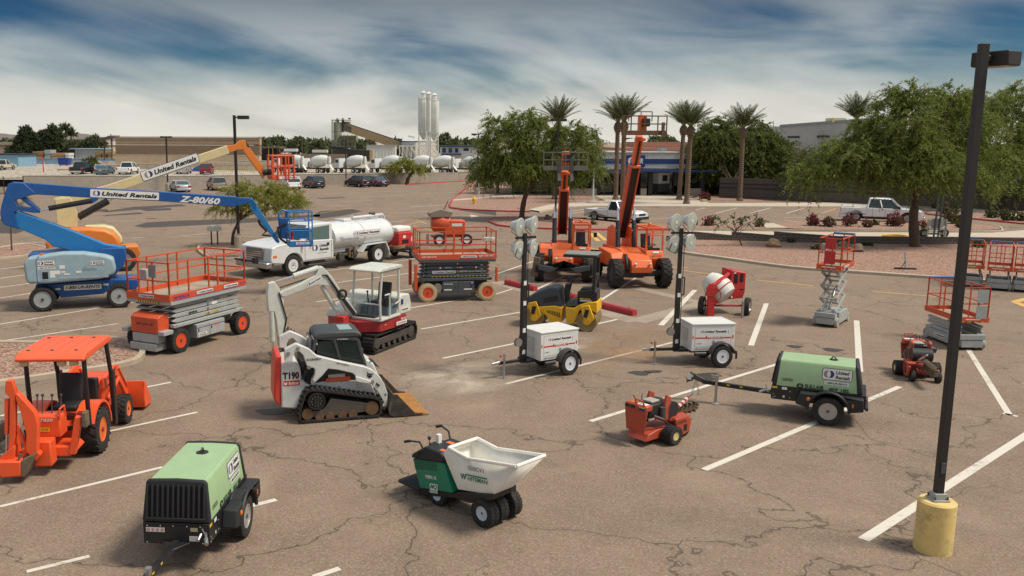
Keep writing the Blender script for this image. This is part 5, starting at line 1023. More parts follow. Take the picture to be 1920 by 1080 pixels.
    MB().box(-H-.112 if big else -H-.035, -H-.02, -.17, .17, gc+.1 if big else gc+.42, gc+.2 if big else gc+.52).build('number_plate', stickw, r)
    d = MB()
    for s_ in (-1, 1):
        xs = {'sedan': (-H*.36, H*.02, H*.38), 'suv': (-H*.40, 0, H*.38), 'hatch': (-H*.40, 0, H*.38), 'pickup': (-H*.08, H*.42), 'truck': (-H*.2, H*.10, H*.44)}[kind]
        for x in xs: d.box(x-.008, x+.008, s_*(w+.001)-.004, s_*(w+.001)+.004, gc+.1, belt-.02)
        for x in xs[1:]: d.box(x-.3, x-.12, s_*(w+.01)-.012, s_*(w+.01)+.012, belt-.16, belt-.12)
    d.build('door_seams', blackp, r)
    if scale != 1: r.scale = (scale,)*3
    return r
CM = {n: M('car_paint_'+n, c, .3, .25 if n not in ('white',) else 0, var=.03, coat=.6) for n, c in {'silver': (.40, .43, .46), 'gold': (.28, .25, .19), 'white': (.80, .81, .82), 'black': (.012, .013, .016), 'teal': (.07, .16, .20), 'navy': (.012, .022, .06), 'red': (.24, .02, .04), 'dkblue': (.018, .024, .035), 'bluewhite': (.30, .42, .50), 'creamw': (.62, .58, .45)}.items()}
up = rad(90)
def gz(x, y, z=0): return G(x, y, z)
car(gz(338, 359), up+rad(28), 'sedan', CM['silver'], 'silver sedan parked nose-in at the block wall above the blue boom')
car(gz(406, 356), up+rad(24), 'suv', CM['gold'], 'gold beige off-roader parked nose-in right of the silver sedan')
car(gz(547, 354), up+rad(18), 'suv', CM['white'], 'white off-roader mostly hidden below the orange work basket')
car(gz(588, 352), up+rad(26), 'hatch', CM['dkblue'], 'dark hatchback with red tail lights right of the orange basket')
car(gz(673, 350), up+rad(38), 'hatch', CM['black'], 'black rounded hatchback parked right of the thin lamp post')
car(gz(708, 349), up+rad(24), 'sedan', CM['navy'], 'dark blue sedan parked rightmost at the block wall')
car(D(154, 322, 139.0), up+rad(2), 'truck', CM['black'], 'black pickup with closed bed behind the block wall', z=1.0)
car(D(188, 322, 142.0), up+rad(20), 'sedan', CM['bluewhite'], 'pale blue sedan behind the block wall', z=1.0)
car(D(197, 322, 137.0), up+rad(3), 'sedan', CM['teal'], 'teal sedan parked close to the pale blue sedan', z=1.0)
car(D(241, 322, 139.0), up+rad(3), 'truck', CM['white'], 'white pickup with dark rear window behind the block wall', z=1.0)
car(D(345, 322, 141.0), up+rad(6), 'suv', CM['silver'], 'silver estate seen past the cream boom behind the wall', z=1.0)
car(D(388, 322, 140.0), up+rad(8), 'suv', CM['red'], 'dark red off-roader behind the block wall', z=1.0)
car(D(6, 322, 156.0), up+rad(-8), 'pickup', CM['creamw'], 'cream pickup in front of the pale blue shed', z=1.0)
F = Frame((1121, 414), (1157, 417)); c = (G(1121, 414)+G(1157, 417))/2
car(c+F.n*.9+F.u*.15, F.rz, 'pickup', CM['white'], 'small white single-cab pickup behind the telehandlers', scale=.92)
F = Frame((1607, 415.5), (1694, 419)); c = (G(1607, 415.5)+G(1694, 419))/2
car(c+F.n*.95, F.rz, 'truck', CM['white'], 'large white crew-cab pickup behind the flowering bushes', scale=1.0)
# ---------------------------------------------------------------- concrete mixer trucks beyond the wall
def mixer(P, yaw, lb):
    r = empty('mixer_truck', Vector((P.x, P.y, 1.0)), yaw, lb, 'mixer truck', 'concrete mixer trucks beyond the wall')
    MB().box(-4.2, 3.6, -.5, .5, .8, 1.15).build('chassis', steeld, r)
    mb = MB(); mb.lathe([(.45, -3.3), (1.0, -2.6), (1.28, -1.4), (1.3, .0), (1.05, 1.0), (.6, 1.6), (.001, 1.65)], (-1.0, 0, 2.45), (math.cos(rad(-10)), 0, math.sin(rad(-10))), 20); d = mb.build('drum', WS, r)
    mb = MB()
    for s_ in (-1,): mb.prism([(-2.6, 2.0), (-1.8, 1.5), (-1.5, 1.45), (-2.0, 2.0), (-2.4, 2.5)], -1.32, -1.28); mb.prism([(-1.2, 2.0), (-.4, 1.5), (-.1, 1.45), (-.6, 2.0), (-1.0, 2.5)], -1.34, -1.30)
    mb.build('drum_marking', stickr, d)
    mb = MB(); mb.prism([(1.9, 1.0), (3.5, 1.0), (4.0, 1.2), (4.0, 2.0), (3.2, 2.2), (3.0, 3.1), (1.9, 3.15)], -1.1, 1.1); mb.build('cab', white, r, .06)
    MB().box(2.1, 2.95, -1.13, 1.13, 2.2, 2.9).build('cab_window', glass, r)
    for x in (-3.2, -2.0, 3.2):
        for s_ in (-1, 1): wheel(r, x, s_*.95, .5, .5, .3, .28, white, s_, 'smooth', n=14, holes=0)
    mb = MB(); mb.path([(-4.4, 0, 3.6), (-4.6, 0, 2.8), (-4.6, .1, 2.2)], .3, 8); mb.bar((-4.2, -.7, 1.1), (-3.9, -.5, 3.3), .14); mb.bar((-4.2, .7, 1.1), (-3.9, .5, 3.3), .14); mb.build('rear_frame', WS, r)
    mb = MB(); mb.prism([(-4.5, 1.9), (-4.2, 2.1), (-5.3, .9), (-5.6, .7)], -.25, .25); mb.build('chute', WS, r)
    MB().lathe([(.35, 0), (.35, 1.3)], (1.5, -.7, 1.2), (0, 0, 1), 10).build('water_tank', steel, r); return r
mix0 = None
for x, lb in [(540, 'leftmost mixer truck, half hidden by the orange basket'), (588, 'mixer truck right of the orange basket with a large drum'), (655, 'mixer truck behind the thin lamp post'), (722, 'mixer truck left of the leaning tree'), (778, 'mixer truck hidden behind the leaning tree and silo legs'), (818, 'mixer truck right of the white silos'), (873, 'rightmost mixer truck beside the broad tree')]:
    P = D(x, 322, 148.0); yw = rad(142)
    if mix0 is None: mix0 = mixer(P, yw, lb); mix0.scale = (.8, .8, .76)
    else: copy_tree(mix0, Vector((P.x, P.y, 1.0)), yw+rad(random.uniform(-4, 4)), lb)
# small yard vehicles far between (trailers)
bld('box_trailer', 'white box trailer parked in the far middle yard', 'trailer', 545, 245.0, [('box', white, [(532, 556, 279, 284, 245.0, 3)]), ('chassis', steeld, [(532, 556, 284, 286, 245.2, 2)])])
bld('box_trailer', 'cream flat trailer parked right in the far middle yard', 'trailer', 600, 245.0, [('box', offwhite, [(585, 613, 281, 286, 245.0, 3)]), ('chassis', steeld, [(585, 613, 286, 288, 245.2, 2)])])
# generator on twin-axle trailer by office
F = Frame((1229, 367), (1256, 366)); r = froot('generator_trailer', F, 'white and grey towable generator at the office doors', 'generator')
mb = MB(); mb.box(.35, 2.1, -.1, 2.4, 1.4, 2.9); mb.build('cover', white, r, .1); mb = MB(); mb.box(.35, 2.1, -.1, 2.4, .65, 1.4); mb.build('lower_case', greyd, r, .04)
MB().box(.9, 1.7, -.12, -.1, 1.7, 2.4).build('vent', blackp, r); MB().box(.1, 2.3, -.2, 2.4, .45, .65).build('trailer_frame', steeld, r); MB().bar((1.2, -.2, .5), (1.2, -1.6, .45), .12).build('tow_bar', steeld, r)
for x in (.0, 2.4): wheel(r, x, 1.0, .38, .38, .25, .2, greyl, -1, 'smooth', n=16, holes=0)
# far lot haze is left out: the distances here are short
# ---------------------------------------------------------------- machines: helpers
def Z(x0, y0, s): return lambda x, y: (x0+x/s, y0+y/s)
zA = Z(0, 300, 4); zC = Z(200, 440, 4.153); zD = Z(0, 600, 3.6); zE = Z(230, 800, 3.857); zF = Z(470, 370, 6); zG = Z(480, 470, 4.909); zH = Z(490, 590, 4.909); zI = Z(730, 790, 5.143)
zJ = Z(760, 400, 6); zK = Z(900, 380, 3.1765); zL = Z(980, 190, 3); zM = Z(1180, 370, 3.175); zN = Z(1150, 730, 8.306); zO = Z(1310, 640, 5.647); zP = Z(1500, 420, 3.376); zQ = Z(0, 440, 6.75); zR = Z(960, 460, 6); zS = Z(1280, 500, 9)
def pz(F, z, L, w=0.0): return [F.p(*z(x, y), w) for x, y in L]
def slab(name, m, F, z, L, w0, w1, parent, bevel=.01, **kw): return MB().prism(pz(F, z, L, w0), w0, w1).build(name, m, parent, bevel, **kw)
def rails(mb, P, r=.02, n=8):
    for a, b in P: mb.tube(a, b, r, n=n)
    return mb
def track(parent, P, y0, y1, th=.035, lug=.03, name='track', pitch=.11):
    """rubber belt around outline P (local x,z)"""
    n = len(P); P = [Vector((p[0], 0, p[1])) for p in P]; S = smooth(P, True, 3); n = len(S); c = sum(S, Vector())/n
    mb = MB(); rows = []
    for i in range(n):
        d = (S[(i+1) % n]-S[i-1]).normalized(); q = Vector((-d.z, 0, d.x)); q = q if q.dot(S[i]-c) < 0 else -q
        a = S[i]; b = S[i]+q*th; rows.append([(a.x, y0, a.z), (a.x, y1, a.z), (b.x, y1, b.z), (b.x, y0, b.z), (a.x, y0, a.z)])
    rows.append(rows[0]); mb.grid(rows)
    L_ = [(S[(i+1) % n]-S[i]).length for i in range(n)]; tot = sum(L_); k = int(tot/pitch); s_ = 0; i = 0
    for j in range(k):
        t = j*tot/k
        while s_+L_[i] < t: s_ += L_[i]; i += 1
        p = S[i].lerp(S[(i+1) % n], (t-s_)/L_[i]); d = (S[(i+1) % n]-S[i]).normalized(); q = Vector((-d.z, 0, d.x)); q = q if q.dot(p-c) > 0 else -q
        R = Matrix((d, Vector((0, 1, 0)), q)).transposed(); mb.obox((p.x, (y0+y1)/2, p.z) if False else p+q*lug/2+Vector((0, (y0+y1)/2, 0)), (pitch*.5, (y1-y0)*.98, lug), R)
    return mb.build(name, rubber, parent)
def seat(parent, x, y, z, yaw=0.0, s=1.0, m=None):
    """seat facing +x rotated by yaw"""
    R = Matrix.Rotation(yaw, 3, 'Z'); o = Vector((x, y, z)); m = m or blackp
    a = MB().obox(o, (.46*s, .46*s, .12*s), R).build('seat', m, parent, .04*s, 3)
    MB().obox(o+R@Vector((-.24*s, 0, .30*s)), (.12*s, .44*s, .58*s), R@Matrix.Rotation(rad(-10), 3, 'Y')).build('backrest', m, a, .04*s, 3); return a
def swheel(mb, c, r, axis, t=.014):
    a, b, d = mb.basis(axis); c = Vector(c); mb.path([c+(a*math.cos(k*PI/9)+b*math.sin(k*PI/9))*r for k in range(18)], t, 6, closed=True)
    for k in range(3): mb.tube(c-d*.03, c+(a*math.cos(k*2.1)+b*math.sin(k*2.1))*r, t*.8, n=6)
# ---------------------------------------------------------------- towable compressors
def compressor(root, num):
    F = Frame(zO(765, 605), zO(1765, 728), .42); W_ = 1.0
    mb = MB(); mb.box(0, 1.97, 0, W_, .42, .745); mb.build('chassis', black, root, .01)
    MB().box(-.012, 0, .03, W_-.03, .44, .70).build('front_panel', black, root, .005)
    def hood(x0, x1, dx0, dx1, grow=0.0, zt=1.335):
        sec = [(0, .75), (.05, zt-.02), (.085, zt+.03), (W_/2, zt+.045), (W_-.085, zt+.03), (W_-.05, zt-.02), (W_, .75)]; c = (W_/2, 1.0); r0 = []; r1 = []
        for y, z in sec:
            y2 = c[0]+(y-c[0])*(1+grow); z2 = z+(grow*.5 if z > 1 else 0); t = (z-.75)/.6; r0.append((x0+dx0*t, y2, z2)); r1.append((x1+dx1*t, y2, z2))
        mb = MB(); n = len(sec); mb.add(r0+r1, [(i, i+1, n+i+1, n+i) for i in range(n-1)]+[tuple(range(n-1, -1, -1)), tuple(range(n, 2*n)), (0, n, 2*n-1, n-1)]); return mb
    hood(.08, 1.80, .06, -.085).build('hood', green, root, .02, 3, ang=50)
    fc = hood(0, .10, .09, .055, .03).build('front_cap', blackp, root, .035, 3, ang=50); hood(1.78, 1.90, -.075, -.12, .03).build('rear_cap', blackp, root, .03, 3, ang=50)
    mb = MB()
    for i in range(11):
        y = .11+.078*i; lean = 0 if i < 10 else .0
        z0, z1 = .85, 1.30; mb.add([(-.012+.09*(z-.75)/.6-.004, yy, z) for z in (z0, z1) for yy in (y-.022, y+.022)], [(0, 1, 3, 2)])
    mb.build('grille_slot', M('grille_void', (.002, .002, .002), .9), fc)
    mb = MB()
    for i in range(12):
        y = .11+.078*(i-.5); z0, z1 = .83, 1.31
        mb.bar((-.02+.09*(z0-.75)/.6, y, z0), (-.02+.09*(z1-.75)/.6, y, z1), .03, .03)
    mb.bar((-.01, .05, .82), (-.01, .95, .82), .03, .03); mb.build('grille', blackp, fc, .006)
    # lifting eye
    mb = MB(); mb.lathe([(.10, 0), (.10, .008), (.001, .01)], (1.25, W_/2, 1.375), (0, 0, 1), 16); mb.path([(1.25+.05*math.cos(a), W_/2, 1.38+.07*math.sin(a)) for a in [i*PI/8 for i in range(9)]], .014, 6); mb.build('lifting_eye', black, root)
    # fender
    for y0, y1 in ((-.24, .0), (W_, W_+.24)):
        cx, cz, R = 1.22, .35, .40
        arc = [(cx+R*math.cos(rad(a)), cz+R*math.sin(rad(a))) for a in range(5, 180, 12)]
        out = [(.62, .70), (1.92, .70), (1.94, .42), (1.66, .36)]+arc+[(.80, .36), (.53, .44)]
        fm = MB(); fm.prism(out, y0, y1); fo = fm.build('fender', blackp, root, .03, 3)
        sgn = -1 if y0 < 0 else 1; ye = y0 if y0 < 0 else y1
        fl = MB(); fl.path([(cx+(R+.03)*math.cos(rad(a)), ye, cz+(R+.03)*math.sin(rad(a))) for a in range(0, 181, 12)], .03, 6); fl.build('arch_lip', blackp, fo)
        MB().sph((.80, ye+sgn*.002, .58), .045, 10, 6, (1, .4, 1)).build('side_reflector', amber, fo); MB().box(1.70, 1.73, ye-.012, ye+.012, .5, .58).build('side_reflector', amber, fo)
        if y0 < 0: P = Plate((1.0, y0+.03, .7005), (1, 0, 0), (0, 1, 0)); P.text('SULLAIR', 0, .02, .6, .13, M('embossed_black', (.03, .03, .032), .4), .03, lay=.004); P.build('embossed_text', fo)
        wheel(root, cx, (y0+y1)/2, .335, .335, .20, .19, M('silver_rim', (.42, .42, .40), .4, .4), sgn, 'road', holes=8, dish=.3)
    MB().tube((1.22, -.1, .335), (1.22, W_+.1, .335), .045, n=10).build('axle', steeld, root)
    # tow bar, jack, coupling
    mb = MB(); mb.bar((.05, W_/2, .44), (-1.62, W_/2, .50), .09, .10); mb.prism([(-.02, .28), (-.28, .46), (-.28, .54), (-.02, .72)], .44, .47, 'z'); mb.build('tow_bar', black, root, .01)
    mb = MB(); mb.tube((-1.28, W_/2-.10, .03), (-1.28, W_/2-.10, .62), .032, n=12); mb.tube((-1.28, W_/2-.10, .62), (-1.28, W_/2-.10, .72), .045, n=12); mb.lathe([(.11, 0), (.11, .02), (.04, .05), (.001, .05)], (-1.28, W_/2-.10, .0), (0, 0, 1), 16); mb.tube((-1.28, W_/2-.1, .70), (-1.42, W_/2-.1, .72), .012); mb.build('jack', steel, root)
    mb = MB(); mb.bar((-1.60, W_/2, .52), (-1.85, W_/2, .60), .06, .12); mb.tube((-1.78, W_/2-.06, .66), (-1.92, W_/2-.04, .70), .03); mb.tube((-1.86, W_/2, .54), (-2.0, W_/2, .50), .05, .06); mb.build('coupling', steeld, root, .008)
    ch = MB()
    for s_ in (-1, 1):
        for i in range(9):
            t = i/8; c = Vector((-1.78+.08*t*s_, W_/2+s_*.07, .50-.34*t+.0)); ch.path([c+Vector(((.012 if i % 2 else .022)*math.cos(a), (.022 if i % 2 else .012)*math.cos(a)*.6, .028*math.sin(a))) for a in [k*PI/4 for k in range(8)]], .006, 4, closed=True)
        ch.path([(-1.78+.08*s_+.03*math.cos(a), W_/2+s_*.07, .14+.045*math.sin(a)) for a in [k*.7 for k in range(7)]], .009, 5)
    ch.build('safety_chains', steel, root)
    MB().tube((-1.95, W_/2+.02, .52), (-1.99, W_/2-.05, .44), .035, .02).build('tag_red', redl, root); MB().obox((-1.93, W_/2-.08, .60), (.10, .01, .14)).build('hang_tag', stickw, root)
    # side fittings at the front corner
    mb = MB(); mb.tube((-.02, .05, .62), (-.16, .0, .60), .02); mb.tube((-.16, 0, .60), (-.26, -.04, .56), .03); mb.tube((-.10, .02, .61), (-.14, .06, .74), .012); mb.tube((-.02, .12, .60), (-.10, .14, .54), .022); mb.build('air_outlets', steel, root)
    MB().box(1.97, 2.03, -.02, W_+.02, .40, .46).build('rear_bumper', black, root, .005); MB().box(1.971, 1.985, .02, .18, .60, .66).build('tail_light', redl, root); MB().box(1.971, 1.985, W_-.18, W_-.02, .60, .66).build('tail_light', redl, root)
    # decals on the near side; the hood side leans back by 4 degrees
    up_ = Vector((0, .045, .555)).normalized(); P = Plate((0, -.002, .75), (1, 0, 0), up_)
    P.ur(1.04, .26, .62, .27, 2); P.rect(1.10, .155, 1.60, .235, stickw, .02); P.text('1-800-UR-RENTS', 1.13, .175, .44, .042, stickk, .03, .2)
    P.text(num, .20, .13, .24, .065, stickk, .012); P.disc(.60, .055, .075, .055, stickk, .004); P.text('S', .57, .03, .06, .05, green, .03, lay=.007); P.text('SULLAIR', .70, .015, .40, .095, stickk, .03); P.text('49HP', 1.20, .018, .19, .075, stickk, .02); P.text('185', 1.45, .018, .16, .075, stickk, .03)
    P.build('lettering', root)
    P = Plate((0, -.001, .42), (1, 0, 0), (0, 0, 1)); P.rect(.01, .265, .12, .31, sticky); P.rect(.22, .25, .33, .31, stickw); P.rect(.25, .06, .29, .11, stickw); P.rect(1.80, .22, 1.92, .27, redl)
    for x, y in ((.02, .10), (.02, .02), (.38, .2), (.38, .05), (1.86, .05), (.06, .05)): P.disc(x+.02, y+.02, .010, .010, stickw)
    P.build('chassis_stickers', root)
    P = Plate((-.0125, W_, .42), (0, -1, 0), (0, 0, 1)); P.rect(.05, .19, .33, .26, stickw)
    for i in range(4): P.disc(.085+.07*i, .225, .026, .026, stickr, .005); P.disc(.085+.07*i, .225, .019, .019, stickw, .007); P.rect(.075+.07*i, .212, .095+.07*i, .238, stickg, 0, .009)
    P.rect(.72, .21, .83, .27, M('sticker_tan', (.40, .36, .24), .5)); P.rect(.70, .06, .85, .14, stickw)
    for i in range(4): P.rect(.71, .07+.017*i, .84, .076+.017*i, stickg, 0, .005)
    for x in (.07, .27, .46, .67, .87): P.disc(x, .29, .009, .009, stickw)
    for x in (.06, .90): P.disc(x, .03, .009, .009, stickw)
    P.build('front_stickers', root)
    P = Plate((-1.3, W_/2-.047, .46), (1, 0, -.036), (.036, 0, 1)); P.rect(.55, .03, .62, .06, sticky); P.rect(.25, .03, .32, .06, sticky); P.rect(.95, .03, 1.05, .07, stickb); P.build('bar_stickers', root)
    return root
F = Frame(zO(765, 605), zO(1765, 728), .42)
compressor(froot('air_compressor', F, 'green towable air compressor seen side-on in the right foreground', 'air compressor', 'green towable air compressors'), '1200782')
cA = G(*zE(632, 858), .42); compressor(empty('air_compressor', Vector((cA.x, cA.y, 0)), rad(86), 'green towable air compressor showing its black slotted front in the left foreground', 'air compressor', 'green towable air compressors'), '120D35')
# ---------------------------------------------------------------- rough terrain scissor lifts
def guardrails(root, x0, x1, y0, y1, z0, z1, m, posts, r=.024, gap=None, name='guardrail'):
    """four railing panels, each a part"""
    def panel(a, b, ps, nm, rl):
        mb = MB(); a = Vector(a); b = Vector(b)
        for t in ps: p = a.lerp(b, t); mb.bar((p.x, p.y, z0), (p.x, p.y, z1), r*1.7)
        for z in rl: mb.bar((a.x, a.y, z), (b.x, b.y, z), r*1.7)
        return mb.build(nm, m, root)
    h = z1-z0; rl = (z1-r, z0+h*.5)
    panel((x0, y0, 0), (x1, y0, 0), posts, name, rl); panel((x0, y1, 0), (x1, y1, 0), posts, name, rl)
    panel((x0, y0, 0), (x0, y1, 0), (0, .38, .72, 1), name, rl); panel((x1, y0, 0), (x1, y1, 0), (0, .5, 1), name, rl)
def toe(root, x0, x1, y0, y1, z0, h, m, t=.02):
    for nm, b in (('toe_board', (x0, x1, y0-t, y0)), ('toe_board', (x0, x1, y1, y1+t)), ('toe_board', (x0-t, x0, y0-t, y1+t)), ('toe_board', (x1, x1+t, y0-t, y1+t))): MB().box(*b, z0, z0+h).build(nm, m, root, .004)
    MB().box(x0, x1, y0, y1, z0+.02, z0+.05).build('deck', M('worn_deck_metal', (.36, .30, .22), .7, var=.3, dirt=.7, scale=2), root)
def rt_lift(root, x0, x1, W_, zf, wx, wr, grey, tm, rimm, nst=4, zb=.92, rail=1.1, posts=(0, .28, .52, .78, 1), endp='left', toeh=.2):
    toe(root, x0, x1, 0.0, W_, zf-.02, toeh, orange)
    guardrails(root, x0+.02, x1-.02, .02, W_-.02, zf, zf+rail, orange, posts)
    MB().box(x0+.02, x1-.02, -.03, W_+.03, zf-.14, zf-.025).build('platform_frame', grey, root, .01)
    hh = (zf-.16-zb)/nst
    for i in range(nst):
        z0 = zb+.03+hh*i; a = .10
        for y0, y1 in ((.10, .17), (W_-.17, W_-.10)):
            P = [(x0+.18+a*.1, z0+hh*.45), (x0+.36, z0+.01), (x1-.36, z0+.01), (x1-.2, z0+hh*.45), (x1-.36, z0+hh-.015), (x0+.36, z0+hh-.015)]
            o = MB().prism(P, y0, y1).build('scissor_arm', grey, root, .012)
            y = y0-.02 if y0 < .5 else y1+.02
            MB().tube(((x0+x1)/2, y0-.02, z0+hh*.5), ((x0+x1)/2, y1+.02, z0+hh*.5), .035, n=12).build('pivot_pin', steel, o)
        MB().tube((x0+.3, .15, z0+hh*.45), (x0+.3, W_-.15, z0+hh*.45), .04, n=8).build('cross_tube', grey, root); MB().tube((x1-.3, .15, z0+hh*.45), (x1-.3, W_-.15, z0+hh*.45), .04, n=8).build('cross_tube', grey, root)
    mb = MB(); mb.box(x0+.15, x1-.15, .02, .16, zb-.09, zb+.01); mb.box(x0+.15, x1-.15, W_-.16, W_-.02, zb-.09, zb+.01); mb.box(x0+.2, x0+.3, .02, W_-.02, zb-.1, zb); mb.box(x1-.3, x1-.2, .02, W_-.02, zb-.1, zb); mb.build('base_frame', grey, root, .01)
    MB().box(x0+.25, x1-.25, .45, W_-.45, .42, zb-.08).build('chassis', greyd if grey is greyd else grey, root, .02)
    for x in wx:
        for y, f in ((.06, -1), (W_-.06, 1)): wheel(root, x, y, wr, wr, .28, wr*.58, rimm, f, 'block', tm, holes=8, dish=.28)
        MB().tube((x, .1, wr), (x, W_-.1, wr), .07, n=10).build('axle', steeld, root)
# dark one with tan tyres
F = Frame(zJ(250, 1005), zJ(915, 975)); r = froot('scissor_lift', F, 'large dark grey scissor lift with orange platform and tan tyres behind the excavator', 'scissor lift')
rimo = M('orange_rim', (.66, .07, .02), .5, dirt=.25)
rt_lift(r, -.31, 2.80, 1.7, 1.72, (.03, 2.44), .375, greyd, rubbert, rimo, 4, .93, 1.1, (0, .44, .56, 1))
for x0, x1, lb in ((.62, 1.24, 'tool_box'), (1.25, 1.90, 'tool_box')):
    o = MB().box(x0, x1, -.04, .45, .33, .80).build('side_box', greyd, r, .012); MB().box(x1-.13, x1-.09, -.052, -.04, .56, .62).build('latch', black, o)
mb = MB(); mb.lathe([(.17, 0), (.17, -.05), (.14, -.05), (.14, -.01), (.001, -.01)], (.42, -.02, .58), (0, 1, 0), 20); mb.build('exhaust_ring', steel, r)
for y in (.02, 1.56): MB().box(-.50, -.38, y, y+.14, .45, 1.5).build('end_outrigger', orange, r, .015); MB().box(2.80, 2.88, y, y+.12, .75, 1.35).build('end_outrigger', orange, r, .015)
P = Plate((0, -.034, 0), (1, 0, 0), (0, 0, 1)); P.text('SKYJACK', -.22, 1.765, .62, .075, stickw, .02, .3); P.rect(1.35, 1.76, 2.0, 1.85, stickw, .03); P.text('1-800-UR-RENTS', 1.40, 1.785, .55, .045, stickk, .02, .2); P.text('SJ7135 RT', 2.08, 1.765, .62, .10, stickw, .02); P.build('platform_lettering', r)
P = Plate((0, .095, 0), (1, 0, 0), (0, 0, 1)); hh = (1.72-.16-.93)/4; z1 = .96+hh; z2 = .96+hh*2
P.ur(.22, z1+.005, .95, hh-.04); P.text('SJ7135', 1.32, z1+.04, .32, .07, stickw, .02, .2); P.text('ROUGH TERRAIN 4X4', 1.68, z1+.05, .72, .05, stickw, .005, .2)
for x in (.55, 2.0): P.disc(x, z2+.07, .05, .05, stickr); P.disc(x, z2+.07, .035, .035, stickw, .006)
P.text('R6F350', .75, z2+.05, .25, .05, stickw, .01); P.rect(1.32, z2+.05, 1.45, z2+.09, stickw); P.rect(1.32, z2+.05, 1.45, z2+.07, amber, 0, .006)
for i in range(15): P.rect(.2+.15*i, .99, .28+.15*i, 1.015, sticky)
P.build('arm_lettering', r)
P = Plate((0, -.041, 0), (1, 0, 0), (0, 0, 1)); P.text('SKYJACK', .66, .68, .38, .055, stickw, .02, .3); P.rect(.68, .46, 1.0, .51, stickw, .02); P.rect(1.48, .47, 1.82, .52, stickw, .02); P.rect(1.74, .64, 1.88, .79, stickb); P.disc(1.81, .74, .03, .03, sticky, .006); P.build('box_lettering', r)
MB().obox((2.55, .25, 2.45), (.42, .28, .14), Matrix.Rotation(rad(8), 3, 'Z')).build('control_box', offwhite, r, .02)
mb = MB(); mb.tube((2.2, .1, 2.47), (1.3, .1, 2.47), .02); mb.build('gate_bar', redd, r)
rotpiv(r, -5, 1.2)
# grey one with the orange end panel
F = Frame(zC(570, 918), zC(1025, 768)); r = froot('scissor_lift', F, 'large pale grey scissor lift with orange platform beside the gravel island', 'scissor lift')
rt_lift(r, -.32, 3.18, 1.7, 1.62, (.02, 2.90), .375, greyl, rubber, rimo, 4, .86, 1.14, (0, .24, .50, .62, 1), toeh=.2)
for x0, x1 in ((.72, 1.30), (1.31, 2.0)):
    o = MB().box(x0, x1, -.06, .45, .30, .72).build('side_box', greyl, r, .012); MB().box(x0+.05, x0+.09, -.072, -.06, .5, .58).build('latch', black, o)
MB().prism([(-.62, .66), (-.62, 1.12), (-.50, 1.20), (-.16, 1.20), (-.16, .66)], .22, 1.30).build('engine_cover', orange, r, .02)
MB().box(-.60, -.18, .25, 1.28, .36, .64).build('hydraulic_box', greyl, r, .02); MB().box(-.66, -.2, .30, 1.34, .12, .34).build('front_axle_guard', greyl, r, .02)
for y in (.0, 1.45): MB().box(-.62, -.22, y, y+.24, .62, .74).build('outrigger', greyl, r, .01)
mb = MB()
for i in range(9):
    for j in (0, 1, 2, 5, 6, 7): mb.box(-.6235, -.6225, .36+.09*i, .385+.09*i, .72+.05*j, .74+.05*j)
mb.build('vent_holes', black, r)
P = Plate((-.6225, 1.28, 0), (0, -1, 0), (0, 0, 1)); P.text('SKYJACK', .2, .87, .7, .085, stickk, .015, .3); P.build('cover_lettering', r)
P = Plate((-.345, 1.7, 0), (0, -1, 0), (0, 0, 1)); P.ur(.50, 1.66, .62, .10); P.build('end_lettering', r)
for i in range(9):
    P = Plate((-.35, 1.3-.1*i, 1.52), (0, -1, 0), (0, 0, 1)) if i == 0 else P
    P.rect(.1*i, 0, .1*i+.05, .05, sticky); P.rect(.1*i+.05, 0, .1*i+.1, .05, stickk)
P.build('hazard_stripe', r)
P = Plate((0, -.034, 0), (1, 0, 0), (0, 0, 1)); P.text('SKYJACK', -.2, 1.64, .72, .10, stickp, .02, .3); P.rect(-.22, 1.60, 3.1, 1.615, stickp); P.ur(.80, 1.65, .75, .11); P.ur(2.05, 1.65, .7, .11); P.text('SJ 7127', 2.85, 1.66, .3, .08, stickp, .01, .2); P.build('side_lettering', r)
hh = (1.62-.16-.86)/4; P = Plate((0, .095, 0), (1, 0, 0), (0, 0, 1)); z1 = .89+hh
P.text('SJ4846', .55, z1+.01, .38, .10, stickk, .02); P.rect(1.6, z1+hh+.01, 1.85, z1+hh+.10, stickw); P.rect(1.30, .90+.03, 1.55, .90+.09, sticky); P.text('KEEP', 1.33, .94, .2, .04, stickk, .005); P.rect(1.66, .93, 1.95, .99, sticky); P.text('CLEAR', 1.68, .94, .24, .04, stickk, .005); P.build('arm_lettering', r)
P = Plate((0, -.061, 0), (1, 0, 0), (0, 0, 1)); P.rect(.72, .60, 2.0, .62, stickp); P.ur(.75, .33, .42, .13, 2); P.rect(1.52, .56, 1.74, .60, amber); P.build('box_lettering', r)
MB().box(-.34, -.28, .52, .78, 2.28, 2.66).build('document_box', M('document_box_grey', (.22, .20, .18), .6), r, .01)
MB().obox((.05, 1.3, 2.3), (.2, .3, .3)).build('control_box', greyl, r, .02)
rotpiv(r, -3, 0)
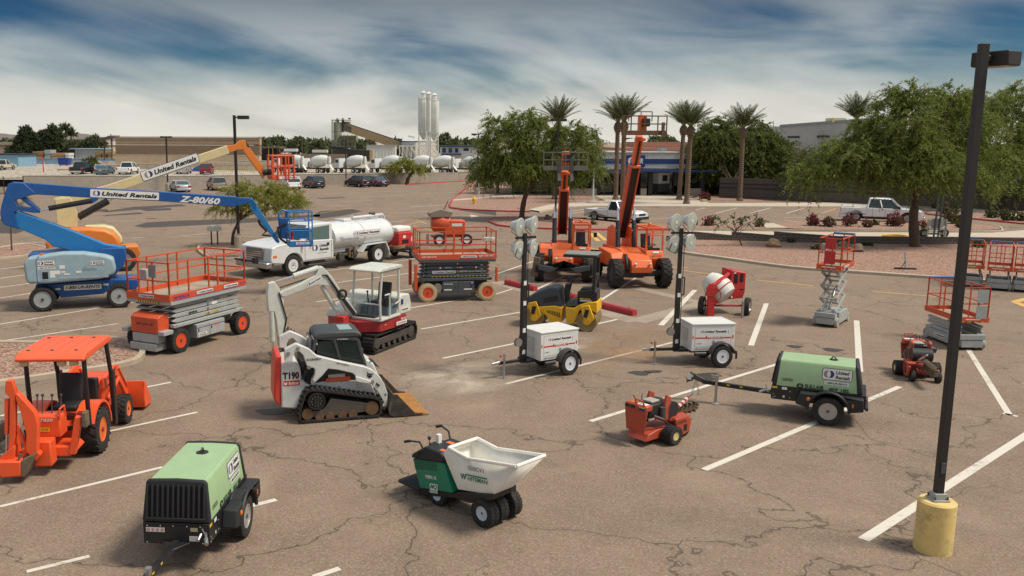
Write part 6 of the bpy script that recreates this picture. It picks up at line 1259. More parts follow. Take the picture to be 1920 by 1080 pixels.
# ---------------------------------------------------------------- tracked skid loader
F = Frame(zH(430, 1010), zH(1000, 945)); r = froot('track_loader', F, 'white compact track loader with black cab and open bucket in the centre', 'track loader')
tk = [(405, 1008), (362, 985), (352, 920), (375, 820), (410, 730), (470, 692), (640, 704), (860, 730), (1050, 752), (1092, 800), (1088, 880), (1050, 928), (900, 960)]
TP = pz(F, zH, tk); TP = [(x, max(z, .035)) for x, z in TP]
for y0, y1 in ((0, .32), (1.36, 1.68)):
    track(r, TP, y0, y1, .04, .03)
    k = -1 if y0 == 0 else 1; ye = y0+.05 if y0 == 0 else y1-.05
    fr_ = MB().prism(pz(F, zH, [(415, 960), (410, 905), (560, 890), (600, 845), (640, 775), (860, 795), (1020, 812), (1012, 880), (860, 905), (700, 930)]), min(ye, ye-k*.22), max(ye, ye-k*.22)).build('track_frame', steeld, r, .015)
    for x, y, R_ in ((540, 945, 38), (635, 940, 38), (745, 928, 38), (840, 915, 38), (430, 925, 50), (1010, 850, 62)):
        a = F.p(*zH(x, y)); rr_ = R_/4.909/78; MB().tube((a[0], y0+.03, a[1]), (a[0], y1-.03, a[1]), rr_, n=18).build('roller', rust, fr_)
    a = F.p(*zH(510, 800)); mb = MB(); mb.lathe([(.20, 0), (.20, k*.06), (.16, k*.06), (.15, k*.03), (.08, k*.03), (.07, k*.08), (.001, k*.08)], (a[0], ye, a[1]), (0, 1, 0), 24); so = mb.build('drive_motor', black, fr_)
    mb = MB()
    for i in range(10): q = i*PI/5; mb.tube((a[0]+.11*math.cos(q), ye+k*.02, a[1]+.11*math.sin(q)), (a[0]+.11*math.cos(q), ye+k*.05, a[1]+.11*math.sin(q)), .012, n=6)
    mb.build('bolts', steel, so)
wht = M('loader_white_paint', (.62, .63, .60), .4, dirt=.35)
B_ = lambda nm, m, L, w0, w1, bv=.012, par=None: slab(nm, m, F, zH, L, w0, w1, par or r, bv)
rp = B_('rear_body', wht, [(178, 870), (175, 480), (215, 452), (320, 445), (348, 490), (362, 590), (400, 640), (480, 668), (420, 700), (370, 760), (335, 850), (305, 875)], .30, 1.38, .03)
B_('rear_door', M('loader_red_orange', (.66, .055, .03), .4, dirt=.2), [(125, 400), (175, 385), (175, 862), (150, 850), (108, 800), (112, 560)], .34, 1.34, .04)
B_('side_body', wht, [(430, 650), (580, 615), (830, 600), (980, 605), (1035, 740), (900, 735), (500, 692)], .34, 1.34, .02)
B_('lower_frame', black, [(480, 690), (1030, 742), (1000, 850), (480, 850)], .36, 1.32)
B_('engine_bay', black, [(350, 430), (560, 440), (900, 560), (860, 640), (420, 660), (370, 600)], .40, 1.28)
arm = [(215, 440), (215, 330), (320, 272), (365, 290), (440, 322), (510, 382), (700, 425), (940, 470), (1010, 500), (1075, 560), (1112, 620), (1140, 700), (1142, 800), (1128, 850), (1105, 858), (1092, 830), (1098, 770), (1060, 705), (1010, 640), (960, 600), (865, 612), (858, 560), (830, 532), (700, 505), (610, 497), (560, 560), (480, 640), (458, 622), (488, 560), (492, 505), (468, 490), (440, 500), (415, 470), (385, 380), (345, 340), (310, 355), (288, 400), (288, 440)]
AL = pz(F, zH, arm, .10)
arms = []
for y0, y1 in ((.10, .26), (1.42, 1.58)):
    ao = MB().prism(AL, y0, y1).build('lift_arm', wht, r, .015); arms.append(ao)
    for x, y in ((248, 365), (335, 315), (435, 487), (468, 618), (1005, 605), (1110, 843), (880, 580)):
        a = F.p(*zH(x, y), .1); k = -1 if y0 < 1 else 1; ye = y0 if y0 < 1 else y1
        MB().lathe([(.045, 0), (.045, k*.02), (.03, k*.02), (.03, k*.028), (.001, k*.028)], (a[0], ye, a[1]), (0, 1, 0), 14).build('pivot_pin', steel if x < 1100 else rust, ao)
    B2 = pz(F, zH, [(235, 300), (225, 235), (330, 165), (360, 190), (300, 290)], .2)
for y0 in (.14, 1.44):
    a0 = F.p(*zH(390, 620), .1); a1 = F.p(*zH(480, 400), .1); MB().tube((a0[0], y0+.15, a0[1]), (a1[0], y0+.15, a1[1]), .045, n=12).build('lift_cylinder', black, r)
a0 = F.p(*zH(385, 620), .1); mb = MB()
B_('arm_link', wht, [(858, 560), (1000, 600), (985, 625), (880, 612), (858, 600)], .06, .10)
o = B_('arm_hose_guard', black, [(1045, 612), (1075, 635), (1065, 650), (1040, 630)], .08, .10, .0)
B_('side_step', M('loader_orange_stripe', (.72, .09, .03), .45), [(580, 590), (800, 565), (802, 597), (575, 620)], .30, .36, .006); B_('side_plate', steel, [(600, 552), (752, 540), (755, 568), (602, 582)], .31, .38, .004)
# cab
cabm = M('loader_cab_dark', (.045, .052, .055), .5, dirt=.3)
c1 = pz(F, zH, [(445, 420), (468, 228), (500, 200), (870, 205), (905, 300), (935, 462)], .36)
mb = MB()
def frame_poly(mb, P, w, t): 
    for i in range(len(P)): a, b_ = P[i], P[(i+1) % len(P)]; mb.bar((a[0], w, a[1]), (b_[0], w, b_[1]), t)
pillars = pz(F, zH, [(445, 420), (485, 215), (860, 215), (930, 462)], .38)
cb = MB()
for w in (.38, 1.28): frame_poly(cb, pillars, w, .07)
m0 = F.p(*zH(650, 225), .38); m1 = F.p(*zH(705, 415), .38); cb.bar((m0[0], .38, m0[1]), (m1[0], .38, m1[1]), .06)
for a in pillars: cb.bar((a[0], .38, a[1]), (a[0], 1.28, a[1]), .07)
cab = cb.build('cab_frame', cabm, r, .012)
rz_ = pillars[1][1]; x0, x1 = pillars[1][0]-.03, pillars[2][0]+.06
rf = MB(); rf.prism([(x0, rz_-.02), (x1+.03, rz_-.02), (x1+.03, rz_+.06), (x1-.12, rz_+.12), (x0+.10, rz_+.12), (x0, rz_+.05)], .33, 1.33); rf = rf.build('cab_roof', cabm, cab, .035, 3)
MB().prism([(x1-.45, .55), (x1-.15, .55), (x1-.15, 1.1), (x1-.45, 1.1)], rz_+.12, rz_+.128, 'z').build('roof_hatch', M('roof_hatch_tint', (.26, .36, .35), .4), rf, .02)
mm = M('cab_mesh_glass', (.02, .045, .04), .2, spec=.8)
for L in ([(512, 248), (645, 238), (692, 408), (495, 362)], [(668, 238), (845, 225), (915, 455), (715, 418)]): slab('side_window', mm, F, zH, L, .385, .395, cab, 0)
mb = MB()
for i in range(18):
    t = i/17; a = F.p(*zH(512+t*345, 245-22*t), .38); b_ = F.p(*zH(495+t*415, 364+92*t), .38); mb.bar((a[0], .38, a[1]), (b_[0], .38, b_[1]), .008)
for i in range(9):
    t = i/8; a = F.p(*zH(510-t*14, 250+112*t), .38); b_ = F.p(*zH(845+70*t, 228+225*t), .38); mb.bar((a[0], .38, a[1]), (b_[0], .38, b_[1]), .008)
mb.build('window_mesh', black, cab)
fx = pillars[2][0]+.03; MB().add([(fx, .42, rz_-.05), (fx, 1.24, rz_-.05), (pillars[3][0]+.02, 1.24, pillars[3][1]+.05), (pillars[3][0]+.02, .42, pillars[3][1]+.05)], [(0, 1, 2, 3)]).build('front_window', glass, cab, solid=.01)
bx0 = pillars[0][0]; MB().box(bx0, bx0+.06, .42, 1.24, pillars[0][1], rz_-.05).build('rear_window', glass, cab)
seat(r, bx0+.5, .83, pillars[0][1]-.05, 0, .9)
B_('front_body', wht, [(905, 470), (935, 400), (1000, 440), (1050, 560), (1070, 700), (1030, 740), (960, 600)], .50, 1.25, .03)
mb = MB()
for i in range(5):
    a = F.p(*zH(940+5*i, 410), .7); b_ = F.p(*zH(1020, 450+6*i), .7); mb.path([(a[0], .5+.1*i, a[1]), ((a[0]+b_[0])/2, .6+.08*i, (a[1]+b_[1])/2+.06), (b_[0], .5+.1*i, b_[1])], .015, 6)
mb.build('hoses', black, r)
# bucket: curved shell with side plates
bp_ = pz(F, zH, [(1185, 728), (1160, 800), (1152, 900), (1168, 930), (1300, 925), (1470, 905)], -.02); z0 = .02
BP = [(1.95, .56), (1.90, .45), (1.85, .25), (1.88, .08), (1.98, .03), (2.76, .02)]
mb = MB(); mb.cur = 0
inn = [(BP[0][0]+.03, .56), (BP[1][0]+.03, .44), (BP[2][0]+.03, .26), (BP[3][0]+.03, .11), (BP[4][0]+.01, .05), (BP[5][0], .035)]
mb.prism(BP+inn[::-1], -.05, 1.75); bk = mb.build('bucket', M('bucket_worn_black', (.035, .03, .026), .7, var=.4, dirt=.9, scale=5), r, .004)
mb = MB(); mb.grid([[(x+.004, y, z+.004) for x, z in inn] for y in (-.03, 1.73)]); mb.build('bucket_lining', M('bucket_rust_orange', (.40, .17, .035), .75, var=.4, dirt=.8, scale=4), bk)
for y in (-.065, 1.75): MB().prism([(BP[0][0]-.01, .56)]+BP[1:5]+[(2.66, .02), (2.66, .06), (2.48, .08), (2.06, .55)], y, y+.02).build('side_plate', M('bucket_worn_black', (.035, .03, .026)), bk)
MB().box(BP[5][0]-.20, BP[5][0]+.05, -.06, 1.76, .012, .034).build('cutting_edge', M('bucket_edge_rust', (.33, .20, .07), .7, var=.4, dirt=.7, scale=6), bk)
mb = MB()
for y in (.25, 1.45): mb.prism([(BP[2][0]-.16, .2), (BP[2][0]-.02, .15), (BP[0][0]-.04, .52), (BP[2][0]-.08, .56)], y, y+.06)
mb.bar((BP[2][0]-.1, .1, .35), (BP[2][0]-.1, 1.6, .35), .09); mb.bar((BP[2][0]-.04, .1, .52), (BP[2][0]-.04, 1.6, .52), .07); mb.build('bucket_mount', steeld, r, .01)
for y in (.45, 1.2): MB().tube((BP[2][0]-.45, y, .62), (BP[2][0]-.08, y, .60), .035, n=10).build('tilt_cylinder', steel, r)
a = F.p(*zH(190, 610), .30); P = Plate((a[0], .298, a[1]), (1, 0, 0), (0, 0, 1)); s_ = 1/4.909/80
P.text('T190', 0, 0, .37, .17, stickk, .05); P.rect(.01, -.15, .38, -.03, stickr, 0); P.text('Bobcat', .13, -.125, .22, .07, stickw, .03); P.pol([(.03, -.12), (.06, -.13), (.09, -.12), (.10, -.05), (.075, -.075), (.045, -.075), (.02, -.05)], stickw, .006); P.build('model_lettering', r)
a = F.p(*zH(415, 430), .1); P = Plate((a[0], .098, a[1]), (1, 0, .02), (0, 0, 1)); P.text('825848BX', 0, 0, .33, .055, stickk, .01); P.build('serial_lettering', arms[0])
a = F.p(*zH(675, 445), .1); b_ = F.p(*zH(790, 468), .1); P = Plate((a[0], .098, a[1]), (b_[0]-a[0], 0, b_[1]-a[1]), (-(b_[1]-a[1]), 0, b_[0]-a[0])); P.text('1-800-UR-RENTS', 0, 0, .31, .04, stickk, .01, .2); P.build('phone_lettering', arms[0])
a = F.p(*zH(945, 560), .1); P = Plate((a[0], .098, a[1]), (1, 0, -.2), (.2, 0, 1)); P.pol([(0, .13), (.03, .08), (.02, .04), (.05, .0), (.09, -.03), (.12, -.01), (.15, .03), (.15, .07), (.18, .11), (.13, .09), (.06, .09)], stickk, .004); P.pol([(.05, .05), (.075, .045), (.07, .06)], stickw, .007); P.pol([(.11, .045), (.135, .05), (.12, .06)], stickw, .007); P.build('animal_head_emblem', arms[0])
a = F.p(*zH(680, 222), .33); P = Plate((a[0], .329, a[1]-.02), (1, 0, 0), (0, 0, 1)); P.text('Air Conditioned', 0, 0, .25, .035, stickw, .005, .2); P.build('roof_lettering', rf)
mb = MB()
for x, y in ((590, 665), (690, 690), (690, 660), (700, 655), (780, 700), (860, 660), (905, 705), (980, 700), (865, 635), (720, 615)):
    a = F.p(*zH(x, y), .34); mb.tube((a[0], .334, a[1]), (a[0], .345, a[1]), .012, n=8)
mb.build('body_holes', black, r)

rotpiv(r, -6, .3)
def FQ(P, Q): P = Vector(P); Q = Vector(Q); return Frame(None, None, A3=P, yaw=math.atan2(Q.y-P.y, Q.x-P.x))
def tb(nm, m, par, P, r, n=10): mb = MB(); mb.path(P, r, n); return mb.build(nm, m, par)
def stadium(x0, x1, z0, z1, k=7):
    R = (z1-z0)/2; return [(x1-R+R*math.cos(rad(a)), z0+R+R*math.sin(rad(a))) for a in range(-90, 91, 180//k)]+[(x0+R+R*math.cos(rad(a)), z0+R+R*math.sin(rad(a))) for a in range(90, 271, 180//k)]
bx_ = lambda nm, m, par, b, bv=.01: MB().box(*b).build(nm, m, par, bv)
# ---------------------------------------------------------------- excavator
F = Frame(zG(1100, 960), zG(1500, 800)); r = froot('mini_excavator', F, 'white and red tracked mini excavator with open canopy in the middle of the lot', 'excavator')
TP = stadium(-.1, 2.55, .035, .58)
for y0, y1 in ((0, .38), (1.55, 1.93)):
    track(r, TP, y0, y1, .04, .025); k = -1 if y0 == 0 else 1; ye = .06 if y0 == 0 else 1.87
    fr_ = MB().prism([(.2, .22), (2.3, .22), (2.3, .44), (.2, .42)], min(ye, ye-k*.2), max(ye, ye-k*.2)).build('track_frame', steeld, r, .02)
    for x, z, R_ in ((.2, .31, .17), (2.24, .31, .20)): MB().lathe([(R_, 0), (R_, k*.03), (R_*.5, k*.03), (.001, k*.05)], (x, ye-k*.02, z), (0, 1, 0), 18).build('track_roller', steeld, fr_)
    for i in range(5): MB().tube((.55+.33*i, y0+.05, .16), (.55+.33*i, y1-.05, .16), .08, n=12).build('track_roller', steeld, fr_)
bx_('undercarriage', steeld, r, (.6, 1.9, .35, 1.6, .25, .62)); bx_('dozer_blade', steeld, r, (-.75, -.66, .0, 1.95, .02, .36), .02)
for y in (.5, 1.4): MB().bar((.6, y, .4), (-.66, y, .2), .08, .12).build('blade_arm', steeld, r)
sk = [(-.12, .55), (.24, -.02), (1.68, -.10), (2.02, .25), (2.08, 1.0), (2.0, 1.6), (1.6, 1.92), (.3, 1.92), (-.12, 1.35)]
bd = MB().prism(sk, .64, .98, 'z').build('house_skirt', redd, r, .03, 3); ex = M('excavator_white', (.58, .60, .54), .45, dirt=.35)
MB().prism([(.15, -.1), (1.32, -.1), (1.32, .95), (.15, .95)], .98, 1.06, 'z').build('cab_floor', ex, r, .02)
MB().prism([(1.18, .98), (1.32, 1.55), (1.45, 1.62), (1.95, 1.58), (2.05, 1.3), (2.05, .98)], -.06, 1.85).build('engine_cover', ex, r, .05, 3); MB().prism([(.1, .98), (.2, 1.2), (.6, 1.36), (1.2, 1.4), (1.2, .98)], 1.05, 1.85).build('tank_cover', ex, r, .05, 3)
zt = 2.48; cb = MB()
for p in ([(.18, -.07, 1.05), (.16, -.07, 1.6), (.28, -.07, zt)], [(.18, .90, 1.05), (.16, .9, 1.6), (.28, .90, zt)], [(1.28, -.05, 1.05), (1.28, -.05, zt)], [(1.28, .9, 1.05), (1.28, .9, zt)]): cb.path(p, .038, 8)
for a, b_ in (((.16, -.07, 1.5), (.16, .9, 1.5)), ((.28, -.07, zt-.04), (1.3, -.07, zt-.04)), ((.28, .9, zt-.04), (1.3, .9, zt-.04)), ((.7, -.08, 1.06), (.7, -.08, 1.75)), ((.42, -.08, 1.75), (.7, -.08, 1.75)), ((1.0, -.09, 1.4), (1.28, -.09, 1.45))): cb.tube(a, b_, .025, n=8)
cf = cb.build('canopy_frame', ex, r); MB().prism([(.02, zt), (1.38, zt), (1.40, zt+.06), (1.3, zt+.11), (.2, zt+.11), (.02, zt+.05)], -.14, .96).build('canopy_roof', ex, cf, .03, 3)
seat(r, 1.0, .42, 1.42, PI, 1.0); bx_('seat_box', M('blue_grey_panel', (.10, .14, .17), .5), r, (.72, 1.25, 0, .9, 1.06, 1.38), .02)
mb = MB(); mb.box(.2, .45, .15, .8, 1.06, 1.12)
for y in (.3, .5): mb.tube((.32, y, 1.1), (.42, y, 1.5), .015)
for y in (.05, .78): mb.tube((.85, y, 1.38), (.8, y, 1.72), .02); mb.sph((.8, y, 1.74), .035)
mb.box(.62, .9, -.02, .12, 1.36, 1.62); mb.build('controls', blackp, r, .008)
P = Plate((.3, -.085, .70), (1, -.055, 0), (0, 0, 1)); P.rect(.72, .02, 1.3, .13, stickw, .02); P.text('United Rentals', .78, .05, .46, .05, stickk, .02, .2); P.text('TB145', .95, .15, .3, .07, stickw, .02); P.rect(.1, .14, .16, .17, sticky); P.build('skirt_lettering', r)
P = Plate((1.34, -.064, 1.05), (1, 0, 0), (0, 0, 1)); P.rect(.06, .25, .2, .42, stickb); P.ur(.02, .02, .5, .12, 1, False); P.build('cover_lettering', r)
MB().prism([(-.52, .74), (-.1, .62), (-.1, 1.0), (-.5, 1.0)], .75, 1.1).build('swing_post', red, r, .02); MB().obox((-.42, .9, .98), (.3, .34, .42)).build('boom_bracket', red, r, .03)
Pw = F.o+F.u*(-.45)+F.n*.92; BF = FQ((Pw.x-2.35, Pw.y-1.25, 0), (Pw.x, Pw.y, 0)); q = empty('boom_tmp'); q.location = BF.o; q.rotation_euler = (0, 0, BF.rz); bpy.context.view_layer.update()
dl = BF.rz-F.rz; RB = Matrix.Rotation(dl, 4, 'Z'); tl = Vector(((BF.o-F.o).dot(F.u), (BF.o-F.o).dot(F.n), 0)); MXB = Matrix.Translation(tl)@RB; bpy.data.objects.remove(q)
def BSl(nm, m, L, w0, w1, bv=.012, par=None, F_=None, z=zG, par_=None):
    mb = MB().prism(pz(BF, z, L), w0, w1); mb.v = [tuple(MXB@Vector(v)) for v in mb.v]; return mb.build(nm, m, par_ or r, bv)
def BT(nm, m, A, B, ra, w=0.0, rb=None, z=zG, par=None):
    a = BF.p(*z(*A)); b_ = BF.p(*z(*B)); return MB().tube(MXB@Vector((a[0], w, a[1])), MXB@Vector((b_[0], w, b_[1])), ra, rb, 12).build(nm, m, par or r)
bm_ = BSl('boom', ex, [(905, 600), (830, 560), (760, 440), (690, 330), (640, 320), (560, 310), (400, 370), (260, 422), (225, 420), (215, 395), (245, 365), (400, 300), (540, 225), (575, 150), (600, 140), (690, 235), (780, 380), (850, 470), (915, 560)], -.11, .11, .02)
stk = BSl('stick', ex, [(110, 300), (160, 280), (205, 340), (245, 440), (250, 560), (275, 590), (270, 700), (235, 870), (205, 880), (180, 640), (160, 560), (105, 560), (95, 400)], -.09, .09, .02)
BT('stick_cylinder', ex, (345, 235), (570, 160), .085); BT('cylinder_rod', chrome, (160, 292), (340, 238), .035); BT('bucket_cylinder', ex, (140, 560), (150, 830), .075, -.02); BT('cylinder_rod', chrome, (150, 830), (150, 940), .03, -.02); BT('boom_cylinder', ex, (610, 330), (735, 540), .075, .02); BT('cylinder_rod', chrome, (730, 530), (785, 630), .035, .02)
BSl('bucket_link', steeld, [(120, 945), (240, 900), (250, 925), (140, 975)], -.12, .12); BSl('bucket', muddy, [(275, 770), (300, 740), (340, 775), (480, 790), (470, 900), (380, 990), (260, 1010), (200, 960), (255, 900)], -.32, .32, .02)
for w in (-.26, 0, .26): BSl('bucket_tooth', rust, [(285, 770), (325, 712), (330, 745), (312, 785)], w-.03, w+.03, .0)
BSl('boom_hoses', black, [(590, 215), (640, 212), (760, 380), (900, 560), (910, 600), (880, 590), (740, 400), (640, 235)], -.15, -.115, .01); mb = MB(); a = BF.p(*zG(775, 395)); mb.path([MXB@Vector((a[0]+.13*math.cos(t), -.15, a[1]+.13*math.sin(t))) for t in [i*PI/8 for i in range(16)]], .035, 7, closed=True); mb.build('hose_guard', black, r)
BT('arm_hose', black, (200, 380), (270, 620), .02, -.11); BT('arm_hose', black, (270, 620), (230, 850), .02, -.11); BT('arm_hose', steeld, (230, 345), (560, 235), .02, .1)
a = BF.p(*zG(455, 318)); b_ = BF.p(*zG(600, 232)); d = Vector((b_[0]-a[0], 0, b_[1]-a[1])); Rm = MXB.to_3x3(); P = Plate(MXB@Vector((a[0], -.114, a[1]-.05)), Rm@d, Rm@Vector((-d.z, 0, d.x))); P.rect(0, -.02, d.length, .11, stickw); P.logo(.08, .045, .045); P.text('United Rentals', .15, .015, d.length-.2, .06, stickk, .02, .25); P.build('boom_lettering', bm_)
# ---------------------------------------------------------------- water truck
F = Frame(zF(490, 885), zF(1440, 745)); r = froot('water_truck', F, 'white water tank truck parked behind the excavator', 'truck'); tw = M('truck_white_paint', (.66, .68, .68), .3, dirt=.12, coat=.4); W_ = 2.35
bx_('chassis', steeld, r, (-.9, 6.8, .75, 1.6, .6, .85))
mb = MB(); arc = [(.58*math.cos(rad(a)), .50+.58*math.sin(rad(a))) for a in range(165, 0, -15)]
mb.prism([(-1.32, .72), (-.6, .62)]+arc+[(.62, .6), (2.55, .6), (2.55, 1.55), (.60, 1.64), (.40, 1.64), (-.9, 1.54), (-1.26, 1.42), (-1.36, .95)], 0.0, W_); body = mb.build('cab_body', tw, r, .09, 3)
mb = MB(); mb.prism([(.45, 1.5), (1.02, 2.3), (1.2, 2.38), (2.45, 2.40), (2.55, 2.2), (2.55, 1.5)], .06, W_-.06); mb.build('cab_roof', tw, r, .08, 3)
for y in (.045, W_-.045): MB().prism([(.80, 1.58), (1.20, 2.20), (2.30, 2.26), (2.30, 1.56)], y-.01, y+.01).build('side_window', glassg, r)
MB().add([(.50, .18, 1.66), (.50, W_-.18, 1.66), (1.01, W_-.22, 2.31), (1.01, .22, 2.31)], [(0, 1, 2, 3)]).build('windshield', glass, r, solid=.02)
for y in (-.003, W_+.003): mb = MB(); [mb.bar((x, y, .65), (x, y, 1.55), .012) for x in (.70, 2.40)]; mb.bar((.70, y, .68), (2.4, y, .68), .012); mb.build('door_seam', steeld, body); bx_('door_handle', black, body, (2.1, 2.25, y-.015, y+.015, 1.28, 1.42))
bx_('grille', M('grille_grey', (.20, .20, .20), .4, .5), r, (-1.40, -1.3, .55, 1.8, .85, 1.40), .03)
mb = MB(); [mb.box(-1.42, -1.40, .6, 1.75, .9+.1*i, .94+.1*i) for i in range(4)]; mb.build('grille_slats', chrome, r)
for y in (.0, W_-.35): bx_('headlight', amber, r, (-1.25, -.98, y-.01, y+.36, .93, 1.10), .04)
bx_('front_bumper', steel, r, (-1.62, -1.25, .0, W_, .48, .76), .05); mb = MB(); mb.bar((-1.62, .7, .7), (-1.95, .7, .85), .06); mb.bar((-1.62, 1.6, .7), (-1.95, 1.6, .85), .06); mb.bar((-1.95, .4, .85), (-1.95, 1.9, .85), .08); mb.box(-1.98, -1.8, .35, .6, .75, 1.0); mb.build('spray_bar', black, r)
mb = MB(); mb.tube((.65, -.03, 1.5), (.60, -.2, 1.7), .02); mb.box(.56, .64, -.28, -.12, 1.45, 1.85); mb.build('mirror', chrome, r, .02); bx_('beacon', amber, r, (1.75, 1.9, 1.1, 1.25, 2.40, 2.50))
bx_('running_step', steeld, r, (.9, 2.3, -.02, .3, .38, .45)); bx_('battery_box', black, r, (1.0, 2.0, .05, .5, .42, .62))
mb = MB(); N_ = 28; ys = [(W_/2+1.12*math.cos(2*PI*i/N_), 1.55+.72*math.sin(2*PI*i/N_)) for i in range(N_)]; mb.prism(ys, 2.72, 6.95, 'x'); tk_ = mb.build('water_tank', tw, r, .10, 4, ang=40)
for x in (2.74, 4.8, 6.9): mb = MB(); mb.path([(x, W_/2+1.125*math.cos(2*PI*i/40), 1.55+.725*math.sin(2*PI*i/40)) for i in range(40)], .022, 6, closed=True); mb.build('tank_band', tw, tk_)
bx_('manway', tw, tk_, (4.0, 5.4, .8, 1.5, 2.2, 2.38), .04); tb('fill_pipe', tw, tk_, [(4.6, .8, 2.55), (4.6, .8, 2.42), (5.0, .8, 2.42), (6.9, .9, 2.45), (7.15, 1.0, 2.3), (7.15, 1.0, 1.9)], .07)
mb = MB(); [mb.path([(6.9+.0*i, y, 2.1), (6.95, y, 2.45), (7.25, y, 2.4), (7.3, y, .9)], .025, 6) for y in (1.3, 1.7)]; [mb.tube((7.29, 1.3, 1.0+.25*i), (7.29, 1.7, 1.0+.25*i), .02) for i in range(5)]; mb.build('ladder', tw, tk_)
bx_('tank_cradle', tw, r, (2.8, 6.8, .45, 1.9, .78, .98)); bx_('top_valve', steeld, tk_, (6.0, 6.3, .8, 1.0, 2.45, 2.6))
for y0, y1 in ((.0, .55), (1.8, W_)): MB().prism([(4.5, .72), (4.85, 1.08), (6.3, 1.10), (6.55, .62), (6.5, .6), (6.26, 1.06), (4.88, 1.03), (4.55, .68)], y0, y1).build('rear_fender', tw, r)
bx_('mud_flap', offwhite, r, (6.5, 6.53, 0, .55, .25, .72)); mb = MB(); random.seed(4); [mb.obox((3.0+1.4*random.random(), .25+.4*random.random(), .45+.4*random.random()), (.25, .2, .3)) for i in range(9)]; mb.tube((2.8, .4, .7), (4.4, .4, .6), .08); mb.build('pump_gear', steeld, r, .02)
mb = MB(); mb.tube((3.9, .3, .9), (3.9, .3, .5), .06); mb.tube((4.2, .25, 1.0), (4.2, .25, .75), .09); mb.build('valves', M('brass_brown', (.25, .15, .07), .6, .4), r)
for x in (0, 5.7):
    for y, f in ((.17, -1), (W_-.17, 1)): wheel(r, x, y, .50, .50, .30 if x == 0 else .42, .29, tw, f, 'smooth', holes=10, dish=-.05 if x == 0 else .35)
P = Plate((0, W_/2-1.128, 1.55), (1, 0, 0), (0, 0, 1)); P.ur(4.0, .02, 1.9, .24); P.text('1N671', 3.0, -.02, .28, .06, stickb, .0); P.text('NON POTABLE WATER', 3.1, -.12, 1.25, .07, stickb, .01); P.build('tank_lettering', tk_)
P = Plate((0, -.004, 1.0), (1, 0, 0), (0, 0, 1)); P.logo(1.32, .22, .14); P.text('United', 1.62, .24, .55, .13, stickk, .03, .25); P.text('Rentals', 1.62, .06, .6, .13, stickk, .03, .25); P.text('LIGHTLY MARKED', 1.5, -.08, .6, .06, stickg, .0); P.rect(.98, .28, 1.08, .31, stickr); P.rect(.98, .2, 1.04, .23, stickr); P.build('door_lettering', body)
# red towed pressure unit behind the truck
tr_ = empty('towed_generator', Vector((-.95-.9, 46.2, 0)), F.rz, 'red towable machine with white tank behind the water truck', 'trailer')
bx_('cabinet', red, tr_, (.2, 1.5, .1, 1.2, .75, 1.65), .03); bx_('white_tank', poly, tr_, (.3, 1.6, .3, 1.3, 1.65, 2.0), .1); bx_('trailer_frame', black, tr_, (-.4, 2.0, 0, 1.4, .5, .65)); tb('hose_coil', wood, tr_, [(.2+.5*math.cos(a), .2+.4*math.sin(a), .7+.01*a) for a in [i*.5 for i in range(38)]], .04, 6)
P = Plate((.2, .095, .75), (1, 0, 0), (0, 0, 1)); P.rect(.4, .55, .65, .72, stickw); P.rect(1.15, .3, 1.22, .6, stickw); P.rect(.3, .2, .9, .45, stickk); P.build('panel_marks', tr_)
for y, f in ((-.12, -1), (1.5, 1)): wheel(tr_, 1.3, y, .34, .34, .2, .2, steel, f, 'smooth', n=18, holes=0)
MB().tube((1.3, -.1, .34), (1.3, 1.5, .34), .05).build('axle', black, tr_)
tr_.scale = (.86, .86, .86)
# orange mortar mixer seen through the dark scissor lift
B = (G(*zJ(385, 375))+G(*zJ(583, 360)))/2; r = empty('mortar_mixer', B, rad(8), 'orange red towable mortar mixer behind the dark scissor lift', 'mortar mixer')
bx_('engine_box', orange, r, (-.2, 1.05, 0, 1.1, .65, 1.55), .06); MB().lathe([(.35, -.65), (.5, -.5), (.62, 0), (.5, .45), (.001, .5)], (-.35, .5, 1.35), (1, 0, 0), 18).build('mixing_drum', orange, r) ; mb = MB(); mb.prism([(-1.1, 1.75), (.1, 1.75), (.3, 2.05), (-.5, 2.25), (-1.2, 2.0)], .0, 1.0); mb.build('drum_grate', M('worn_mixer_grey', (.25, .2, .17), .8, dirt=.6), r, .03)
tb('handle', redd, r, [(-.3, .3, 2.1), (.0, .3, 2.7)], .03); bx_('frame', orange, r, (-1.0, 1.1, .2, .9, .5, .62)); bx_('tow_jack', steel, r, (-1.3, -1.15, .4, .55, .1, .7))
for x in (-.55, 1.15): wheel(r, x, .1, .36, .36, .2, .2, white, -1, 'smooth', n=18, holes=0)
P = Plate((.1, -.005, 1.2), (1, 0, 0), (0, 0, 1)); P.rect(.1, 0, .75, .18, stickw); P.build('panel_mark', r)
# ---------------------------------------------------------------- articulated blue boom lift
F = Frame(zA(325, 1140), zA(900, 1110)); r = froot('boom_lift', F, 'blue articulated boom lift with grey covers at the left, its basket beside the water truck', 'boom lift')
ql = lambda nm, m, L, w0, w1, bv=.02, z=zA, par=None: MB().prism(pz(F, z, L, .9), w0, w1).build(nm, m, par or r, bv, 3)
for x in (0, 2.69):
    for y, f in ((.2, -1), (2.1, 1)): wheel(r, x, y, .46, .46, .40, .30, M('wheel_grey', (.33, .36, .36), .5, dirt=.3), f, 'lug', holes=8, dish=.3)
MB().prism([(.6, .42), (2.1, .5), (2.3, .62), (3.3, .62), (3.4, .8), (3.35, 1.0), (2.3, 1.05), (-.25, .95), (-.3, .72), (.4, .7)], .45, 1.85).build('chassis', blue, r, .03, 3)
for x in (0, 2.69): MB().tube((x, .3, .46), (x, 2.0, .46), .1).build('axle', steeld, r)
bx_('turntable', steeld, r, (.0, 1.9, .6, 1.7, .95, 1.12))
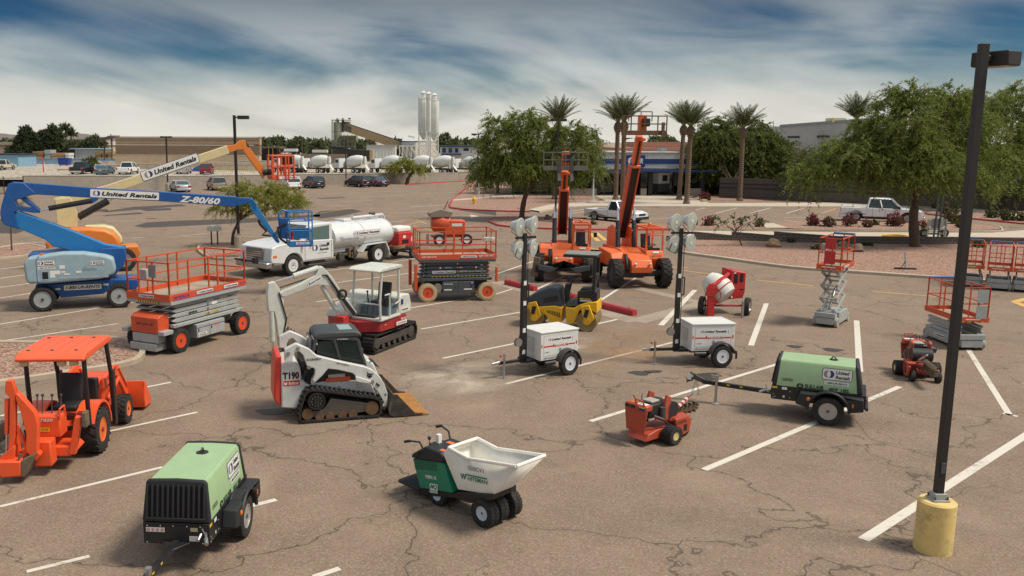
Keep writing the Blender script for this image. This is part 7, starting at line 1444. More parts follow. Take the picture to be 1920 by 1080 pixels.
cv_ = [(-.52, 1.22), (-.42, 1.08), (.3, 1.06), (2.05, 1.15), (2.55, 1.30), (2.62, 1.5), (2.55, 1.92), (2.3, 2.02), (1.5, 2.17), (.8, 2.19), (-.38, 2.05), (-.55, 1.85)]
for y0, y1 in ((-.05, .62), (1.75, 2.35)):
    co = MB().prism(cv_, y0, y1).build('side_cover', greyb, r, .09, 4); MB().prism([(-.13, 1.07), (-.11, 1.07), (-.11, 1.95), (0, 2.08), (-.02, 2.09), (-.13, 1.96)], y0-.004, y1+.004).build('cover_seam', blue, co)
MB().prism([(-.55, 1.15), (.2, 1.1), (.4, 2.1), (-.45, 2.1)], .62, 1.75).build('counterweight', blue, r, .05, 3)
MB().prism([(.2, 1.1), (2.4, 1.15), (2.6, 2.0), (.2, 2.1)], .75, 1.6).build('turret_deck', blue, r, .03)
ql('turret_arm', blue, [(940, 655), (945, 740), (925, 790), (870, 850), (800, 870), (720, 720), (760, 660), (880, 655)], .62, 1.7, .03)
lw_ = ql('lower_boom', bluel, [(100, 395), (145, 390), (560, 540), (790, 635), (935, 655), (930, 720), (800, 720), (560, 690), (420, 655), (395, 650), (340, 600), (140, 515), (100, 470)], .95, 1.4, .03)
ql('boom_knuckle', blue, [(0, 400), (10, 340), (35, 255), (60, 180), (90, 168), (180, 172), (270, 250), (165, 290), (110, 300), (130, 350), (140, 380), (105, 390), (140, 520), (40, 490), (12, 460)], .88, 1.47, .03)
ql('knuckle_link', blue, [(150, 290), (190, 285), (300, 380), (295, 398), (250, 398), (120, 378), (125, 345), (250, 368), (165, 305)], .95, 1.40, .01)
mb_ = MB(); L = pz(F, zA, [(90, 168), (190, 172), (680, 210), (1200, 240), (1775, 275), (1775, 352), (1200, 310), (680, 285), (270, 260), (120, 275)], .9); mnb = MB().prism(L, .98, 1.37).build('main_boom', blue, r, .02)
ql('boom_extension', blue, [(1775, 285), (1870, 285), (1890, 300), (1880, 318), (1820, 340), (1775, 345)], 1.02, 1.33, .02)
def FT(nm, m, A, B, ra, w=.9, z=zA, par=None): a = F.p(*z(*A), w); b_ = F.p(*z(*B), w); return MB().tube((a[0], w+.25, a[1]), (b_[0], w+.25, b_[1]), ra, n=14).build(nm, m, par or r)
FT('lift_cylinder', black, (360, 367), (690, 308), .10, .7); FT('cylinder_rod', chrome, (295, 385), (362, 367), .04, .7); FT('lower_cylinder', steel, (440, 645), (550, 695), .05, .75)
ql('cylinder_lug', blue, [(680, 280), (740, 285), (735, 300), (700, 322), (682, 310)], .86, 1.0, .0)
ql('jib_boom', bluel, [(0, 15), (20, 5), (320, 475), (335, 505), (315, 525), (295, 510), (0, 120)], 1.05, 1.30, .02, zF); ql('jib_boom', bluel, [(1880, 300), (1900, 298), (1925, 330), (1925, 400), (1870, 325)], 1.05, 1.30, .01)
tb('jib_hose', black, r, [(F.P3(*zF(90, 255), .95)), (F.P3(*zF(105, 300), .95)), (F.P3(*zF(180, 380), .95)), (F.P3(*zF(130, 420), .95)), (F.P3(*zF(230, 430), .95))], .06, 7)
# basket
bk = MB(); e0 = F.p(*zF(435, 545), .9); e1 = F.p(*zF(690, 545), .9); X0, X1, zb_, zt_ = e0[0], e1[0], e0[1], F.p(*zF(690, 160), .9)[1]
for x in (X0, X1):
    for y in (.75, 1.6): bk.tube((x, y, zb_), (x, y, zt_), .028, n=8)
for z in (zb_+.45*(zt_-zb_), zb_+.74*(zt_-zb_), zt_):
    for a, b_ in (((X0, .75, z), (X1, .75, z)), ((X0, 1.6, z), (X1, 1.6, z)), ((X0, .75, z), (X0, 1.6, z)), ((X1, .75, z), (X1, 1.6, z))): bk.tube(a, b_, .026, n=8)
bk = bk.build('basket', bluel, r); MB().box(X0, X1, .75, 1.6, zb_-.04, zb_+.02).build('basket_floor', blue, bk)
hz = zb_+.45*(zt_-zb_); [bx_('basket_side', bluel, bk, b, .0) for b in ((X0, X1, .74, .75, zb_, zb_+.20), (X0, X1, .74, .75, hz-.05, hz), (X0, X0+.01, .75, 1.6, zb_, zb_+.2), (X1-.01, X1, .75, 1.6, zb_, zb_+.2))]
bx_('mesh_panel', M('blue_mesh', (.02, .16, .36), .6, var=.5, scale=20), bk, (X0+.1, X1, 1.59, 1.6, zb_+.2, hz), 0)
mb = MB(); mb.box(X0-.35, X0-.05, 1.0, 1.35, zb_+.3, zt_-.25); mb.box(X0-.1, X0, 1.05, 1.3, zb_+.6, zt_+.05); mb.build('basket_mount', blue, bk, .03); tb('basket_hoses', black, bk, [(X0-.1, 1.0, zb_+.9), (X0-.45, .95, zb_+.75), (X0-.35, .95, zb_+.3), (X0-.1, 1, zb_+.1)], .05, 7); tb('mount_hoop', bluel, bk, [(X0-.35, 1.1, zb_+.7), (X0-.38, 1.1, zt_-.05), (X0-.2, 1.1, zt_+.08), (X0+.02, 1.1, zt_-.02)], .04, 7); MB().tube((X0+.12, .85, zb_+.25), (X0+.12, .85, zb_+.6), .06, n=10).build('extinguisher', redl, bk)
P = Plate((X0+.25, .738, zb_+.06), (1, 0, 0), (0, 0, 1)); P.rect(0, 0, .55, .09, stickw, .02); P.text('1-800-UR-RENTS', .04, .02, .47, .05, stickk, .01, .2); P.build('basket_lettering', bk)
def fplate(A, B, w, h, z=zA, fn=None, drop=0):
    a = F.p(*z(*A), w); b_ = F.p(*z(*B), w); d = Vector((b_[0]-a[0], 0, b_[1]-a[1])); return Plate((a[0], w-.004, a[1]), d, (-d.z, 0, d.x)), d.length
P, ln = fplate((673, 280), (1195, 305), .978, 0); P.ur(0, 0, ln, .33); P.build('boom_lettering', mnb)
P, ln = fplate((1345, 315), (1650, 335), .978, 0); P.text('Z-80/60', 0, 0, ln, .26, stickw, .04, .25); P.build('boom_model_lettering', mnb)
P = Plate((0, -.054, 0), (1, 0, 0), (0, 0, 1)); P.ur(-.08, 1.72, .60, .22, 2); P.rect(-.08, 1.60, .52, 1.70, stickw, .02); P.text('1-800-UR-RENTS', -.05, 1.63, .54, .045, stickk, .02, .2); P.ur(1.72, 1.68, .52, .19, 2); P.text('Genie', 1.45, 1.50, .5, .13, M('embossed_grey', (.22, .31, .35), .6), .02)
P.rect(.02, 1.20, .30, 1.54, greyb); P.rect(.06, 1.24, .26, 1.50, stickk, 0, .006); P.rect(.32, 1.28, .50, 1.54, stickw); P.rect(.50, 1.40, .68, 1.54, stickw); P.rect(.66, 1.60, .85, 1.73, stickw); P.rect(.71, 1.45, .86, 1.51, stickw); P.rect(.8, 1.36, 1.0, 1.42, stickw); P.rect(1.22, 1.42, 1.4, 1.50, stickw); P.rect(.58, 1.21, 2.35, 1.34, M('cover_recess', (.24, .34, .38), .6)); P.rect(.60, 1.225, 2.33, 1.325, greyb, 0, .005); P.build('cover_lettering', r)
P = Plate((0, .446, 0), (1, 0, 0), (0, 0, 1)); P.rect(.72, .70, 2.05, .90, stickw, .03); P.text('1-800-UR-RENTS', .78, .74, 1.22, .12, stickk, .03, .25); P.rect(.42, .73, .6, .80, stickw); P.rect(2.12, .82, 2.3, .9, stickw); P.build('chassis_lettering', r)
bx_('beacon', amber, r, (.02, .12, .1, .2, 2.08, 2.18)); 
# ---------------------------------------------------------------- orange and cream boom lift behind it
A0 = G(250, 500); F = FQ((-16.6, 41.2, 0), (-12.2, 43.0, 0)); r = froot('boom_lift', F, 'orange and cream telescopic boom lift behind the blue one, its boom rising over the wall', 'boom lift')
ob_ = M('lift_orange', (.70, .20, .03), .4, dirt=.2)
for x, y, f in ((1.7, .0, -1), (1.7, 2.2, 1), (-1.4, .1, -1), (-1.4, 2.3, 1)): wheel(r, x, y, .55, .55, .4, .33, steel, f, 'lug', holes=0, dish=.3)
MB().prism([(-1.9, .5), (2.3, .5), (2.5, .8), (2.4, 1.15), (-1.9, 1.1)], .45, 1.8).build('chassis', ob_, r, .06, 3)
zB = Z(0, 200, 4)
q = lambda nm, m, L, w0, w1, bv=.03, z=zB, **k: MB().prism(pz(F, z, L, 1.1), w0, w1).build(nm, m, r, bv, 3)
zT = Z(80, 360, 6.75); zV = Z(280, 200, 5.647)
q('side_cover', ob_, [(35, 610), (250, 470), (390, 440), (560, 430), (780, 450), (900, 500), (960, 580), (985, 660), (940, 700), (700, 740), (60, 745)], .1, 1.0, .15, zT); q('counterweight', cream, [(520, 420), (780, 420), (900, 450), (1000, 560), (1015, 620), (985, 660), (600, 640)], 1.05, 2.2, .15, zT)
q('turret', cream, [(158, 95), (200, 85), (350, 70), (440, 250), (440, 440), (190, 450), (175, 300)], .95, 1.5, .02, zT); q('boom_root', cream, [(158, 95), (400, 40), (640, 60), (600, 110), (400, 180), (200, 190)], 1.0, 1.45, .02, zT)
E0 = Vector((F.p(*zB(650, 690), 1.1)[0], 0, F.p(*zB(650, 690), 1.1)[1])); cyl = lambda nm, m, A, B, ra, z=zT: MB().tube(F.P3(*z(*A), 1.2), F.P3(*z(*B), 1.2), ra, n=12).build(nm, m, r)
cyl('lift_cylinder', black, (450, 320), (830, 110), .17); cyl('cylinder_rod', chrome, (820, 115), (960, 30), .07)
q('main_boom', cream, [(400, 690), (800, 590), (1700, 292), (1720, 350), (940, 615), (640, 690), (420, 745)], 1.05, 1.42, .02); q('boom_extension', ob_, [(1700, 290), (1770, 285), (1770, 330), (1715, 345)], 1.08, 1.38, .02); q('boom_head', ob_, [(1765, 285), (1800, 255), (1840, 250), (1850, 290), (1830, 320), (1770, 325)], 1.10, 1.36, .02)
q('jib_boom', ob_, [(975, 355), (1010, 360), (1040, 400), (1215, 650), (1225, 740), (1205, 765), (1180, 720), (960, 420)], 1.12, 1.34, .03, zV); cyl('jib_hoses', black, (1000, 365), (1050, 430), .09, zV); cyl('jib_mount', black, (1200, 700), (1290, 690), .16, zV)
x0, zb_ = F.p(*zV(1288, 765), 1.1); x1 = F.p(*zV(1515, 760), 1.1)[0]; zt_ = F.p(*zV(1510, 520), 1.1)[1]; mb = MB()
for x in (x0, x0+.25*(x1-x0), x0+.62*(x1-x0), x0+.75*(x1-x0), x1):
    for y in (.7, 1.8): mb.tube((x, y, zb_), (x, y, zt_), .05, n=8)
for z in (zb_+.55*(zt_-zb_), zt_):
    for a, b_ in (((x0, .7, z), (x1, .7, z)), ((x0, 1.8, z), (x1, 1.8, z)), ((x0, .7, z), (x0, 1.8, z)), ((x1, .7, z), (x1, 1.8, z))): mb.tube(a, b_, .05, n=8)
bk = mb.build('basket', orange, r); bx_('basket_floor', orange, bk, (x0, x1, .7, 1.8, zb_-.05, zb_+.18), .02); bx_('control_box', black, bk, (x0+.6, x0+1.1, .8, 1.1, zb_+.75, zb_+1.2), .02)
P = Plate((x0+.35, .69, zb_), (1, 0, 0), (0, 0, 1)); P.rect(0, 0, 1.1, .14, stickw); P.text('United Rentals', .15, .03, .8, .08, stickk, .02, .2); P.build('basket_lettering', bk)
a = F.p(*zB(1075, 560), 1.04); b_ = F.p(*zB(1502, 412), 1.04); d = Vector((b_[0]-a[0], 0, b_[1]-a[1])); P = Plate((a[0], 1.04, a[1]), d, (-d.z, 0, d.x)); P.ur(0, -.02, d.length, .5); P.build('boom_lettering', r)
# ---------------------------------------------------------------- light towers
def light_tower(root):
    wb = M('tower_white_paint', (.70, .70, .67), .4, dirt=.12); b = bx_('generator_box', wb, root, (0, 1.38, 0, 1.0, .45, 1.20), .015); bx_('box_lid', wb, b, (-.02, 1.40, -.02, 1.02, 1.20, 1.245), .01)
    mb = MB(); mb.bar((-.3, .5, .42), (1.45, .5, .42), .5, .08); mb.bar((0, .12, .42), (1.4, .12, .42), .06, .06); mb.bar((0, .5, .42), (-1.15, .5, .42), .08, .08); mb.bar((1.42, -.1, .42), (1.42, 1.1, .42), .06); mb.tube((.05, -.14, .40), (.42, -.14, .40), .055); mb.bar((1.42, -.1, .42), (1.42, -.1, .22), .05); mb.build('trailer_frame', black, root, .008)
    mb = MB(); mb.tube((-1.0, .42, .02), (-1.0, .42, .68), .035, n=12); mb.lathe([(.1, 0), (.1, .02), (.03, .03)], (-1.0, .42, 0), (0, 0, 1), 14); mb.tube((-1.12, .5, .44), (-1.38, .5, .42), .045, .03); mb.build('jack_and_coupling', steel, root)
    mb = MB(); mb.box(-.38, -.24, .42, .56, .35, 2.6); mb.box(-.365, -.255, .435, .545, 2.6, 3.9); mb.box(-.24, -.18, .44, .54, .45, 1.2); m_ = mb.build('mast', black, root, .008); mb = MB(); mb.tube((-.2, .46, .5), (-.2, .46, 3.6), .012); mb.bar((-.2, .5, 2.0), (-.12, .5, 2.0), .03); mb.bar((-.12, .5, 2.0), (-.12, .5, 2.5), .03); mb.bar((-.12, .5, 2.5), (-.2, .5, 2.5), .03); mb.build('mast_handle', black, m_)
    for z in (.95,): mb = MB(); mb.lathe([(.12, -.03), (.12, -.02), (.05, -.02), (.05, .06), (.12, .06), (.12, .07)], (-.52, .40, z), (0, 1, 0), 14); mb.tube((-.52, .4, z), (-.3, .5, z), .025); mb.build('winch', steel, m_)
    MB().bar((-.62, .5, 3.78), (.08, .5, 3.78), .06).build('crossbar', black, m_)
    fd = Vector((.25, -.90, -.1)).normalized()
    for x, z, t in ((-.50, 4.08, .18), (.0, 4.12, .30), (-.50, 3.46, -.05), (.0, 3.50, .22)):
        d = (fd+Vector((t, 0, 0))).normalized(); c = Vector((x, .46, z)); mb = MB(); mb.lathe([(.035, -.30), (.10, -.28), (.16, -.16), (.225, -.02), (.24, .0), (.235, .01)], c, d, 24, closed=False); lo = mb.build('lamp_head', M('lamp_housing', (.60, .62, .60), .3, dirt=.1), root)
        MB().lathe([(.226, .012), (.15, .018), (.001, .02)], c, d, 24).build('lamp_glass', M('reflector_glass', (.55, .60, .55), .12, .3, var=.15), lo); mb = MB(); mb.tube(c+d*.015, c+d*.028, .05, n=10); mb.build('bulb', M('bulb_glass', (.7, .72, .66), .1), lo)
        mb = MB(); s_ = 1 if z > 3.78 else -1; mb.path([c-d*.15+Vector((-.12, 0, 0)), c-d*.1+Vector((-.2, 0, -.14*s_)), (x*.9-.03, .5, 3.78)], .018, 6); mb.path([c-d*.12+Vector((.12, 0, 0)), c+Vector((.14, .02, -.16*s_)), (x*.9, .5, 3.78)], .014, 6); mb.build('lamp_bracket', M('galvanised_steel', (.42, .43, .34), .5, .3), lo)
    tb('cable', black, m_, [(-.62, .4, 3.5), (-.7, .4, 3.3), (-.5, .42, 3.2), (-.38, .45, 3.35)], .012, 5); tb('cable', black, m_, [(-.4, .42, 1.3), (-.5, .4, 1.1), (-.42, .4, .8), (-.35, .42, .7)], .015, 5)
    for y, f in ((-.16, -1), (1.16, 1)):
        wheel(root, .92, y, .33, .33, .19, .19, M('white_rim', (.62, .66, .70), .35), f, 'smooth', holes=8, dish=.2); R = .37; arc = [(.92+R*math.cos(rad(a)), .34+R*math.sin(rad(a))) for a in range(10, 171, 16)]; arc2 = [(.92+(R+.025)*math.cos(rad(a)), .34+(R+.025)*math.sin(rad(a))) for a in range(170, 9, -16)]
        MB().prism(arc+arc2, min(y-.11*1, y+.14), max(y-.11, y+.14)).build('fender', M('fender_plastic', (.05, .05, .05), .5), root)
    P = Plate((0, -.003, .45), (1, 0, 0), (0, 0, 1)); P.rect(.10, .12, 1.26, .68, M('panel_seam', (.35, .35, .34), .5), 0, .001); P.rect(.108, .128, 1.252, .672, wb, 0, .002); P.ur(.22, .50, .92, .13); P.rect(.10, .36, .42, .40, stickr); P.rect(1.02, .36, 1.26, .40, stickr); P.text('MAGNUM', .46, .345, .54, .07, stickr, .01); P.pol([(.40, .35), (.47, .46), (.50, .38)], stickr); P.rect(.66, .20, .75, .30, stickg); P.rect(.02, .36, .06, .45, amber); P.rect(1.30, .36, 1.34, .45, redl); P.text('1-800-UR-RENTS', .08, .04, .46, .045, stickk, .01, .2); P.text('114067', .14, .20, .18, .04, stickk, 0); P.rect(1.15, .48, 1.17, .60, stickg); P.build('box_lettering', b)
    P = Plate((-.003, 1.0, .45), (0, -1, 0), (0, 0, 1)); P.rect(.2, .2, .7, .6, M('faint_label', (.52, .52, .50), .5), 0, .001); [P.rect(.24, .24+.04*i, .66, .25+.04*i, wb) for i in range(8)]; P.build('end_label', b)
    P = Plate((-.38, .418, .5), (1, 0, 0), (0, 0, 1)); [P.rect(.02, z, .12, z+.12, stickw) for z in (.1, .7, 1.45, 2.0)]; P.build('mast_stickers', m_); MB().obox((-1.1, .46, .62), (.05, .05, .05)).build('breakaway_switch', redl, root)
    return root
t0 = light_tower(empty('light_tower', (2.94, 22.69, 0), math.atan2(.62, .78)-rad(9), 'white light tower trailer in the centre, its mast rising left of the yellow roller', 'light tower', 'towable light towers'))
t0.scale = (.92, .92, 1)
copy_tree(t0, Vector((7.36, 23.88, 0)), math.atan2(.25, .97)-rad(8), 'white light tower trailer right of centre in front of the red drum mixer')
# ---------------------------------------------------------------- telehandlers (x forward, y to the machine's left)
def telehandler(P, yaw, label, zt, xt, num, chip, basket, yt=0.0):
    r = empty('telehandler', P, yaw, label, 'telehandler', 'orange telehandlers with raised booms'); o = orangej
    for x in (0, -3.1):
        for y in (-1.08, 1.08): w = wheel(r, x, y, .64, .64, .42, .33, steeld, 1 if y > 0 else -1, 'ag', holes=6, tm=rubber)
        MB().tube((x, -1, .64), (x, 1, .64), .13).build('axle', steeld, r); bx_('axle_housing', black, r, (x-.2, x+.2, -.8, .8, .5, .8), .05)
    MB().prism([(-3.9, .7), (.45, .7), (.5, .95), (.35, 1.25), (-1.4, 1.55), (-3.9, 1.5)], -.52, .42).build('frame', o, r, .04, 3)
    MB().prism([(-2.6, .8), (-.65, .8), (-.55, 1.1), (-.8, 1.45), (-2.6, 1.5)], -1.1, -.45).build('engine_cover', o, r, .06, 3); MB().tube((.3, -.62, .8), (-.1, -.62, 1.45), .08).build('level_cylinder', black, r)
    MB().prism([(-1.9, .75), (-.5, .75), (-.35, 1.2), (-.5, 1.55), (-1.9, 1.6)], .42, 1.22).build('cab_base', o, r, .05, 3)
    mb = MB()
    for x in (-.55, -1.85):
        for y in (.45, 1.2): mb.bar((x, y, 1.5), (x-.03, y, 2.55), .07)
    for a, b_ in (((-.55, .45), (-.55, 1.2)), ((-1.85, .45), (-1.85, 1.2)), ((-.55, .45), (-1.85, .45)), ((-.55, 1.2), (-1.85, 1.2))): mb.bar((*a, 2.55), (*b_, 2.55), .08)
    for i in range(8): mb.bar((-.6, .5+.09*i, 2.56), (-1.8, .5+.09*i, 2.56), .025)
    mb.bar((-.5, .45, 2.25), (-.5, 1.2, 2.25), .05); [mb.bar((-.5, .5+.09*i, 2.25), (-.5, .5+.09*i, 2.55), .025) for i in range(8)]; c_ = mb.build('cab_frame', o, r, .008); seat(r, -1.5, .82, 1.6, 0, 1); mb = MB(); swheel(mb, (-.95, .82, 1.75), .2, (-.4, 0, 1)); mb.box(-.8, -.6, .6, 1.1, 1.5, 1.65); mb.build('steering', blackp, r); MB().lathe([(.07, 0), (.07, .1), (.04, .14), (.001, .14)], (-1.2, .8, 2.6), (0, 0, 1), 10).build('beacon', amber, c_); MB().obox((-.5, 1.42, 2.1), (.06, .16, .22)).build('mirror', black, c_, .01)
    A = Vector((-3.3, yt, 1.9)); T_ = Vector((xt, yt, zt)); d = (T_-A).normalized(); L_ = (T_-A).length
    for y in (-.4, .33): MB().prism([(-3.7, 1.3), (-2.3, 1.3), (-2.2, 2.3), (-2.9, 2.5), (-3.6, 2.3)], y, y+.07).build('boom_mount', o, r, .01)
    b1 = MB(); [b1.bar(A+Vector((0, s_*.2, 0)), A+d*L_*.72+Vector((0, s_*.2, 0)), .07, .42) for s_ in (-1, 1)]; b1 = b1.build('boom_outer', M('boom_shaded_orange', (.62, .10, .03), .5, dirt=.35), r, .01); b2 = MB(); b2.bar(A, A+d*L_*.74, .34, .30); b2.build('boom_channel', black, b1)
    nrm = Vector((d.z, 0, -d.x)); mb = MB(); [mb.bar(A+d*L_*t+Vector((0, -.22, 0))+nrm*.1, A+d*L_*t+Vector((0, .22, 0))+nrm*.1, .3, .14) for t in (.72, .98)]; mb.build('boom_collar', o, b1, .03)
    MB().bar(A+d*L_*.7, T_, .30, .30).build('boom_inner', o, b1, .01); MB().tube(A+d*L_*.74+nrm*.17, T_+nrm*.17, .05).build('boom_hoses', black, b1)
    for y in (-.40, .36): MB().tube((-1.9, y, 1.35), Vector((-1.9, y, 1.35)).lerp(A+d*1.5+Vector((0, y, 0)), .7), .11, n=12).build('lift_cylinder', black, r); MB().tube((-1.9, y, 1.35), A+d*1.5+Vector((0, y, 0)), .055).build('cylinder_rod', chrome, r)
    C = T_+Vector((.35, 0, .15)); mb = MB(); x = C.x+.2; bz = C.z-.1; W2 = 1.0; mb.box(x-.05, x+.03, yt-W2, yt+W2, bz, bz+.2); [mb.bar((x, yt-W2, z), (x, yt+W2, z), .05) for z in (bz+.48, bz+.82)]; [mb.bar((x, y, bz), (x, y, bz+.82), .045) for y in (yt-W2, yt-.6, yt, yt+.6, yt+W2)]
    ca = mb.build('fork_carriage', rust if basket else M('worn_grey_steel', (.20, .19, .17), .6, .3, dirt=.4), r, .004); bk_ = MB(); bk_.bar((x-.5, yt-.55, bz+1.02), (x-.5, yt+.5, bz+1.02), .04); [bk_.bar((x-.5, y, bz+.6), (x-.5, y, bz+1.02), .035) for y in (yt-.55, yt, yt+.5)]; bk_.build('load_backrest', steeld, ca); MB().obox(C+Vector((-.1, 0, .35)), (.3, .34, .85)).build('carriage_head', o, ca, .03); MB().obox(C+Vector((.05, .1, .45)), (.3, .35, .35)).build('tilt_gear', black, ca, .05)
    for y in ((-.28, .28) if not basket else (yt-.93, yt+.82)): mb = MB(); mb.bar((x+.06, y, bz-.12), (x+.06, y, bz+.55), .05, .14, up=(0, 1, 0)); mb.prism([(x+.03, bz-.12), (x+1.15, bz-.42 if not basket else bz-.12), (x+1.15, bz-.44 if not basket else bz-.14), (x+.03, bz-.20)], y-.07, y+.07); mb.build('fork', steeld if not basket else rust, ca)
    if chip: mb = MB(); mb.prism([(-1.15, .62), (-.6, .5), (-.1, .8), (0, 1.0), (.1, .8), (.6, .5), (1.15, .62), (1.15, .85), (.5, .75), (-.5, .75), (-1.15, .85)], .62, .72, 'x'); mb.build('stabiliser_beam', greyd, r, .02); [MB().obox((.55, y, .72), (.08, .3, .9), Matrix.Rotation(rad(8)*(1 if y > 0 else -1), 3, 'X')).build('stabiliser_pad', muddy, r, .03) for y in (-1.25, 1.25)]
    P_ = Plate((.47, -.45, .98), (0, 1, 0), (-.42, 0, 1)); P_.ur(0, .02, .82, .16) if chip else P_.rect(.05, 0, .12, .05, stickw); P_.rect(.6, 0, .68, .05, stickw); P_.build('nose_lettering', r); P_ = Plate((-.36, .5, 1.28), (0, 1, 0), (-.4, 0, 1)); P_.text(num, .1, 0, .5, .1, stickk, .01); P_.rect(.22, .18, .5, .26, stickw); P_.build('cab_lettering', r)
    for y in (-.35, .3): MB().sph((.5, y, 1.1), .06, 10, 6).build('headlight', lampw, r)
telehandler((6.0, 39.1, 0), math.atan2(-1, -.12), 'orange telehandler with front stabilisers and forks raised before the broad tree', 4.95, -1.7, 'LO411', True, False)
telehandler((9.1, 37.5, 0), math.atan2(-1, .10), 'orange telehandler on the right with its boom and carriage raised highest', 6.55, -1.3, 'J-641350', False, True, .2)
# ---------------------------------------------------------------- yellow tandem roller
F = Frame(zR(240, 925), zR(830, 970)); r = froot('tandem_roller', F, 'yellow tandem roller with black seat canopy behind the left light tower', 'roller'); sl = lambda nm, m, L, w0, w1, bv=.03: slab(nm, m, F, zR, L, w0, w1, r, bv, seg=3)
for x in (0, F.len):
    mb = MB(); mb.lathe([(.28, .03), (.34, .0), (.345, .02), (.345, 1.18), (.34, 1.2), (.28, 1.17)], (x, 0, .345), (0, 1, 0), 32); d_ = mb.build('drum', M('drum_steel', (.30, .22, .10), .45, .5, dirt=.4), r); MB().lathe([(.30, .05), (.13, .06), (.12, .02), (.001, .02)], (x, 0, .345), (0, 1, 0), 24).build('drum_face', yellow, d_)
sl('front_body', yellow, [(140, 670), (300, 690), (480, 680), (560, 700), (555, 870), (430, 875), (390, 800), (320, 750), (210, 740), (150, 730)], .1, 1.1); sl('rear_body', yellow, [(600, 700), (700, 705), (760, 670), (860, 640), (960, 638), (955, 770), (900, 740), (760, 730), (700, 890), (610, 870)], .1, 1.1)
sl('hood', M('roller_hood', (.045, .06, .075), .45, dirt=.2), [(150, 640), (170, 590), (260, 530), (420, 475), (500, 475), (530, 500), (560, 700), (480, 680), (180, 698)], .14, 1.05, .08); slab('hood_window', black, F, zR, [(350, 605), (380, 590), (520, 565), (525, 625), (355, 645)], .125, .135, r, 0); P = Plate((0, .095, 0), (1, 0, 0), (0, 0, 1)); a = F.p(*zR(400, 760), .1); [P.pol([(a[0]+.06*i, a[1]-.02*i), (a[0]+.06*i+.03, a[1]-.02*i), (a[0]+.06*i+.0, a[1]+.1-.008*i), (a[0]+.06*i-.03, a[1]+.1-.008*i)], stickk) for i in range(8)]; P.build('vent_slots', r)
for x in (0, F.len): MB().prism([(x-.2, .85), (x+.08, .92), (x+.28, .45), (x+.12, .25), (x-.02, .28), (x-.12, .5)], -.04, .06).build('drum_fork', yellow, r, .02); MB().obox((x, -.045, .62), (.13, .02, .28), Matrix.Rotation(rad(14), 3, 'Y')).build('fork_damper', black, r); MB().tube((x+.04, -.06, .345), (x+.04, 0, .345), .11, n=18).build('drum_hub', yellow, r)
sl('seat_console', black, [(735, 520), (920, 500), (955, 530), (955, 640), (860, 645), (735, 665)], .25, .95); sl('dash_post', black, [(585, 500), (600, 430), (640, 440), (640, 640), (690, 700), (600, 680)], .45, .75); sl('floor_plate', greyd, [(610, 650), (735, 600), (735, 680), (620, 690)], .15, 1.05, .01)
a = F.p(*zR(860, 490), .6); seat(r, a[0], .6, a[1], PI, .95); a = F.p(*zR(680, 375), .6); mb = MB(); swheel(mb, (a[0], .6, a[1]), .17, (.3, 0, 1)); mb.tube((a[0], .6, a[1]), (a[0]-.1, .6, a[1]-.5), .03); mb.path([(a[0]-.1, .5, a[1]-.1), (a[0]-.15, .4, a[1]+.1), (a[0]-.2, .4, a[1])], .02, 6); mb.build('steering_wheel', black, r)
x1, z1 = F.p(*zR(935, 120), .2); mb = MB(); [mb.bar((x1, y, .9), (x1, y, z1), .09) for y in (.2, 1.0)]; mb.build('rops_posts', black, r); bx_('canopy', M('canopy_grey', (.20, .22, .20), .6), r, (x1-1.05, x1+.08, .12, 1.08, z1, z1+.05), .02); bx_('canopy_edge', black, r, (x1-1.06, x1+.09, .11, 1.09, z1-.07, z1), .01)
P = Plate((0, .245, 0), (1, 0, 0), (0, 0, 1)); a = F.p(*zR(765, 605), .25); P.rect(a[0], a[1], a[0]+.36, a[1]+.04, sticky); P.rect(a[0], a[1]-.07, a[0]+.42, a[1]-.02, stickw); P.text('BW120', a[0]+.12, a[1]+.003, .2, .035, stickk, .01); P.build('console_lettering', r)
# ---------------------------------------------------------------- concrete buggy
F = Frame(zI(520, 840), zI(1035, 1012)); r = froot('concrete_buggy', F, 'green and white motor buggy with a large white tub in the foreground', 'concrete buggy'); sl = lambda nm, m, L, w0, w1, bv=.02: slab(nm, m, F, zI, L, w0, w1, r, bv, seg=3)
g_ = MB().prism(pz(F, zI, [(270, 385), (615, 415), (710, 705), (350, 670)]), .0, .62).build('engine_cover', greenw, r, .02, 3); q0, q1, q2 = (F.p(*zI(*k)) for k in ((268, 372), (618, 410), (640, 380)))
MB().prism([(q0[0]-.01, q0[1]-.01), (q1[0]+.01, q1[1]-.01), (q1[0]+.02, q1[1]+.05), (q1[0]-.05, q1[1]+.17), (q0[0]+.35, q1[1]+.17), (q0[0], q0[1]+.06)], -.03, .65).build('top_cover', blackp, r, .04, 3)
P = Plate((0, -.004, 0), (1, 0, 0), (0, 0, 1)); [P.rect(q0[0]+.05+.045*i+.004*j, q0[1]-.05-.03*j+.011*i, q0[0]+.08+.045*i+.004*j, q0[1]-.037-.03*j+.011*i, stickk) for i in range(13) for j in range(6)]; P.build('vent_slots', g_)
a = F.p(*zI(415, 570)); b_ = F.p(*zI(580, 585)); P = Plate((a[0], -.004, a[1]), (b_[0]-a[0], 0, b_[1]-a[1]), (0, 0, 1)); P.text('WBH-16', 0, 0, .29, .07, stickw, .03); P.rect(.12, -.20, .32, -.08, stickw); P.text('MQ', .13, -.19, .18, .10, stickgr, .04, .3, .006); P.rect(.12, -.25, .32, -.21, stickw); P.text('WHITEMAN', .13, -.245, .18, .028, stickgr, 0, 0, .006); P.build('cover_lettering', g_)
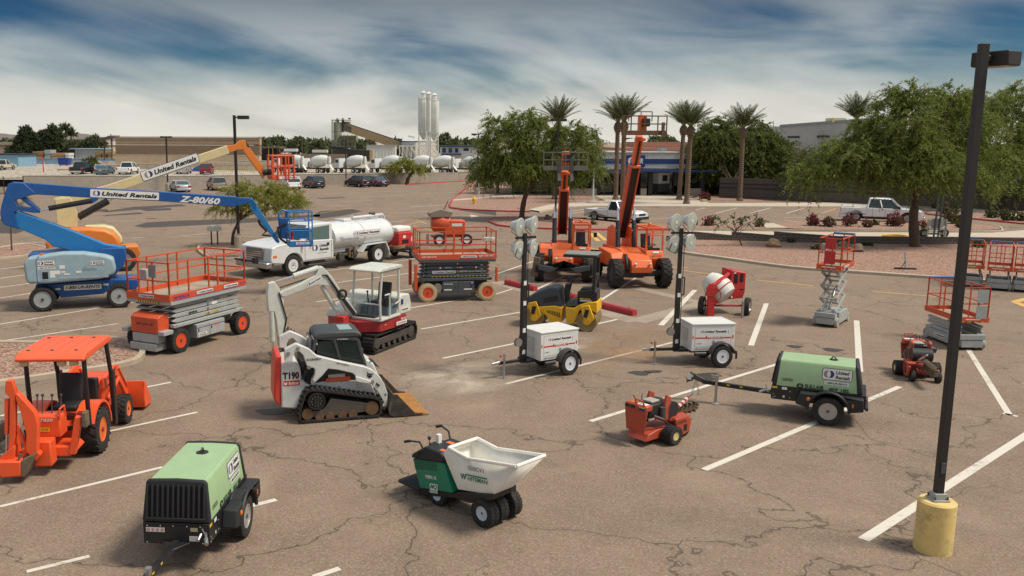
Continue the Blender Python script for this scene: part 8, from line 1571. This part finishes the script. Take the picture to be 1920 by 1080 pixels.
sl('chassis', black, [(320, 665), (710, 705), (760, 690), (1150, 690), (1150, 745), (1080, 770), (900, 790), (720, 750), (340, 735)], .03, .62, .01); sl('foot_platform', black, [(62, 712), (180, 578), (350, 600), (330, 800), (300, 800), (65, 742)], .0, .02, .0) if 0 else bx_('foot_platform', blackp, r, (-.98, -.42, .0, .66, .15, .20), .01)
mb = MB(); [mb.box(-.97+.055*i, -.945+.055*i, .02, .64, .2, .212) for i in range(10)]; mb.build('platform_treads', blackp, r)
ti = [(640, 318), (700, 255), (920, 350), (1440, 400), (1130, 702), (745, 668)]; O = pz(F, zI, ti); TW = .78; y0, y1 = -.06, .64; mb = MB(); cx = .85
def ring(P, y0, y1): return [(x, y, z) for y in (y0, y1) for x, z in P]
bot = [(O[4][0], .08, O[4][1]), (O[5][0], .08, O[5][1]), (O[5][0], .52, O[5][1]), (O[4][0], .52, O[4][1])]; rim = [(O[3][0], y0, O[3][1]), (O[2][0], y0, O[2][1]), (O[1][0], y0, O[1][1]), (O[0][0], y0+.02, O[0][1]), (O[0][0], y1-.02, O[0][1]), (O[1][0], y1, O[1][1]), (O[2][0], y1, O[2][1]), (O[3][0], y1, O[3][1])]
mb.add(bot+rim, [(3, 2, 1, 0), (0, 1, 7, 6, 5, 4), (1, 2, 8, 7), (2, 3, 11, 10, 9, 8), (3, 0, 4, 11), (7, 8, 9, 6)]); tub = mb.build('tub', poly, r, 0, solid=.03); mb = MB(); rp = [rim[i] for i in (0, 1, 2, 5, 6, 7)]; mb.path(smooth([Vector(p) for p in rp], True, 2) if 0 else rp, .028, 8, closed=True) if 0 else [mb.tube(rp[i], rp[(i+1) % 6], .03, n=8) for i in range(6)]; mb.build('tub_rim', poly, tub)
d = Vector((O[3][0]-O[2][0], 0, 0)); a = F.p(*zI(810, 540), 0); sl_ = Vector((0, -.14, .5)).normalized(); P = Plate((a[0], .035, a[1]-.03), (1, .0, .13), sl_); P.text('W', 0, .0, .15, .12, stickgr, .03, .3, .03); P.text('HITEMAN', .15, 0, .47, .085, stickgr, .02, .3, .03); P.rect(.12, .10, .62, .125, stickgr, 0, .03); P.text('050CV1', .22, .22, .36, .085, stickk, .0, 0, .035); P.build('tub_lettering', tub)
for x, y, R_, w, f, tr2 in ((0, .10, .20, .14, -1, 'smooth'), (0, .54, .2, .14, 1, 'smooth'), (F.len, .08, .24, .20, -1, 'block'), (F.len, .32, .24, .2, -1, 'block'), (F.len, .66, .24, .2, 1, 'block')): wheel(r, x, y, R_, R_, w, R_*.5, M('pale_blue_rim', (.48, .58, .66), .4, dirt=.2), f, tr2, holes=5, dish=.1)
mb = MB(); a = F.p(*zI(520, 210), .3); hx, hz = a; mb.path([(hx, -.02, hz-.12), (hx-.10, -.05, hz+.05), (hx-.32, -.08, hz+.02)], .018, 7); mb.path([(hx, .62, hz-.12), (hx-.10, .66, hz+.08), (hx-.34, .70, hz+.12)], .018, 7); mb.tube((hx, -.02, hz-.1), (hx, .62, hz-.1), .02); mb.box(hx-.08, hx+.1, .15, .45, hz-.2, hz-.02); mb.sph((hx-.12, .2, hz+.06), .035); mb.tube((hx-.12, .2, hz-.1), (hx-.12, .2, hz+.06), .008); mb.path([(hx, 0, hz-.1), (hx-.12, -.05, hz-.12), (hx-.2, -.06, hz-.3)], .01, 5); mb.build('handlebars', black, r); mb = MB(); [mb.tube((hx-.32, y, z), (hx-.46, y, z-.05), .026) for y, z in ((-.08, hz+.02), (.70, hz+.12))]; mb.build('grips', blackp, r)
MB().obox((hx+.02, .3, hz+.06), (.07, .08, .16)).build('hang_tag', stickw, r); P = Plate((0, .1, q1[1]+.168), (1, 0, 0), (0, 1, 0)); P.rect(-.15, .3, .0, .4, amber); P.rect(.05, -.05, .16, .03, amber); P.build('warning_labels', r)
rotpiv(r, -8, .8); r.location.x -= .22
# ---------------------------------------------------------------- walk-behind trenchers
def trencher(r):
    t = redb
    for y, f in ((-.17, -1), (.70, 1)): wheel(r, .35, y, .22, .22, .26, .10, M('tan_rim', (.62, .47, .22), .5), f, 'lug', holes=0, dish=.35)
    MB().prism([(-.30, .14), (.62, .12), (.75, .32), (.1, .36), (-.2, .30)], .0, .53).build('chassis', t, r, .02); MB().prism([(.04, .34), (.50, .34), (.56, .86), (-.02, .86)], -.33, -.30, 'x').build('control_panel', t, r, .01)
    bx_('control_box', t, r, (-.34, -.10, .0, .56, .84, 1.0), .04); tb('handle_loop', t, r, [(-.30, .08, 1.0), (-.36, .08, 1.12), (-.36, .28, 1.14), (-.30, .28, 1.0)], .02); mb = MB(); [mb.tube((-.2+.06*i, .35+.06*i, 1.0), (-.26+.05*i, .36+.06*i, 1.12), .01) for i in range(3)]; mb.tube((-.25, .2, 1.0), (-.1, .3, 1.2), .01); mb.build('levers', black, r)
    P = Plate((-.341, .56, .84), (0, -1, 0), (0, 0, 1)); P.rect(.02, .05, .14, .12, stickk); P.rect(.16, .05, .28, .12, stickk); P.rect(.38, .04, .52, .10, stickb); P.rect(.38, .10, .52, .13, sticky); P.build('panel_labels', r); P = Plate((-.34, .56, 1.002), (0, -1, 0), (1, 0, 0)); P.rect(.08, .05, .22, .2, amber); P.rect(.28, .05, .52, .18, stickw); P.build('top_labels', r)
    MB().obox((.12, .30, .78), (.42, .42, .34)).build('engine', black, r, .05, 3); MB().lathe([(.17, 0), (.17, .12), (.12, .16), (.001, .16)], (.05, .62, .72), (0, .3, 1), 18).build('recoil_cover', blackp, r); mb = MB(); mb.tube((.3, .05, .6), (.3, .05, .85), .07); mb.path([(.0, .05, .7), (.2, -.05, .6), (.4, 0, .45)], .03, 6); mb.build('exhaust', steeld, r)
    MB().obox((.18, .28, .98), (.28, .26, .06)).build('fuel_tank', M('engine_grey_shroud', (.35, .34, .30), .5, dirt=.3), r, .02); MB().prism([(.36, .5), (.48, .5), (.55, 1.05), (.42, 1.12), (.34, .9)], .02, .10).build('boom_frame', t, r, .02); MB().prism([(.36, .5), (.48, .5), (.55, 1.05), (.42, 1.12), (.34, .9)], .46, .54).build('boom_frame', t, r, .02)
    MB().lathe([(.2, 0), (.2, .5)], (.62, .02, .72), (0, 1, 0), 20).build('guard_tube', blackp, r); MB().prism([(.52, .55), (.95, .52), (1.1, .45), (1.02, .15), (.72, .08), (.56, .25)], -.14, -.08).build('side_plate', t, r, .02); P = Plate((.58, -.142, .38), (1, 0, 0), (0, 0, 1)); P.text('833R34L', 0, .03, .32, .08, stickk, 0); P.rect(.22, -.18, .34, -.02, stickk); P.build('side_lettering', r); bx_('top_plate', t, r, (.55, 1.05, -.14, .12, .52, .55), .01)
    wheel(r, 1.0, .0, .16, .16, .12, .06, steeld, -1, 'smooth', n=18, holes=0); wheel(r, 1.0, .62, .16, .16, .12, .06, steeld, 1, 'smooth', n=18, holes=0); MB().tube((.9, .1, .3), (.9, .66, .3), .06).build('auger_shaft', t, r); tb('auger', rust, r, [(.9+.15*math.cos(a), .32+.03*a, .3+.15*math.sin(a)) for a in [i*.5 for i in range(15)]], .02, 5)
    A, B_ = Vector((.85, .30, .50)), Vector((1.80, .30, .50)); c = MB(); c.bar(A, B_, .05, .17); c = c.build('digging_bar', rust, r); mb = MB(); d = (B_-A).normalized(); n = Vector((-d.z, 0, d.x)); k = 12
    for i in range(k):
        for s_ in (-1, 1): p = A.lerp(B_, (i+.3)/k)+n*s_*.105; mb.obox(p+Vector((0, .03*(-1)**i, 0)), (.035, .09, .07), Matrix.Rotation(.3*s_*(-1)**i, 3, 'Y'))
    for i in range(5): a = -PI/2+i*PI/4; mb.obox(B_+d*.10*math.cos(a)+n*.10*math.sin(a), (.05, .09, .05))
    mb.build('digging_chain', muddy, c); mb = MB(); mb.bar((.85, .16, .6), (1.35, .16, .86), .05); mb.cur = 1; mb.bar((1.35, .16, .86), (1.5, .16, .94), .04); mb.cur = 2; [mb.bar((.92+.11*i, .16, .636+.057*i), (.97+.11*i, .16, .662+.057*i), .053) for i in range(4)]; mb.build('trench_bar', [stickr, steel, stickw], r); return r
t1 = trencher(empty('walk_behind_trencher', G(*zN(640, 870)), math.atan2(.62, .78), 'brick red walk-behind trencher on tan rims in front of the middle parking line', 'trencher', 'walk-behind trenchers'))
t1.scale = (1, 1, .9)
P_ = (G(*zP(675, 1005))+G(*zP(875, 980)))/2; copy_tree(t1, Vector((P_.x-.05, P_.y+.35, 0)), math.atan2(-.98, -.25), 'brick red walk-behind trencher facing the camera beside the tall black lamp post').location += Vector((.0, .6, 0))
# ---------------------------------------------------------------- drum mixer
r = empty('drum_mixer', G(*zS(460, 828)), rad(6), 'red towable concrete mixer with white drum behind the right light tower', 'concrete mixer'); c = Vector((.42, .42, .98))
ax = Vector((-.55, .55, .62)).normalized(); dm = MB().lathe([(.20, -.52), (.40, -.46), (.50, -.2), (.50, .08), (.40, .35), (.28, .52), (.25, .52)], c, ax, 26).build('drum', M('drum_white', (.66, .65, .60), .5, dirt=.3), r); [MB().path([c+ax*h+(Vector((ax.z, 0, -ax.x)).normalized()*math.cos(a)+ax.cross(Vector((ax.z, 0, -ax.x)).normalized())*math.sin(a))*R_ for a in [i*PI/14 for i in range(28)]], .022, 6, closed=True).build('drum_band', red, dm) for h, R_ in ((-.2, .505), (.1, .505))]
MB().path([(.05, .0, 1.15), (.3, .05, 1.25), (.75, .3, 1.5), (1.0, .5, 1.45)], .07, 8).build('yoke', red, r); MB().prism([(-.13, 0), (.13, 0), (.12, 1.0), (.1, 1.2), (-.1, 1.2), (-.12, 1.0)], -.06, .06).build('front_stand', red, r, .01); MB().lathe([(.22, -.08), (.22, -.04), (.001, -.04)], (0, 0, .98), (0, 1, 0), 20).build('tilt_disc', red, r); mb = MB(); swheel(mb, (0, -.16, .78), .30, (0, 1, 0)); mb.build('tilt_wheel', redd, r)
MB().prism([(.85, .55), (1.35, .6), (1.42, .85), (1.42, 1.55), (.85, 1.65)], .25, 1.1).build('engine_cabinet', red, r, .03); P = Plate((.9, .247, .6), (1, 0, 0), (0, 0, 1)); P.rect(.05, .55, .2, .9, stickk); P.rect(.28, .6, .42, .92, stickk); P.rect(.05, .92, .12, .97, stickw); P.rect(.3, .3, .45, .34, stickk); P.rect(-.02, 0, .04, .08, stickw); P.build('cabinet_marks', r)
MB().bar((.1, .0, .48), (1.0, .55, .62), .12, .12).build('frame', red, r); MB().tube((-.1, .3, .33), (1.5, .15, .33), .04).build('axle', redd, r)
for x, y, f in ((-.15, .4, -1), (1.42, .0, -1)): w = wheel(r, 0, 0, 0, .33, .2, .19, steel, f, 'smooth', holes=5, dish=.1); w.location = (x, y, .33); w.rotation_euler = (0, 0, rad(55))
MB().bar((1.0, -.5, .0), (1.0, -.5, .62), .07).build('tow_stand', steel, r)
# ---------------------------------------------------------------- small scissor lifts
def slab_lift(r, zf, raised, L_=1.85, W_=.76):
    bx_('base', greyl, r, (.02, L_-.02, .06, W_-.06, .13, .42), .02); [bx_('side_tray', greyl, r, b, .01) for b in ((.35, L_-.35, -.01, .08, .10, .50), (.35, L_-.35, W_-.08, W_+.01, .10, .50))]; bx_('end_plate', greyl, r, (-.04, .06, .04, W_-.04, .34, .50), .01); bx_('battery_door', greyl, r, (-.03, .01, .1, W_-.1, .1, .32))
    for x in (.18, L_-.22):
        for y, f in ((.03, -1), (W_-.03, 1)): wheel(r, x, y, .17, .17, .11, .10, greyl, f, 'smooth', rubberg, holes=0, dish=.1)
    n = 3; z0 = .50; hh = (zf-.1-z0)/n
    if raised:
        for i in range(n):
            for y in (.14, W_-.14):
                for s_ in (0, 1): a, b_ = ((.25, z0+hh*i), (1.45, z0+hh*(i+1))); mb = MB(); mb.bar((b_[0] if s_ else a[0], y+(.03 if s_ else -.03), a[1]), (a[0] if s_ else b_[0], y+(.03 if s_ else -.03), b_[1]), .05, .10); mb.build('scissor_arm', greyl, r, .006)
            MB().tube((.85, .1, z0+hh*(i+.5)), (.85, W_-.1, z0+hh*(i+.5)), .03).build('pivot', steel, r); [MB().tube((x, .1, z0+hh*(i+1)), (x, W_-.1, z0+hh*(i+1)), .03).build('cross_tube', greyl, r) for x in (.25, 1.45)]
        MB().tube((.5, W_/2, .55), (1.1, W_/2, 1.2), .05).build('lift_cylinder', steel, r)
    else: [bx_('scissor_arm', greyl, r, (.06+.05*(i % 2), L_-.08-.05*(i % 2), y, y+.05, z0+hh*i*.98+.005, z0+hh*(i+1)*.94), .015) for i in range(n) for y in (.08, W_-.13)]
    toe(r, .0, L_-.05, 0, W_, zf, .17, orange); guardrails(r, .02, L_-.07, .02, W_-.02, zf+.05, zf+1.1, orange, (0, .5, 1), .018)
    MB().tube((L_-.07, .03, zf+1.11), (L_-.07, W_-.03, zf+1.11), .035).build('blue_grab_rail', M('blue_foam', (.05, .15, .42), .7), r); P = Plate((-.022, W_, zf), (0, -1, 0), (0, 0, 1)); [P.rect(.05+.1*i, .005, .10+.1*i, .03, sticky if i % 2 == 0 else stickk) for i in range(7)]; P.rect(.15, .08, .6, .11, stickw); P.build('end_lettering', r)
    P = Plate((.1, -.022, zf), (1, 0, 0), (0, 0, 1)); P.rect(.3, .05, .95, .13, stickw); P.text('United Rentals', .38, .07, .5, .04, stickk, 0); P.rect(0, .02, 1.6, .035, stickp); P.rect(.05, .06, .25, .12, stickp); P.build('side_lettering', r); P = Plate((L_-.35, W_+.012, .1), (-1, 0, 0), (0, 0, 1)); P.rect(.1, .3, 1.1, .32, stickp); P.ur(.35, .1, .6, .12); P.build('base_lettering', r); return r
s1 = slab_lift(empty('scissor_lift', (13.9, 29.1, 0), math.atan2(.78, .62), 'small grey scissor lift with its orange platform raised on open arms', 'scissor lift'), 2.0, True)
[MB().box(.0, .02, .2, .55, a, b_).build('gate_panel', red, s1) for a, b_ in ((2.2, 2.65), (2.72, 3.08))]; bx_('control_box', greyl, s1, (.3, .5, .6, .74, 2.6, 2.85))
s2 = slab_lift(empty('scissor_lift', (17.05, 25.95, 0), rad(89), 'small lowered grey and orange scissor lift directly behind the tall black lamp post', 'scissor lift'), .88, False, 2.0, .85); [MB().box(-.03, -.01, .08, .4, a, b_).build('gate_panel', greyl, s2) for a, b_ in ((1.0, 1.4), (1.5, 1.9))]
for k_, (x, y, lb) in enumerate([(1152, 408, 'leftmost small scissor lift of the back row at the right edge'), (1330, 428, 'middle small scissor lift of the back row at the right edge'), (1500, 440, 'rightmost small scissor lift of the back row, cut by the frame')]):
    P_ = G(*zP(x, y))
    if k_ == 0: s3 = slab_lift(empty('scissor_lift', P_, rad(60), lb, 'scissor lift', 'small scissor lifts in the back row'), .85, False, 1.9, .9)
    else: copy_tree(s3, P_, rad(59-1.5*k_), lb)
# grey mast trailer behind the low wall
B = G(1738, 446); r = empty('mast_trailer', B, 0, 'grey mast trailer with two tall uprights behind the low wall right of the tree trunk', 'lift trailer'); h = lambda y: D(1755, y, B.y).z
mb = MB(); [mb.bar((x, 0, 0), (x, 0, h(411)), .1) for x in (0, 1.2)]; mb.bar((0, 0, h(430)), (1.2, 0, h(430)), .1); mb.build('support_frame', steel, r); bx_('machine_box', greyl, r, (.15, 1.05, .1, .6, .2, h(437)), .04); MB().prism([(.3, h(428)), (.9, h(428)), (1.15, h(422)), (1.15, h(415)), (.9, h(410)), (.3, h(410)), (.1, h(415)), (.1, h(422))], .0, .1).build('octagon_plate', greyl, r); [MB().bar((.42+.28*i, -.05, .1), (.50+.32*i, -.05, h(362)), .09).build('mast_rail', greyd, r) for i in (0, 1)]
for x in (-.1, 1.3): wheel(r, x, .3, .3, .3, .2, .15, steel, -1, 'smooth', n=16, holes=0)
# ---------------------------------------------------------------- backhoe tractor (x forward/away, y left)
r = empty('backhoe_tractor', (-6.7, 16.95, 0), rad(94), 'orange backhoe loader tractor with a flat orange canopy at the left edge', 'tractor'); k = orangek; rim_ = M('tractor_rim', (.80, .16, .02), .45, dirt=.2)
for x, R_, w, tr3 in ((0, .47, .34, 'ag'), (1.85, .33, .24, 'ag')):
    for y, f in ((w/2, -1), (1.42-w/2, 1)): wheel(r, x, y, R_, R_, w, R_*.52, rim_, f, tr3, holes=6, dish=.35, hubm=redd)
MB().prism([(-.4, .35), (2.3, .35), (2.3, .6), (1.0, .7), (-.4, .7)], .45, .95).build('chassis', k, r, .03); MB().prism([(.85, .6), (2.35, .6), (2.42, .95), (2.2, 1.12), (.95, 1.25)], .40, 1.02).build('hood', k, r, .08, 4); MB().prism([(.78, .6), (.9, .6), (1.0, 1.3), (.85, 1.32)], .36, 1.06).build('dash_panel', black, r, .03)
for y0, y1 in ((.02, .40), (1.02, 1.40)): arc = [(.58*math.cos(rad(a)), .45+.58*math.sin(rad(a))) for a in range(0, 151, 15)]; arc2 = [(.63*math.cos(rad(a)), .45+.63*math.sin(rad(a))) for a in range(150, -1, -15)]; MB().prism(arc+arc2, y0, y1).build('rear_fender', k, r); bx_('marker_light', redd, r, (-.62, -.5, y0+.1, y0+.3, .92, 1.02), .01)
bx_('floor', black, r, (-.5, .9, .35, 1.07, .62, .68)); seat(r, .1, .72, .95, PI, 1.05); mb = MB(); swheel(mb, (.68, .72, 1.32), .2, (-.5, 0, 1)); mb.tube((.68, .72, 1.32), (.85, .72, 1.0), .03); mb.build('steering_wheel', black, r)
zr = 2.16
for y in (.10, 1.20): tb('canopy_post', black, r, [(-.55, y, .75), (-.62, y, 1.6), (-.65, y, zr)], .045); tb('canopy_post', black, r, [(1.0, y, .85), (.98, y, 1.4), (.75, y, zr)], .045); MB().obox((1.02, y-.02, .85), (.16, .08, 1.2)).build('loader_tower', black, r, .01)
mb = MB(); mb.prism([(-.92, zr-.03), (.85, zr-.03), (.88, zr+.03), (.7, zr+.12), (-.78, zr+.12), (-.95, zr+.03)], .0, 1.30); cn = mb.build('canopy', M('canopy_orange', (.86, .12, .04), .45, dirt=.12), r, .05, 4); mb = MB(); [mb.box(-.75, .68, .18+.21*i, .20+.21*i, zr+.118, zr+.126) for i in range(5)]; mb.build('canopy_ribs', M('canopy_orange', (.86, .12, .04)), cn); mb = MB(); [mb.tube((x, y, zr+.12), (x, y, zr+.135), .035) for x in (-.6, .5) for y in (.25, .7, 1.15)]; mb.build('canopy_bolts', steeld, cn)
for y in (.22, .45, 1.15): bx_('work_light', M('work_lamp', (.5, .42, .22), .3), r, (-.9, -.8, y-.08, y+.08, zr-.12, zr-.03), .02)
for y in (.25, 1.1): MB().prism([(.95, 1.25), (1.8, 1.35), (2.05, 1.3), (2.75, .45), (2.6, .38), (1.9, 1.1), (.95, 1.05)], y, y+.07).build('loader_arm', k, r, .012); MB().tube((1.1, y, .75), (2.0, y, 1.0), .045).build('loader_cylinder', k, r); MB().tube((2.0, y, 1.25), (2.6, y, .65), .035).build('bucket_cylinder', k, r)
L = [(2.72, .72), (2.66, .3), (2.72, .08), (3.3, .03), (3.3, .06), (2.78, .12), (2.73, .32), (2.76, .72)]; b_ = MB().prism(L, -.12, 1.55).build('loader_bucket', k, r, .004); [MB().prism([(2.7, .70), (2.68, .1), (3.28, .04), (3.22, .18), (2.8, .70)], y, y+.02).build('side_plate', k, b_) for y in (-.13, 1.54)]
P = Plate((.98, .247, 1.12), (1, 0, .1), (0, 0, 1)); P.text('KUBOTA', .2, .03, .3, .07, M('sticker_brown', (.25, .06, .03), .5), .02); P.text('LA680', .62, .05, .25, .06, stickk, .01); P.build('arm_lettering', r); P = Plate((1.0, .397, .98), (1, 0, -.05), (0, 0, 1)); P.text('L39', .1, .05, .3, .1, stickw, .03); P.build('hood_lettering', r)
# backhoe: console and subframe
bx_('control_console', k, r, (-1.0, -.62, .5, 1.05, .65, 1.08), .03); mb = MB(); [mb.tube((-.8, y, 1.05), (-.72, y, 1.4), .012) for y in (.55, .72, .9, 1.0)]; [mb.sph((-.72, y, 1.42), .03) for y in (.55, .72, .9, 1.0)]; mb.build('control_levers', steeld, r); tb('console_rail', k, r, [(-1.0, .5, 1.05), (-1.0, .5, 1.22), (-.75, .5, 1.22), (-.7, .5, 1.0)], .02)
MB().prism([(.35, .28), (1.15, .28), (1.3, .4), (1.15, .5), (.3, .5), (.2, .4)], -1.05, -.55, 'x').build('subframe', k, r, .03); P = Plate((-1.004, 1.0, .66), (0, -1, 0), (0, 0, 1)); P.text('BT820', .05, .32, .32, .06, stickw, .02, .3); P.rect(.1, .12, .3, .2, sticky); P.text('ATTN', .13, .14, .14, .04, stickk, .01); P.build('console_lettering', r)
MB().obox((-1.0, .22, .70), (.14, .12, .75), Matrix.Rotation(rad(12), 3, 'X')).build('stabiliser_leg', k, r, .01); MB().obox((-1.0, .02, 1.02), (.2, .09, .3)).build('stabiliser_pad', muddy, r, .02); MB().obox((-1.0, 1.35, .62), (.14, .12, .6)).build('stabiliser_leg', k, r, .01); MB().obox((-1.0, 1.62, .80), (.3, .1, .36)).build('stabiliser_pad', steeld, r, .02)
MB().obox((-1.2, .75, .45), (.3, .34, .5)).build('swing_post', k, r, .03)
BF = FQ((-8.6, 15.25, 0), (-7.3, 15.45, 0)); RT = Matrix.Rotation(-rad(94), 4, 'Z')@Matrix.Translation(-Vector((-6.7, 16.95, 0)))
def bs(nm, m, L, w0, w1, bv=.01, par=None):
    mb = MB().prism([BF.p(*zD(x, y), 0) for x, y in L], w0, w1); W2 = [BF.o+BF.u*v[0]+BF.n*v[1]+Vector((0, 0, v[2])) for v in mb.v]; mb.v = [tuple(RT@v) for v in W2]; return mb.build(nm, m, par or r, bv)
bs('backhoe_boom', k, [(118, 485), (140, 500), (245, 620), (265, 700), (262, 880), (285, 900), (255, 945), (205, 900), (180, 870), (185, 760), (150, 620), (112, 520)], -.09, .09, .015)
bs('backhoe_stick', k, [(45, 405), (90, 402), (115, 480), (112, 540), (110, 780), (85, 900), (60, 900), (70, 700), (72, 520), (40, 480)], -.07, .07, .015); bs('stick_cylinder', k, [(33, 530), (62, 530), (60, 770), (33, 770)], -.04, .04, .01); bs('cylinder_rod', chrome, [(40, 770), (52, 770), (50, 900), (38, 900)], -.02, .02); bs('boom_cylinder', k, [(112, 740), (135, 730), (190, 860), (175, 880)], -.04, .04, .01)
bs('bucket_link', k, [(10, 915), (105, 840), (110, 860), (95, 990), (60, 990), (55, 925), (15, 935)], -.1, .1, .01); bs('backhoe_bucket', k, [(2, 930), (165, 925), (170, 1028), (30, 1040), (8, 1000)], -.22, .22, .03); bs('bucket_lip', muddy, [(165, 925), (258, 880), (215, 1000), (195, 1028), (168, 1030)], -.22, .22, .01); [bs('bucket_tooth', muddy, [(x, 915), (x+12, 880), (x+22, 882), (x+16, 918)], w, w+.05, 0) for x, w in ((140, -.2), (175, 0), (195, .15))]
